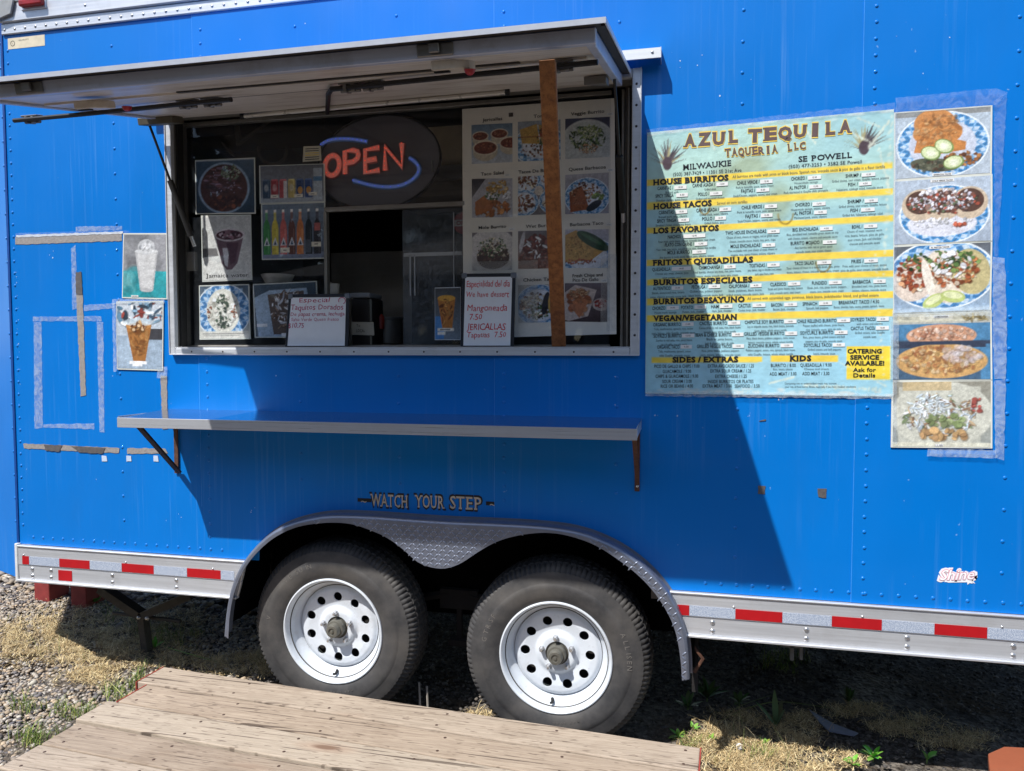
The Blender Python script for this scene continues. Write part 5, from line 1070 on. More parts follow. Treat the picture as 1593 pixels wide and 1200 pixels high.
# timber prop under the hatch
def wood(name, c1, c2, sc=(1, 1, 1), grain=(30, 30, 1.2), dark=(60, 44, 30), rough=.75):
    t = NT(name); n = t.noise(grain, 6, 6, .65); c = t.ramp(n, .3, .72, lin(c1), lin(c2))
    k = t.noise(tuple(g * 2.2 for g in grain), 9, 3); c = t.mix(t.math('MULTIPLY', t.ramp(k, .56, .68), .5), c, lin(dark))
    pk = t.noise((3, 3, 3), 2, 3); c = t.mix(t.math('MULTIPLY', t.ramp(pk, .5, .75), .30), c, lin(dark))
    if 'plank' in name:
        v = t.n.new('ShaderNodeTexVoronoi'); v.inputs['Scale'].default_value = 1; t.t.links.new(t.mp((1.7, 6.2, 1)), v.inputs['Vector'])
        kn = t.ramp(v.outputs[0], .05, .10, (1, 1, 1, 1), (0, 0, 0, 1)); c = t.mix(t.math('MULTIPLY', kn, .75), c, lin((84, 62, 48)))
        rg_ = t.n.new('ShaderNodeTexWave'); rg_.wave_type = 'RINGS'; rg_.inputs['Scale'].default_value = .01
        hal = t.ramp(v.outputs[0], .10, .22, (1, 1, 1, 1), (0, 0, 0, 1)); c = t.mix(t.math('MULTIPLY', hal, .25), c, lin((150, 104, 74)))
        ds = t.ramp(t.noise((26, 150, 1), 1, 1, .3), .66, .71); c = t.mix(t.math('MULTIPLY', ds, .6), c, lin((88, 72, 60)))
        cr = t.ramp(t.noise((1.4, 60, 1), 1.3, 3, .5), .63, .67); c = t.mix(t.math('MULTIPLY', cr, .8), c, lin((70, 56, 46))); t.bump(ds, -.4, .002); t.bump(cr, -.8, .004)
    t.col(c); t.set(Roughness=rough); t.bump(n, .35, .002); t.bump(k, .3, .001); return t.m
PW = wood('prop_timber', (116, 72, 38), (176, 118, 66), grain=(9, 9, .35), dark=(84, 50, 28))
bt = oY(870, 528, -.001); tp = oA(853, 98, .075); wv = .0245
bt.z = fz0 + .0312
pr = MB().hexa([bt + Vector((-wv, -.012, 0)), bt + Vector((wv, -.012, 0)), bt + Vector((wv, .0, 0)), bt + Vector((-wv, .0, 0))], [tp + Vector((-wv * .78, -.02, 0)), tp + Vector((wv * .78, -.02, 0)), tp + Vector((wv * .78, .0, 0)), tp + Vector((-wv * .78, .0, 0))]).build('timber_prop', PW, bevel=.002)
tag(pr, 'brown timber stick standing on the sill and propping up the hatch', 'prop')

# ------------------------------------------------------------------ the menu banner
MY = -.0118
mc = [oY(x, y, 0) for x, y in ((1007, 208), (1389, 172), (1387, 617), (1004, 612))]
menu = empty('menu_banner', mc[0].lerp(mc[2], .5), 'pale blue and yellow vinyl menu banner of the taqueria taped on the wall', 'menu banner')
MW, MH = 230, 250
def to_uv(x, y):
    p = oY(x, y, 0); u = (p.x - mc[0].x) / (mc[1].x - mc[0].x)
    zt = mc[0].z + (mc[1].z - mc[0].z) * u; zb_ = mc[3].z + (mc[2].z - mc[3].z) * u; return u, (zt - p.z) / (zt - zb_)
cv = CV(MW, MH, (166, 208, 214), seed=5)
cv.a = cv.a * 1.0
for k in range(26):
    cv.ell(cv.r.random(), cv.r.random() * .25, .2, .08, (190, 222, 206), cv.r.uniform(-.3, .3), .9, .22)
    cv.ell(cv.r.random(), .75 + cv.r.random() * .25, .25, .08, (160, 212, 234), cv.r.uniform(-.3, .3), .9, .22)
for u, v, ru, rv, al in ((.42, .17, .09, .05, .55), (.12, .38, .05, .12, .3), (.20, .47, .05, .10, .45), (.55, .3, .05, .07, .5), (.66, .52, .12, .03, .3), (.72, .47, .07, .05, .5), (.33, .6, .04, .1, .25), (.3, .25, .04, .1, .35), (.8, .2, .08, .03, .2)):
    cv.ell(u, v, ru, rv, (150, 156, 118), cv.r.uniform(-.4, .4), .8, al)
def band(l0, l1, r0, r1, x0=1007, x1=1384, c=(244, 214, 88)):
    cv.poly([to_uv(x0, l0), to_uv(x1, r0), to_uv(x1, r1), to_uv(x0, l1)], c)
bands = [(281.5, 291.5, 254.5, 264.5), (317, 328, 295, 305), (356, 365, 336, 346), (405.5, 415, 389, 400), (435.5, 444.5, 421, 431), (465, 475, 453, 464), (490.5, 501, 481, 492)]
for b_ in bands: band(*b_)
band(555.5, 564.5, 554.5, 563, 1014, 1181); band(552.5, 563, 552, 563, 1194, 1296)
cu0, cv0 = to_uv(1309, 538.5); cu1, cv1 = to_uv(1374, 590); cv.rect(cu0, cv0, cu1, cv1, (244, 218, 78))
for u, v, rr_ in ((.58, .34, .03), (.73, .52, .028), (.25, .3, .02)):
    for k in range(30): t = k / 30 * 3.3; cv.ell(u + rr_ * math.cos(t), v + rr_ * 1.2 * math.sin(t), .004, .003, (140, 110, 50), 0, .5, .5)
for u, s_ in ((.09, 1), (.885, -1)):        # agave drawings
    bx, by = u, (.135 if s_ > 0 else .135)
    for k in range(15):
        a = math.radians(-90 + (k - 7) * 9.5 + cv.r.uniform(-4, 4)); L_ = .105 * (1 - .035 * abs(k - 7)) * cv.r.uniform(.8, 1.08); dx, dy = math.cos(a) * L_ * .95, math.sin(a) * L_; bend = (k - 7) * .0035
        w_ = .010; col = cv.r.choice([(94, 84, 84), (74, 66, 72), (170, 160, 120), (112, 104, 100)])
        cv.poly([(bx - w_ * .6, by), (bx + dx * .5 - w_ * .5 + bend * .2, by + dy * .55), (bx + dx + bend, by + dy), (bx + dx * .5 + w_ * .5 + bend * .2, by + dy * .5), (bx + w_ * .6, by)], col, .9)
    cv.ell(bx, by - .01, .02, .025, (84, 70, 76))
# milky creases of old clear tape
for (u0, v0, u1, v1, w_) in ((.99, .0, .96, .62, .008), (.80, .05, .93, .12, .005), (.98, .04, .9, .13, .006), (.93, .5, .97, .98, .006), (.25, .02, .29, .09, .004), (.36, .03, .4, .10, .004), (.66, .05, .7, .1, .004), (.52, .955, .62, .93, .005), (.66, .96, .96, .975, .008), (.2, .99, .5, .985, .005), (.8, .88, .97, .96, .004), (.94, .13, .99, .3, .005), (.86, .02, .95, .06, .004)):
    n_ = 24
    for k in range(n_):
        t = k / n_; cv.ell(u0 + (u1 - u0) * t + cv.r.uniform(-.003, .003), v0 + (v1 - v0) * t, w_ * cv.r.uniform(.4, 1), w_ * cv.r.uniform(.5, 1.6), (226, 232, 214), cv.r.uniform(0, 3), .6, .55)
for k in range(70): cv.ell(cv.r.random(), 1 - abs(cv.r.gauss(0, .012)), .015, .004, (226, 226, 220), 0, .8, .5)
for k in range(60): cv.ell(cv.r.random(), abs(cv.r.gauss(0, .008)), .02, .004, (232, 236, 226), 0, .8, .5)
cv.vn(.07, 9)
mq = [Vector((p.x, MY, p.z)) for p in mc]
sheet('banner_sheet', mq, cv.out(), VINYL, menu)
MB().prism([Vector((p.x, MY + .0006, p.z)) for p in mc], (0, .002, 0)).build('banner_backing', simple('banner_edge', (206, 210, 200), .5), menu)
def mang(y): return .031 * max(0, min(1, (mc[0].z - y) / .9)) if False else .0
def MT(mb, s, x0, x1, y0, y1=None, hp=5, dy=.0011, **k):
    """line of lettering whose ends were measured in the photograph at (x0,y0) and (x1,y1)"""
    if y1 is None: y1 = y0 - (x1 - x0) * slope((x0 + x1) / 2, y0)
    a = oY(x0, y0, 0); b = oY(x1, y1, 0); c_ = (a + b) / 2
    text(mb, s, c_, hp / pxm(c_), (b - a).length, ang=math.atan2(b.z - a.z, b.x - a.x), Y=MY - dy, **k)
def pxm(p): return FPX / float(FW @ (np.array(p) - CAM))
def slope(x, y):      # fall of the printed lines along x, in pixels per pixel, from the bands
    t = (y - 200) / 420; return .078 * (1 - t) * 1.0 + .0 * t if y > 300 else .088 - .00017 * (y - 200)
def slope(x, y):
    ys = [190, 268, 311, 351, 402, 433, 464, 491, 560, 612]; ss = [.094, .0716, .059, .0525, .0425, .0375, .030, .0245, .003, -.010]
    return float(np.interp(y, ys, ss))
mB = MB(); mG = MB(); mI = MB(); mT = MB(); mP = MB()
def big(s, x0, x1, y0, y1, hp, r, off):
    n_ = len(s); w_ = (x1 - x0) / n_
    for i, ch in enumerate(s):
        if ch == ' ': continue
        xa = x0 + w_ * i; xb = xa + w_ * .92; t = (i + .5) / n_; yy = y0 + (y1 - y0) * t + r.uniform(-1, 1) * .6; h = hp * r.uniform(.95, 1.08)
        for mb_, o_, dd, e in ((mG, off + .055, .0010, .045), (mB, off, .0015, 0)):
            a = oY(xa - e * 12, yy + .6, 0); b = oY(xb + e * 12, yy - .6, 0); c_ = (a + b) / 2
            text(mb_, ch, c_, h / pxm(c_) * (1 + e), (b - a).length * (.46 if ch == 'I' else .72 if ch == 'L' else 1), ang=math.atan2(b.z - a.z, b.x - a.x) + r.uniform(-.03, .03), Y=MY - dd, off=o_, serif=ch in 'AUTILEH')
rr_ = random.Random(4)
big('AZUL', 1063, 1152, 222, 214, 17.5, rr_, .055); big('TEQUILA', 1163, 1326, 214, 198, 17, rr_, .055); big('TAQUERIA', 1127, 1210, 240, 233.5, 11, rr_, .04); big('LLC', 1223, 1253, 231, 228.5, 9.5, rr_, .04)
MT(mI, 'MILWAUKIE', 1062, 1137, 262, 255, 8.2, serif=True, off=.018); MT(mI, 'SE POWELL', 1241, 1324, 249.5, 242.5, 8, serif=True, off=.018)
MT(mI, '(503) 387-7429 • 11301 SE 21st Ave', 1047, 1153, 273, 266, 5.2); MT(mI, '(503) 477-3253 • 3582 SE Powell', 1226, 1339, 261, 253, 5.2)
for s, x0, x1, y0, y1 in (('HOUSE BURRITOS', 1016, 1133, 285.6, 277.6), ('HOUSE TACOS', 1016.5, 1107, 323, 317), ('LOS FAVORITOS', 1016.5, 1118, 360.5, 355.5), ('FRITOS Y QUESADILLAS', 1015.5, 1171, 410, 404.5), ('BURRITOS ESPECIALES', 1016.5, 1170, 440.5, 435.5), ('BURRITOS DESAYUNO', 1016.5, 1158, 470, 466), ('VEGAN/VEGETARIAN', 1015.5, 1146, 496, 493.5), ('SIDES / EXTRAS', 1046, 1148, 560, 559), ('KIDS', 1227.5, 1261, 557.7, 557.3)):
    MT(mI, s, x0, x1, y0, y1, 8.0, serif=True, off=.05)
MT(mT, 'All burritos are made with pinto or black beans, Spanish rice, avocado sauce & pico de gallo in a flour tortilla', 1139, 1375, 276.5, 260.5, 4.2); MT(mT, 'Served on corn tortillas', 1115, 1162, 317.5, 314.8, 4.2)
MT(mT, 'All served with scrambled eggs, potatoes, black beans, jack/cheddar blend, and grilled onions', 1162, 1365, 465, 459.5, 4.2)
items = [  # name, x0, x1 of the name, y, tag x0, x1 (None = printed price), description lines, desc half width
 ('CARNITAS /', 1023, 1047, 294.5, 1049, 1068, ['Braised pork'], 10), ('CARNE ASADA /', 1077, 1112, 290, 1114, 1132, ['Grilled steak'], 9), ('CHILE VERDE /', 1146, 1181, 286, 1182, 1201, ['Pork in tomatillo sauce, queso fresco'], 29), ('CHORIZO /', 1230, 1254, 279.5, 1256, 1276, ['House-made sausage'], 18), ('SHRIMP /', 1314, 1338, 275, 1339, 1360, ['Grilled shrimp, sour cream, Guajillo, lettuce, jalapeno'], 44),
 ('SPICY TINGA', 1020, 1048, 306.5, 1052, 1070, ['Shredded chicken, queso fresco'], 24), ('POLLO /', 1086, 1103, 303.5, 1104, 1123, ['Grilled and seasoned chicken'], 22), ('FAJITAS /', 1152.5, 1174, 298.5, 1176, 1196, ['Steak/Chicken, peppers, onions, sour cream'], 34), ('AL PASTOR /', 1227, 1256, 293.5, 1258, 1278, ['Pork marinated in Guajillo chile, pineapple'], 34), ('FISH /', 1318, 1333, 288.5, 1335, 1354, ['Habanero, cabbage salad, avocado sauce'], 36),
 ('CARNITAS', 1025, 1048, 332, 1051, 1069, ['Braised pork, salsa, cilantro'], 22), ('CARNE ASADA /', 1083, 1118, 328.5, 1119, 1137, ['Grilled steak, onion, cilantro'], 22), ('CHILE VERDE /', 1153, 1188, 324, 1189, 1208, ['Pork in tomatillo sauce, pico, queso fresco'], 34), ('CHORIZO /', 1236, 1262, 320, 1263, 1283, ['House-made sausage, onions, cilantro'], 30), ('SHRIMP /', 1317, 1342, 315, 1343.5, 1364, ['Grilled shrimp, sour cream, Guajillo, lettuce'], 37),
 ('SPICY TINGA', 1022.5, 1052, 345, 1055, 1072, ['Shredded chicken, pico, queso fresco'], 27), ('POLLO /', 1092, 1111, 341.5, 1112, 1129, ['Grilled chicken, pico'], 15), ('FAJITAS /', 1159, 1182, 337.5, 1183, 1201, ['Steak/Chicken, peppers, onions, sour cream'], 33), ('AL PASTOR /', 1234.5, 1264, 333, 1265.5, 1285, ['Marinated pork, onion, cilantro'], 25), ('FISH /', 1321.5, 1337, 328.5, 1338, 1359, ['Grilled fish, habanero, cabbage salad'], 31),
 ('NACHOS', 1039, 1059, 369.5, 1063, 1097, ['Your meat, pinto beans, cheese, avocado sauce, sour cream'], 44), ('TWO HOUSE ENCHILADAS', 1128, 1191, 363.5, 1193, 1212, ['Choice of meat, cheese or veggies, red or green sauce', 'cheese, avocado sauce, beans, rice, pico, chips'], 40), ('BIG ENCHILADA', 1232, 1272, 358.5, 1274.5, 1294, ['Rice, shredded beef, tomatillo green sauce on top', 'with cheese, onions, cilantro and avocado sauce'], 40), ('BOWL /', 1324, 1340, 354, 1342.5, 1363, ['Choice of meat, seasoned warm', 'rice, beans, lettuce, pico de gallo', 'sour cream, Jack and cheddar', 'cheeses and avocado sauce'], 27),
 ('PLATO CON CARNE /', 1034.5, 1079, 382, 1080.5, 1100, ['Your meat, rice, beans, avocado sauce, pico, cheese, two tortillas'], 46), ('MOLE ENCHILADAS', 1136, 1182, 384, 1185, 1205, ['Two enchiladas with your choice of meat, cheese or', 'veggies, rice, queso fresco, onions, cilantro'], 38), ('BURRITO MOJADO /', 1229, 1277, 379.5, 1279, 1300, ['Any burrito with red or green sauce', 'avocado sauce, sour cream, cheese'], 29),
 ('MOLE BURRITO /', 1038.5, 1076, 394, 1077, 1098, ['Any burrito in mole sauce, queso, pico, cilantro, onions'], 42),
 ('QUESADILLA', 1015, 1043, 420, 1045, 1075, ['Choose any meat, cheese, pico', 'sour cream, pico'], 26), ('CHIMICHANGA /', 1087, 1123, 417, 1126, 1144, ['Fried burrito, choose any meat, rice, pinto beans,', 'lettuce, cheese, avocado sauce, pico, cream'], 37), ('TOSTADAS /', 1165, 1192, 414, 1193, 1212, ['Juicy chicken, tinga or shredded beef, lettuce', 'pork, queso fresco, cream'], 26), ('TACO SALAD /', 1235, 1268, 410.5, 1270, 1292, ['Your choice of meat in a tortilla bowl, rice, pinto', 'beans, lettuce, cheese, avocado sauce, pico, cream'], 41), ('FRIES /', 1323, 1342, 407.5, 1343, 1364, ['Fries with your choice of meat, queso', 'pico de gallo, sour cream, avocado sauce'], 34),
 ('AUTENTICO', 1016, 1043, 449.5, 1045, 1063, ['Steak, seasoned rice, beans', 'onion, cilantro, avocado sauce, jack'], 25), ('PECHUGA /', 1076, 1100, 447, 1102, 1120, ['Chicken, rice, poblano peppers', 'black beans, avocado sauce, Jack'], 25), ('CALIFORNIA /', 1133.5, 1165, 445.8, 1166.5, 1184, ['Steak, potatoes, black beans,', 'grilled onions, avocado sauce, Jack'], 26), ('CLASSICO', 1197.5, 1222, 443, 1225, 1244, ['Steak and pinto beans, rice, lettuce', 'pico, avocado sauce, sour cream'], 27), ('FUNDIDO', 1262, 1285, 441, 1288, 1308, ['Steak, Jack, rice, pinto beans, peppers', 'onions, pico, avocado sauce, cream'], 30), ('BARBACOA', 1325, 1353, 439.3, 1357, 1376, ['Shredded beef, rice, pinto beans', 'onions, cilantro, avocado sauce'], 27),
 ('CHORIZO', 1015, 1035, 480, 1037, 1056, ['House-made sausage'], 17), ('POTATO', 1059.5, 1078, 478.8, 1080, 1098, ['Potato, Jack, cheddar'], 17), ('HAM', 1106, 1117.5, 477.3, 1119.5, 1139, ['Ham, Jack, cheddar'], 15), ('CACTUS', 1148, 1167, 476, 1170, 1190, ['Cactus strips, jack, cheddar'], 21), ('BACON', 1199, 1216, 474.8, 1219, 1239, ['Bacon, Jack, cheddar'], 17), ('SPINACH', 1247.5, 1270, 473, 1273, 1293, ['Spinach, bell peppers'], 17), ('BREAKFAST TACO / 4.50', 1303.5, 1366, 471, None, None, ['Bacon, chorizo, ham, cactus, potato, spinach, beans'], 39),
 ('ORGANIC BURRITO', 1016.5, 1059, 505.5, 1061, 1079, ['Tofu, mushrooms, spinach, rice, onion', 'corn, lettuce, salsa Guajillo, avocado sauce'], 30), ('CACTUS BURRITO', 1088, 1130.5, 503.5, 1132, 1151, ['Cactus strips in red salsa, rice, black beans', 'avocado sauce, whole wheat tortilla'], 32), ('CHIPOTLE SOY BURRITO', 1158, 1218, 501.5, 1219, 1238, ['Soy in chipotle sauce, rice, black beans, avocado', 'sauce, queso, whole wheat tortilla'], 36), ('CHILE RELLENO BURRITO', 1239.5, 1300, 500, 1301, 1321, ['Pepper stuffed with cheese, pinto beans,', 'rice, avocado sauce, pico de gallo'], 32), ('SOYRIZO TACO/', 1321.5, 1361, 497.5, 1362, 1381, ['with onion and cilantro'], 20),
 ('SOYRIZO BURRITO', 1017, 1060, 523, 1061, 1080, ['Soyrizo in red salsa, rice, pinto beans', 'pico de gallo, avocado sauce'], 28), ('BEAN & CHEESE BURRITO', 1082, 1137, 521.3, 1138, 1156, ['Black or pinto beans,', 'jack & cheddar, pico de gallo'], 20), ('GRILLED VEGGIE BURRITO', 1157, 1219, 519.6, 1220.5, 1239, ['Rice, black beans, poblano peppers, corn, onion', 'lettuce, avocado sauce, whole wheat tortilla'], 37), ('SOYCURLS BURRITO', 1244, 1295, 518, 1297, 1317, ['Rice, pinto beans, grilled onions and bell', 'peppers, pico de gallo, avocado sauce'], 32), ('CACTUS TACO/', 1322, 1360, 511, 1361, 1381, ['Grilled onions, salsa Guajillo', 'avocado sauce'], 23),
 ('ORGANIC TACO', 1022.5, 1057, 540, 1059, 1076, ['Tofu, mushrooms, spinach, onion', 'salsa Guajillo, avocado sauce'], 25), ('GRILLED VEGGIE TACO/', 1084, 1138, 539, 1139, 1157, ['Rice, pinto beans, poblano peppers', 'corn, onions, lettuce, avocado sauce'], 29), ('ZUCCHINI BURRITO', 1163, 1211.5, 538, 1213.5, 1233, ['Poblano pepper, onion, rice, spinach, black beans', 'salsa Guajillo, lettuce, whole wheat tortilla'], 38), ('SOYCURLS TACO/', 1249.5, 1293, 537, 1294, 1313, ['Grilled onions and bell peppers', 'beans, avocado sauce'], 26)]
for nm, x0, x1, y, t0, t1, desc, hw in items:
    s0 = slope(x0, y); MT(mI, nm, x0, x1, y + .3, y + .3 - (x1 - x0) * s0, 5.1, off=.008)
    if t0:
        sy = s0; yc = y - (t0 - x0) * sy * .6
        a = [oY(t0, yc - 2.9, 0), oY(t1, yc - 2.9 - (t1 - t0) * sy, 0), oY(t1, yc + 2.9 - (t1 - t0) * sy, 0), oY(t0, yc + 2.9, 0)]
        b0 = MB().prism([Vector((p.x, MY - .0012, p.z)) for p in a], (0, -.0005, 0)); b0.build('price_tag', PAPER, menu)
        MT(mP, {0: '12.95', 1: '13.50', 2: '4.50', 3: '14.00'}[(int(x0) + int(y)) % 4], (t0 + t1) / 2 - 3.5, (t0 + t1) / 2 + 3.5, yc - (t1 - t0) * .5 * sy, yc - (t1 - t0) * .5 * sy - 7 * sy, 2.4, dy=.0022)
    cx = (x0 + (t1 or x1)) / 2
    if x0 > 1300: cx = min(cx, 1383 - hw)
    cx = max(cx, 1010 + hw)
    for k, dl in enumerate(desc):
        yy = y + 7.0 + k * 6.4 - (cx - x0) * s0 * .8; w_ = hw * (1 if k == 0 else len(dl) / max(len(desc[0]), 1)); w_ = min(w_, hw * 1.12)
        MT(mT, dl, cx - w_, cx + w_, yy + w_ * s0, yy - w_ * s0, 3.5)
for s, x0, x1, y in (('PICO DE GALLO & CHIPS / 9.00', 1018, 1088, 570), ('GUACAMOLE / 9.00', 1031, 1075, 578), ('CHIPS & GUACAMOLE / 9.00', 1020, 1086, 585.5), ('SOUR CREAM / 3.00', 1030.5, 1076, 593.5), ('RICE OR BEANS / 4.00', 1028, 1078, 600.8), ('EXTRA AVOCADO SAUCE / 1.25', 1101, 1172, 569.5), ('EXTRA SOUR CREAM / 1.25', 1105, 1168, 577.3), ('EXTRA CHEESE / 1.25', 1112.5, 1161, 585.5), ('INSIDE BURRITOS OR PLATES', 1101, 1171.5, 593.7), ('EXTRA MEAT / 3.00', 1093, 1138, 600.6), ('SEAFOOD / 3.50', 1142.5, 1181, 600.6), ('BURRITO / 8.00', 1198.5, 1237, 568.5), ('QUESADILLA / 9.00', 1244, 1292.5, 568), ('ADD MEAT / 3.00', 1196.5, 1238, 581.7), ('ADD MEAT / 3.00', 1247, 1289, 581.2)):
    MT(mI, s, x0, x1, y, y - .4, 5, off=.002)
MT(mT, 'Rice, beans, cheese', 1202, 1232, 574.5, 574.3, 3.2); MT(mT, 'Cheese and cream', 1250, 1288, 574, 573.8, 3.2)
MT(mT, 'Consuming raw or undercooked meats may increase', 1220, 1300, 596.3, 596, 3.0); MT(mT, 'your risk of food borne illness, especially if you have medical conditions', 1220, 1330, 601.5, 601.3, 3.0)
for s, x0, x1, y in (('CATERING', 1317, 1370, 546.5), ('SERVICE', 1321, 1366, 556), ('AVAILABLE!', 1313, 1374, 565)): MT(mI, s, x0, x1, y, y, 6.4, off=.035)
MT(mI, 'Ask for', 1325.5, 1361, 575.4, 575.4, 6, off=.02); MT(mI, 'Details', 1326, 1360, 583.8, 583.8, 6, off=.02)
gb = mG.build('title_outline', GOLD, menu, kind='stuff', normals=False); mB.build('title_lettering', INKB, menu, kind='stuff', normals=False); mI.build('heading_lettering', simple('faded_black_ink', (26, 30, 40), .6, bump=0), menu, kind='stuff', normals=False)
mT.build('description_lettering', simple('fine_grey_ink', (70, 84, 92), .6, bump=0), menu, kind='stuff', normals=False); mP.build('price_lettering', INK, menu, kind='stuff', normals=False)

# ------------------------------------------------------------------ tape stuck about the wall
_rk = [0]
def ragged(px, mat, label, name='tape_strip', cat='tape', group=None, jit=.0016, step=.012, y=None, th=.0006, dy=0):
    P4 = [oY(x, yy, 0) for x, yy in px]; yv = (wy(min(p.x for p in P4) + .001) if y is None else y) - .0008 + dy
    _rk[0] += 1; yv -= .00003 * _rk[0]; pts = []
    for a, b in zip(P4, P4[1:] + P4[:1]):
        n_ = max(1, int((b - a).length / step))
        for k in range(n_): q = a.lerp(b, k / n_); pts.append(Vector((q.x + random.uniform(-jit, jit), yv, q.z + random.uniform(-jit, jit))))
    o = MB().prism(pts, (0, -th, 0)).build(name, mat); tag(o, label, cat, group); return o
GT = 'pieces of tape left on the blue wall'
ragged([(24, 368), (190, 363), (190, 375), (24, 381)], DUCT, 'long horizontal grey duct tape near the left edge, above the bare blue area', group=GT)
ragged([(26, 366), (192, 360.5), (192, 364), (26, 369.5)], simple('torn_white_edge', (214, 216, 220), .8), 'thin torn white strip along the upper grey duct tape', group=GT, dy=-.0008)
ragged([(118, 353), (190, 352), (190, 358), (118, 361)], CLEARTAPE2, 'short milky tape above the upper grey duct tape', group=GT)
ragged([(25, 363), (200, 359), (203, 362), (25, 371)], CLEARTAPE, 'long clear tape lying over the top of the upper grey tape', group=GT, dy=-.0015)
ragged([(111, 387), (118, 381), (121, 480), (113, 482)], CLEARTAPE2, 'upright milky tape beside the tall grey tape', group=GT)
ragged([(118, 424), (127, 423), (129, 459), (119, 459)], DUCTD, 'dark grey upper end of the tall vertical duct tape', group=GT, dy=-.0008)
ragged([(119, 459), (129, 459), (134, 615), (126, 617)], DUCT, 'tall vertical grey duct tape strip, lower light length', group=GT)
ragged([(131, 475), (178, 472), (178, 480), (131, 484)], CLEARTAPE2, 'short horizontal milky tape left of the iced coffee photo', group=GT)
ragged([(52, 493), (158, 492), (158, 500), (52, 500)], CLEARTAPE2, 'top strip of the empty tape rectangle', group=GT)
ragged([(53, 501), (65, 501), (67, 666), (54, 667)], CLEARTAPE2, 'left strip of the empty tape rectangle', group=GT)
ragged([(151, 501), (161, 501), (163, 673), (155, 672)], CLEARTAPE2, 'right strip of the empty tape rectangle', group=GT)
ragged([(68, 660), (147, 659), (147, 668), (68, 665)], CLEARTAPE2, 'bottom strip of the empty tape rectangle', group=GT)
ragged([(37, 690), (186, 697), (185, 705), (38, 698)], DUCT, 'long lower grey duct tape, frayed, left of the gap', group=GT)
ragged([(69, 692), (98, 693), (93, 703), (72, 701)], DUCTD, 'dark folded flap on the left of the lower duct tape', group=GT, dy=-.0015)
ragged([(112, 694), (165, 697), (161, 706), (124, 704)], DUCTD, 'dark wrinkled flap in the middle of the lower duct tape', group=GT, dy=-.0015)
ragged([(199, 697), (258, 698), (262, 706), (198, 706)], DUCT, 'short grey duct tape under the left end of the shelf', group=GT)
for x, lb in ((159, 'left'), (197, 'middle'), (239, 'right')): ragged([(x, 709), (x + 7, 709), (x + 8, 718), (x, 718)], simple('white_scrap', (190, 206, 228), .6), 'tiny white paper scrap under the lower tape, %s one of three' % lb, name='paper_scrap', cat='scrap', group=GT)
ragged([(250, 585), (260, 585), (261, 668), (253, 668)], DUCT, 'vertical grey duct tape running down behind the shelf corner', group=GT)
ragged([(246, 572), (262, 570), (262, 588), (246, 588)], CLEARTAPE2, 'milky tape patch at the lower right of the iced coffee photo', group=GT, dy=-.006)
ragged([(177, 466), (258, 464), (258, 472), (177, 473)], CLEARTAPE2, 'milky tape across the top of the iced coffee photo', group=GT, dy=-.0068)
ragged([(177, 472), (183, 472), (184, 578), (179, 578)], CLEARTAPE2, 'milky tape down the left of the iced coffee photo', group=GT, dy=-.0068)
ragged([(1272, 760), (1285, 760), (1285, 774), (1272, 773)], DUCTD, 'small square of grey tape in the sun right of the shadow', group=GT)
ragged([(1179, 756), (1190, 756), (1190, 769), (1179, 768)], DUCTD, 'small square of grey tape at the shadow edge', group=GT)
ragged([(1180, 655), (1191, 652), (1191, 655), (1181, 656)], DUCTD, 'thin scrap of grey tape below the menu', group=GT)
ragged([(1006, 204), (1389, 163), (1389, 174), (1006, 213)], CLEARTAPE, 'clear tape along the top of the menu banner', group=GT, y=MY, dy=-.0022, jit=.0022)
ragged([(1391, 155), (1545, 140), (1564, 146), (1546, 166), (1391, 177)], CLEARTAPE, 'clear tape above the top food photo', group=GT, y=Yw, dy=-.0022)
ragged([(1543, 160), (1563, 146), (1549, 400), (1543, 400)], CLEARTAPE, 'clear tape down the right of the upper food photos', group=GT, y=Yw, dy=-.003)
ragged([(1541, 400), (1560, 403), (1562, 500), (1541, 500)], CLEARTAPE2, 'wrinkled milky tape right of the middle food photo', group=GT, y=Yw, dy=-.003)
ragged([(1541, 500), (1563, 501), (1561, 590), (1543, 590)], CLEARTAPE2, 'wrinkled milky tape right of the quesadilla photo', group=GT, y=Yw, dy=-.003)
ragged([(1543, 592), (1561, 590), (1558, 715), (1545, 712)], CLEARTAPE2, 'wrinkled milky tape right of the bottom food photo', group=GT, y=Yw, dy=-.003)
ragged([(1440, 698), (1545, 699), (1548, 712), (1440, 709)], CLEARTAPE2, 'milky tape under the right half of the bottom food photo', group=GT, y=Yw, dy=-.003)
ragged([(1385, 484), (1541, 478), (1541, 492), (1385, 494)], CLEARTAPE2, 'milky tape across the seam below the middle food photo', group=GT, y=Yw, dy=-.0038, jit=.0025)
ragged([(1382, 495), (1396, 500), (1396, 590), (1382, 590)], CLEARTAPE2, 'milky tape between menu banner and quesadilla photo', group=GT, y=Yw, dy=-.0045)
ragged([(1388, 171), (1393, 171), (1392, 690), (1386, 690)], CLEARTAPE, 'clear tape down the left edge of the food photos', group=GT, y=Yw, dy=-.0052)
ragged([(1008, 608), (1388, 612), (1388, 620), (1003, 616)], CLEARTAPE2, 'milky tape along the foot of the menu banner', group=GT, y=MY, dy=-.0022, jit=.0025)

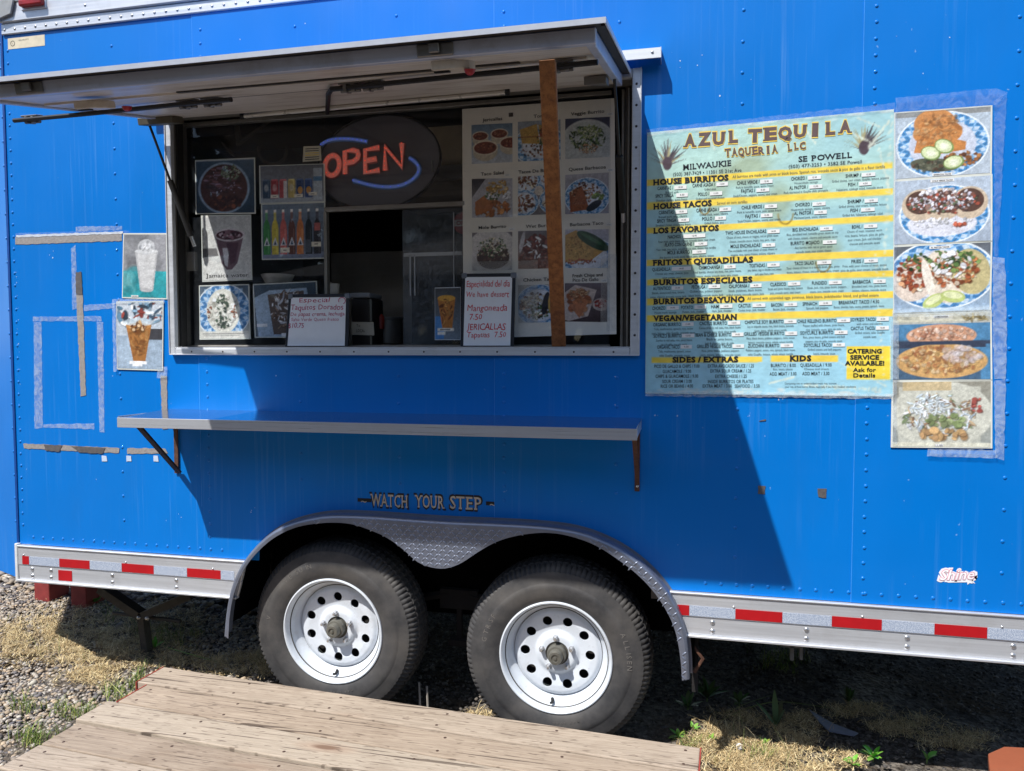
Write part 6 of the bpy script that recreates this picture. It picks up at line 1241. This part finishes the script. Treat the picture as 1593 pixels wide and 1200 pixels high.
# ------------------------------------------------------------------ timber deck
GW = [wood('weathered_plank_%d' % k, a, b, (1, 1, 1), (.9, 26, 26), (104, 82, 62), .85) for k, (a, b) in enumerate((((152, 137, 120), (188, 171, 152)), ((138, 122, 106), (176, 158, 138)), ((156, 142, 125), (192, 176, 156)), ((146, 129, 112), (184, 166, 145))))]
DZ = -.47
deck = empty('timber_deck', (1.8, -.5, gz(1.8, 0)), 'low weathered timber deck of long planks in front of the wheels', 'deck')
du = Vector((1, -.0700, 0)).normalized(); dv = Vector((-du.y, du.x, 0)) * -1
o0 = oZ(255, 1037, DZ); 
for k in range(9):
    st = o0 + dv * (k * .1475) ; jx = (0, .045, .0, .012, .006, .02, 0, .01, .0)[k]; L_ = 2.075 - jx - .006 * k
    st = st + du * (jx - .0 + (.0103 * k)); zz = DZ + random.uniform(-.003, .002)
    a = st; b = st + du * L_; c_ = b + dv * .137; d = a + dv * .137
    pl = MB().prism([Vector((p.x, p.y, zz - .036)) for p in (a, b, c_, d)], (0, 0, .036)).build('plank', GW[(k * 3) % 4], deck, bevel=.004, seg=2)
    nm = MB()
    for t in (.05, .42, .8, 1.22, 1.62, L_ - .05):
        for s_ in (.03, .11): nm.dome(a + du * t + dv * s_ + Vector((random.uniform(-.01, .01), 0, zz - a.z)), .0055, .0010, 8, (0, 0, 1))
    nm.build('nail_head', simple('rusty_nail', (70, 50, 40), .7), pl, kind='stuff')
E0 = [o0 + du * .003 * 0, o0 + du * 2.068]
RP = simple('worn_red_edge_paint', (176, 74, 62), .8, var=.25, vs=40, bump=.4)
for q0, nm_ in ((o0 - du * .0035, 0), (o0 + du * 2.0755, 1)):
    n_ = 9 if nm_ else 2
    for k in range(n_):
        jx = (0, .045, 0, .012, .006, .02, 0, .01, 0)[k]; q = q0 + dv * (k * .1475) + du * ((jx + .0103 * k) if not nm_ else .0043 * k)
        MB().prism([Vector((p.x, p.y, DZ - .038)) for p in (q, q + du * .003, q + du * .003 + dv * .142, q + dv * .142)], (0, 0, .0375)).build('painted_edge', RP, deck)
mb = MB()
for off in (.06, 1.33 * .5 * 2 - .02): pass
for s0, s1 in ((.03, .07), (1.20, 1.24)):
    a = o0 + dv * s0; b = a + du * 2.06; c_ = b + dv * (s1 - s0); d = a + dv * (s1 - s0)
    mb = MB().prism([Vector((p.x + .03, p.y, gz(p.x, 0) + .005)) for p in (a, b, c_, d)], (0, 0, .13)); mb.build('joist', simple('joist_dark_timber', (90, 62, 48), .85, bump=.3), deck)

# ------------------------------------------------------------------ red timber blocks under the nose
for (x0, x1, y1, yb, dd, lb) in ((52, 81, 936, 1.0, .0, 'left red painted timber block standing on gravel under the trailer nose'), (109, 140, 947, .86, .0, 'right red painted timber block beside the small green weed')):
    Zg = -.605 if x0 < 100 else -.615
    p = oZ((x0 + x0 + 8) / 2 + 1, y1, Zg); X = p.x; Y0 = p.y
    q = oY(x1, 900, Y0 + .0)
    wdt = .085
    b = MB().box(X - .015, X + wdt, Y0, Y0 + .14, Zg - .03, -.19).build('timber_block', REDPAINT, bevel=.003); tag(b, lb, 'block', 'red blocks propping the trailer')

# ------------------------------------------------------------------ gravel, straw and weeds
def ground_pts(n, x0, x1, y0, y1, dens=None, r=rng):
    x = r.uniform(x0, x1, n); y = r.uniform(y0, y1, n); z = -.648 - .022 * (x - 1.4)
    d = np.c_[x, y, z] - CAM; dep = d @ FW; px = 796.5 + FPX * (d @ RT) / dep; py = 600 - FPX * (d @ UP) / dep
    m = (dep > .2) & (px > -220) & (px < 1820) & (py > 820) & (py < 1420)
    w1 = (x - o0.x) * du.x + (y - o0.y) * du.y; w2 = (x - o0.x) * dv.x + (y - o0.y) * dv.y
    m &= ~((w1 > .03) & (w1 < 2.04) & (w2 > .05) & (w2 < 1.32))
    if dens is not None: m &= r.random(n) < dens(px, py, x, y)
    return x[m], y[m], z[m], px[m], py[m]
def blobf(px, py, lst):
    s = np.zeros_like(px)
    for cx, cy, rx_, ry_ in lst: s = np.maximum(s, np.clip(1.35 - np.hypot((px - cx) / rx_, (py - cy) / ry_), 0, 1))
    return s
LEAFY_ = 0
STRAW = [(60, 1010, 110, 40), (150, 990, 120, 40), (230, 1005, 90, 30), (270, 965, 60, 25), (170, 1030, 90, 28), (300, 1035, 70, 18), (380, 1040, 60, 22), (225, 920, 60, 14), (1110, 1140, 45, 26), (1160, 1165, 90, 40), (1230, 1180, 80, 26), (1310, 1165, 40, 14), (1240, 1120, 50, 30), (1150, 1110, 60, 18), (1480, 1130, 70, 20), (1330, 1090, 60, 14), (420, 1030, 40, 16), (745, 1112, 22, 16), (1400, 1110, 60, 20), (140, 1060, 60, 20)]
ico_v = np.array([(0, 0, 1), (.894, 0, .447), (.276, .851, .447), (-.724, .526, .447), (-.724, -.526, .447), (.276, -.851, .447), (.724, .526, -.447), (-.276, .851, -.447), (-.894, 0, -.447), (-.276, -.851, -.447), (.724, -.526, -.447), (0, 0, -1)])
ico_f = np.array([(0, 1, 2), (0, 2, 3), (0, 3, 4), (0, 4, 5), (0, 5, 1), (1, 6, 2), (2, 7, 3), (3, 8, 4), (4, 9, 5), (5, 10, 1), (2, 6, 7), (3, 7, 8), (4, 8, 9), (5, 9, 10), (1, 10, 6), (6, 11, 7), (7, 11, 8), (8, 11, 9), (9, 11, 10), (10, 11, 6)])
def l3(c): return np.array(lin(c)[:3])
def stones(name, n, box, size, pal, dens=None):
    x, y, z, px, py = ground_pts(n, *box, dens); k = len(x); s = rng.uniform(*size, k) * (1 + .5 * (rng.random(k) > .93))
    V = ico_v[None] * rng.uniform(.6, 1.3, (k, 12, 1)); V = V * np.stack([rng.uniform(.8, 1.3, k), rng.uniform(.8, 1.2, k), rng.uniform(.45, .8, k)], -1)[:, None]
    a = rng.uniform(0, 6.28, k); ca, sa = np.cos(a)[:, None], np.sin(a)[:, None]
    P = np.stack([V[..., 0] * ca - V[..., 1] * sa, V[..., 0] * sa + V[..., 1] * ca, V[..., 2]], -1) * s[:, None, None] + np.c_[x, y, z + s * .25][:, None]
    F = (ico_f[None] + 12 * np.arange(k)[:, None, None]).reshape(-1, 3); pal = np.array([l3(c) for c in pal]); c = pal[rng.integers(0, len(pal), k)] * rng.uniform(.75, 1.2, (k, 1))
    C = np.repeat(np.c_[c, np.ones(k)], 12, 0); return link(name, fastmesh(name, P.reshape(-1, 3), F, C), STONEM, kind='stuff')
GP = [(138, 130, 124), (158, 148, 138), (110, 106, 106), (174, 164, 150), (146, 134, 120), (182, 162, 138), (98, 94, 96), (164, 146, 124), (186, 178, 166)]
g1 = stones('gravel', 46000, (-1.6, .95, -1.3, .9), (.004, .0105), GP, lambda px, py, x, y: 1 - .75 * blobf(px, py, STRAW)); tag(g1, 'loose grey gravel beside the timber deck', 'gravel')
g2 = stones('gravel', 26000, (-4.5, 1.2, .9, 4.2), (.010, .022), GP); tag(g2, 'grey gravel beyond the trailer nose', 'gravel')
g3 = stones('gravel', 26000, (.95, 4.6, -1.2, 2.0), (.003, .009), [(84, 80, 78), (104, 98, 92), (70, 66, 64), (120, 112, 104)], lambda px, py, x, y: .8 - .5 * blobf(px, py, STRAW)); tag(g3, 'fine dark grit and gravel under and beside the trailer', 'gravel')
def blades(name, pts, hgt, wid, pal, lean=1.0, seg=3, mat=None, flat=0):
    x, y, z = pts; k = len(x); a = rng.uniform(0, 6.28, k); h = rng.uniform(*hgt, k); w_ = rng.uniform(*wid, k); ln = rng.uniform(.3, 1, k) * lean * h; up = h * rng.uniform(.25 if flat else .7, 1, k) * (1 - flat)
    V = []; 
    for i in range(seg + 1):
        t = i / seg; ww = w_ * (1 - t * .85); cx = x + np.cos(a) * ln * t ** 1.6; cy = y + np.sin(a) * ln * t ** 1.6; cz = z + up * (t - .35 * t * t) + .004
        V += [np.c_[cx - np.sin(a) * ww, cy + np.cos(a) * ww, cz], np.c_[cx + np.sin(a) * ww, cy - np.cos(a) * ww, cz]]
    V = np.stack(V, 1); nv = 2 * (seg + 1); f = np.array([(2 * i, 2 * i + 1, 2 * i + 3, 2 * i + 2) for i in range(seg)])
    F = (f[None] + nv * np.arange(k)[:, None, None]).reshape(-1, 4); pal = np.array([l3(c) for c in pal]); c = pal[rng.integers(0, len(pal), k)] * rng.uniform(.7, 1.2, (k, 1))
    return link(name, fastmesh(name, V.reshape(-1, 3), F, np.repeat(np.c_[c, np.ones(k)], nv, 0)), mat or STRAWM, kind='stuff')
SP = [(222, 200, 150), (204, 178, 128), (234, 216, 172), (180, 152, 108), (140, 118, 84), (214, 192, 146)]
def around(lst, n):
    ar = np.array([a[2] * a[3] for a in lst], float); ar /= ar.sum(); xs, ys = [], []
    for (cx, cy, rx_, ry_), f_ in zip(lst, ar):
        k = int(n * f_); t = rng.uniform(0, 6.283, k); q = np.sqrt(rng.random(k)) * rng.uniform(.6, 1.15, k) * (1 + .18 * np.sin(t * 5 + cx) + .1 * np.sin(t * 11))
        for a, b in zip(cx + rx_ * q * np.cos(t), cy + ry_ * q * np.sin(t)):
            if b < 905: continue
            p = oZ(a, b, -.640); w1 = (p.x - o0.x) * du.x + (p.y - o0.y) * du.y; w2 = (p.x - o0.x) * dv.x + (p.y - o0.y) * dv.y
            if -.005 < w1 < 2.08 and -.02 < w2 < 1.4: continue
            xs.append(p.x); ys.append(p.y)
    x = np.array(xs); y = np.array(ys); nz_ = np.sin(x * 23 + 3 * np.sin(y * 17)) + np.sin(y * 31 + 2 * np.sin(x * 19)) + .8 * np.sin(x * 61 + y * 47); kp = rng.random(len(x)) < np.clip(.62 + nz_ * .32, .12, 1); x = x[kp]; y = y[kp]; return x, y, -.648 - .022 * (x - 1.4)
x, y, z = around(STRAW, 56000); s1_ = blades('dry_straw', (x, y, z + rng.random(len(x)) * .016), (.010, .034), (.0008, .0020), SP, 1.7, 2, flat=.25); tag(s1_, 'pale dry straw and dead weeds lying on the gravel', 'straw')
x, y, z = around(STRAW, 4200); s2_ = blades('dead_grass', (x, y, z), (.02, .065), (.0006, .0014), SP + [(130, 130, 70)], 1.0, 3); tag(s2_, 'taller dead grass stalks rising from the straw', 'grass')
x, y, z = around(STRAW, 420); s4_ = blades('dry_stalk_tufts', (x, y, z), (.06, .15), (.0007, .0013), SP + [(150, 160, 90), (120, 130, 70)], .9, 4); tag(s4_, 'long straggly dry stalks standing out of the straw', 'stalks')
GR = [(96, 120, 48), (120, 140, 60), (150, 156, 80), (78, 104, 40)]
GL = [(215, 1075, 26, 30), (185, 1090, 25, 18), (60, 1160, 40, 20), (120, 1120, 60, 12), (260, 1000, 60, 20), (165, 965, 22, 18), (215, 985, 20, 15), (1070, 1150, 20, 10), (1185, 1165, 24, 8), (40, 1110, 30, 14), (1220, 1015, 50, 20)]
x, y, z = around(GL, 2600); s3_ = blades('green_grass', (x, y, z), (.03, .10), (.0008, .0018), GR, .8, 3); tag(s3_, 'thin green grass blades growing through the gravel', 'grass')
# broad-leaved weeds
LG = attr_mat('leaf_green', .5, 0, .2, 40)
def leafy(name, base, leaves, label, col=(92, 140, 52), stem=True, group=None):
    base = Vector(base); root = empty(name, base, label, 'weed', group)
    if stem: MB().tube([base + Vector((0, 0, -.005)), base + Vector((0, 0, .03))], .003, 6).build('stem', simple('weed_stem', (110, 130, 70), .6), root)
    for (az, el, L_, W_) in leaves:
        az = math.radians(az); el = math.radians(el); d = Vector((math.cos(az) * math.cos(el), math.sin(az) * math.cos(el), math.sin(el))); s_ = d.cross(Vector((0, 0, 1))).normalized(); up = s_.cross(d).normalized()
        n_ = 7; vs = []; 
        for i in range(n_ + 1):
            t = i / n_; w_ = W_ * math.sin(math.pi * min(1, t * .93 + .05)) ** .8; c_ = base + d * (L_ * t) + Vector((0, 0, .01)) + Vector((0, 0, -.3 * L_ * t * t * math.cos(el)))
            vs += [c_ - s_ * w_ + up * w_ * .25, c_, c_ + s_ * w_ + up * w_ * .25]
        fs = [(3 * i + j, 3 * i + j + 1, 3 * i + 4 + j, 3 * i + 3 + j) for i in range(n_) for j in range(2)]
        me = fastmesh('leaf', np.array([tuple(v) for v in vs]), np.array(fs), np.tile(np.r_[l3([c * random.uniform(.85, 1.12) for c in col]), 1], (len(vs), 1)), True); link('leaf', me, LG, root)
    return root
def gp(px, py):
    p = oZ(px, py, -.648); return oZ(px, py, gz(p.x, 0))
leafy('dock_weed', gp(1207, 1136), [(95, 75, .15, .012), (60, 62, .12, .013), (150, 50, .13, .010), (20, 66, .09, .010), (200, 70, .07, .008), (80, 40, .08, .010), (-30, 70, .08, .008)], 'tall dock weed with long dull green leaves in the shade right of the wheels', (84, 104, 70))
def rosette(n_, L_, W_, el=(15, 60)): return [(i * 360 / n_ + random.uniform(-15, 15), random.uniform(*el), L_ * random.uniform(.7, 1.1), W_ * random.uniform(.8, 1.1)) for i in range(n_)]
leafy('leafy_weed', gp(1358, 1183), rosette(11, .055, .010), 'bright green leafy weed at the sunny edge, largest of its group', (110, 170, 60), group='bright weeds along the shade edge')
leafy('leafy_weed', gp(1325, 1193), rosette(8, .045, .009), 'bright green weed just left of the largest leafy weed', (104, 160, 56), group='bright weeds along the shade edge')
leafy('sprout', gp(1442, 1186), [(200, 62, .055, .010), (20, 45, .055, .012), (330, 50, .05, .010), (120, 60, .03, .006)], 'small green sprout of four round leaves near the brown board', (130, 180, 90))
leafy('leafy_weed', gp(1055, 1150), rosette(7, .045, .008), 'small green weed against the right end of the deck', (110, 160, 60))
leafy('leafy_weed', gp(1078, 1140), rosette(6, .05, .007, (40, 75)), 'thin upright weed between deck corner and straw', (120, 160, 70))
leafy('leafy_weed', gp(240, 1012), rosette(7, .06, .008, (30, 75)), 'bright green weed in the sun at the shade edge left of the wheels', (110, 176, 50))
leafy('leafy_weed', gp(148, 940), rosette(8, .06, .016, (20, 60)), 'small round leaved weed right of the red blocks', (110, 160, 76))
leafy('leafy_weed', gp(1190, 1163), rosette(8, .035, .007, (30, 70)), 'small yellow green weed in the straw below the dock weed', (140, 170, 70))
leafy('leafy_weed', gp(1105, 1158), rosette(7, .035, .006, (30, 70)), 'little green weed inside the straw mound near the deck', (120, 160, 64))
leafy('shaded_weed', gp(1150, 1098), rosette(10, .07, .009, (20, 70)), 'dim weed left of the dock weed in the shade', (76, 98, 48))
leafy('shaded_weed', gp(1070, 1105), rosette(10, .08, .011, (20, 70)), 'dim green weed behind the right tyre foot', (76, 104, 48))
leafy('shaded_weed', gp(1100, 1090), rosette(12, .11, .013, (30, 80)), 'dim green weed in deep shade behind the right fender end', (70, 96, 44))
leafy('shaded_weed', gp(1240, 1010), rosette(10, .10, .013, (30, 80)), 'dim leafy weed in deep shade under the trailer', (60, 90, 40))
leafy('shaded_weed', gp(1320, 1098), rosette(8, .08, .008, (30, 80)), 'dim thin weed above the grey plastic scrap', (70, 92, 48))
def stalk(pts, r, label, c=(116, 124, 70), name='weed_stalk'):
    P3 = resample([Vector(p) for p in pts], 20, 1); return tag(MB().tube(P3, [r * (1 - .7 * i / 19) for i in range(20)], 5).build(name, simple(name + '_col%d' % c[0], c, .7), smooth=True), label, 'stalk')
def g3(px, py, h): q = gp(px, py); return oY(px, py, q.y - h * 1.1) if h else q
b_ = gp(1120, 1150)
stalk([gp(1110, 1128), g3(1155, 1105, .03), g3(1205, 1092, .05), g3(1260, 1097, .04), gp(1330, 1108)], .0028, 'long bent grey green stalk arching over the dock weed')
stalk([gp(1125, 1112), g3(1160, 1095, .03), g3(1200, 1082, .05)], .002, 'shorter stalk running into the dock weed')
stalk([gp(240, 1002), g3(275, 1012, .04), g3(310, 1022, .05), gp(352, 1034)], .003, 'long green grass stalk lying in front of the shade', (130, 160, 80))
stalk([gp(200, 1092), g3(168, 1060, .10), g3(166, 1085, .10), g3(178, 1124, .07)], .0016, 'thin grass stalk drooping over the deck corner', (176, 180, 110))
# scraps
q = [gp(1258, 1112), gp(1275, 1123), gp(1296, 1135), gp(1335, 1150), gp(1328, 1154), gp(1290, 1147), gp(1276, 1134)]
tag(MB().prism([v + Vector((0, 0, .02)) for v in q], (0, 0, .004)).build('plastic_scrap', simple('grey_blue_plastic', (110, 116, 136), .5)), 'grey blue sliver of broken plastic lying in the shade', 'scrap')
def rock(px, py, s, label, c, mat_n):
    p = gp(px, py); V = ico_v * rng.uniform(.8, 1.15, (12, 1)) * np.array([s, s, s * .8]); me = fastmesh('rock', V + np.array(p) + np.array([0, 0, s * .5]), ico_f, np.tile(np.r_[l3(c), 1], (12, 1)))
    return tag(link('rock', me, STONEM), label, 'rock')
rock(1150, 1165, .017, 'white pebble on the straw right of the deck', (226, 226, 226), 0)
rock(52, 1065, .015, 'pale round stone among the grey gravel', (190, 184, 170), 0); rock(1173, 1195, .016, 'grey stone at the bottom edge in the straw', (130, 130, 132), 0)
rock(984, 1100, .0, '', (1, 1, 1), 0) if False else None
# two short pale stakes showing between the wheels
for x, y0_, y1_, lb in ((654, 1062, 1096, 'left and taller of two thin pale stakes between the wheels'), (666, 1068, 1098, 'right and shorter of two thin pale stakes between the wheels')):
    a = oY(x - 2, y0_, .12); b = oY(x, y1_ + 12, .12); tag(MB().tube([b, b.lerp(a, .8), a], [.005, .004, .0045], 6).build('stake', simple('pale_stake', (170, 162, 150), .7)), lb, 'stake', 'stakes between the wheels')
# brown board in the lower right corner
zb2 = -.47; q = [oZ(x, y, zb2) for x, y in ((1537, 1172), (1562, 1161), (1660, 1166), (1660, 1230), (1541, 1212), (1538, 1185))]
tag(MB().prism(q, (0, 0, -.028)).build('brown_board', simple('brown_painted_board', (150, 84, 58), .5, var=.05), bevel=.004, seg=2), 'smooth red brown painted board corner at the lower right of the view', 'board')
mb = MB(); pq = oZ(1600, 1195, zb2); mb.box(pq.x - .03, pq.x + .03, pq.y - .05, pq.y + .01, gz(pq.x, 0), zb2 - .029)
tag(mb.build('board_post', simple('brown_painted_post', (120, 66, 46), .6)), 'short brown post under the red brown board', 'post')

# ------------------------------------------------------------------ behind the viewer: canopy mirrored in the panes, hedge added to darken fill
CF = simple('dark_canopy_cloth', (52, 54, 58), .8, var=.1)
cp = empty('shade_canopy', (2.5, -5.6, gz(2.5, 0)), 'dark fabric shade canopy on four posts mirrored in the window panes', 'canopy')
cx0, cx1, cy0, cy1 = -1.6, 6.6, -8.2, -4.3
MB().add([(cx0, cy1, 1.55), (cx1, cy1, 1.55), (cx1, cy0, 1.55), (cx0, cy0, 1.55), (cx0 + 2.4, -6.25, 2.35), (cx1 - 2.4, -6.25, 2.35)], [(0, 1, 5, 4), (1, 2, 5), (2, 3, 4, 5), (3, 0, 4)]).build('canopy_top', CF, cp)
for x in (cx0, cx1):
    for y in (cy0, cy1): MB().box(x - .03, x + .03, y - .03, y + .03, gz(x, 0), 1.549).build('post', simple('white_canopy_post', (200, 202, 204), .5), cp)
n_ = 16000; hx = rng.uniform(-18, 22, n_); hz = -.65 + 6.6 * rng.random(n_) * (1 + .12 * np.sin(hx * .9)); hy = -13 + rng.normal(0, .8, n_)  # unseen hedge added to cut fill light from the low sky
a_ = rng.uniform(0, 6.28, n_); w_ = rng.uniform(.16, .34, n_); o_ = rng.uniform(-.2, .2, (n_, 3))
P = np.stack([np.c_[hx - np.cos(a_) * w_, hy - np.sin(a_) * w_, hz], np.c_[hx, hy, hz + w_ * 1.4] + o_, np.c_[hx + np.cos(a_) * w_, hy + np.sin(a_) * w_, hz]], 1).reshape(-1, 3)
pal = np.array([l3(c) for c in ((58, 74, 44), (44, 60, 38), (76, 90, 54), (36, 48, 32))]); c_ = pal[rng.integers(0, 4, n_)]
hd = link('sky_blocking_hedge', fastmesh('sky_blocking_hedge', P, np.arange(n_ * 3).reshape(-1, 3), np.repeat(np.c_[c_, np.ones(n_)], 3, 0)), LG)
tag(hd, 'tall dark hedge added out of view to block low sky', 'hedge', kind='stuff')
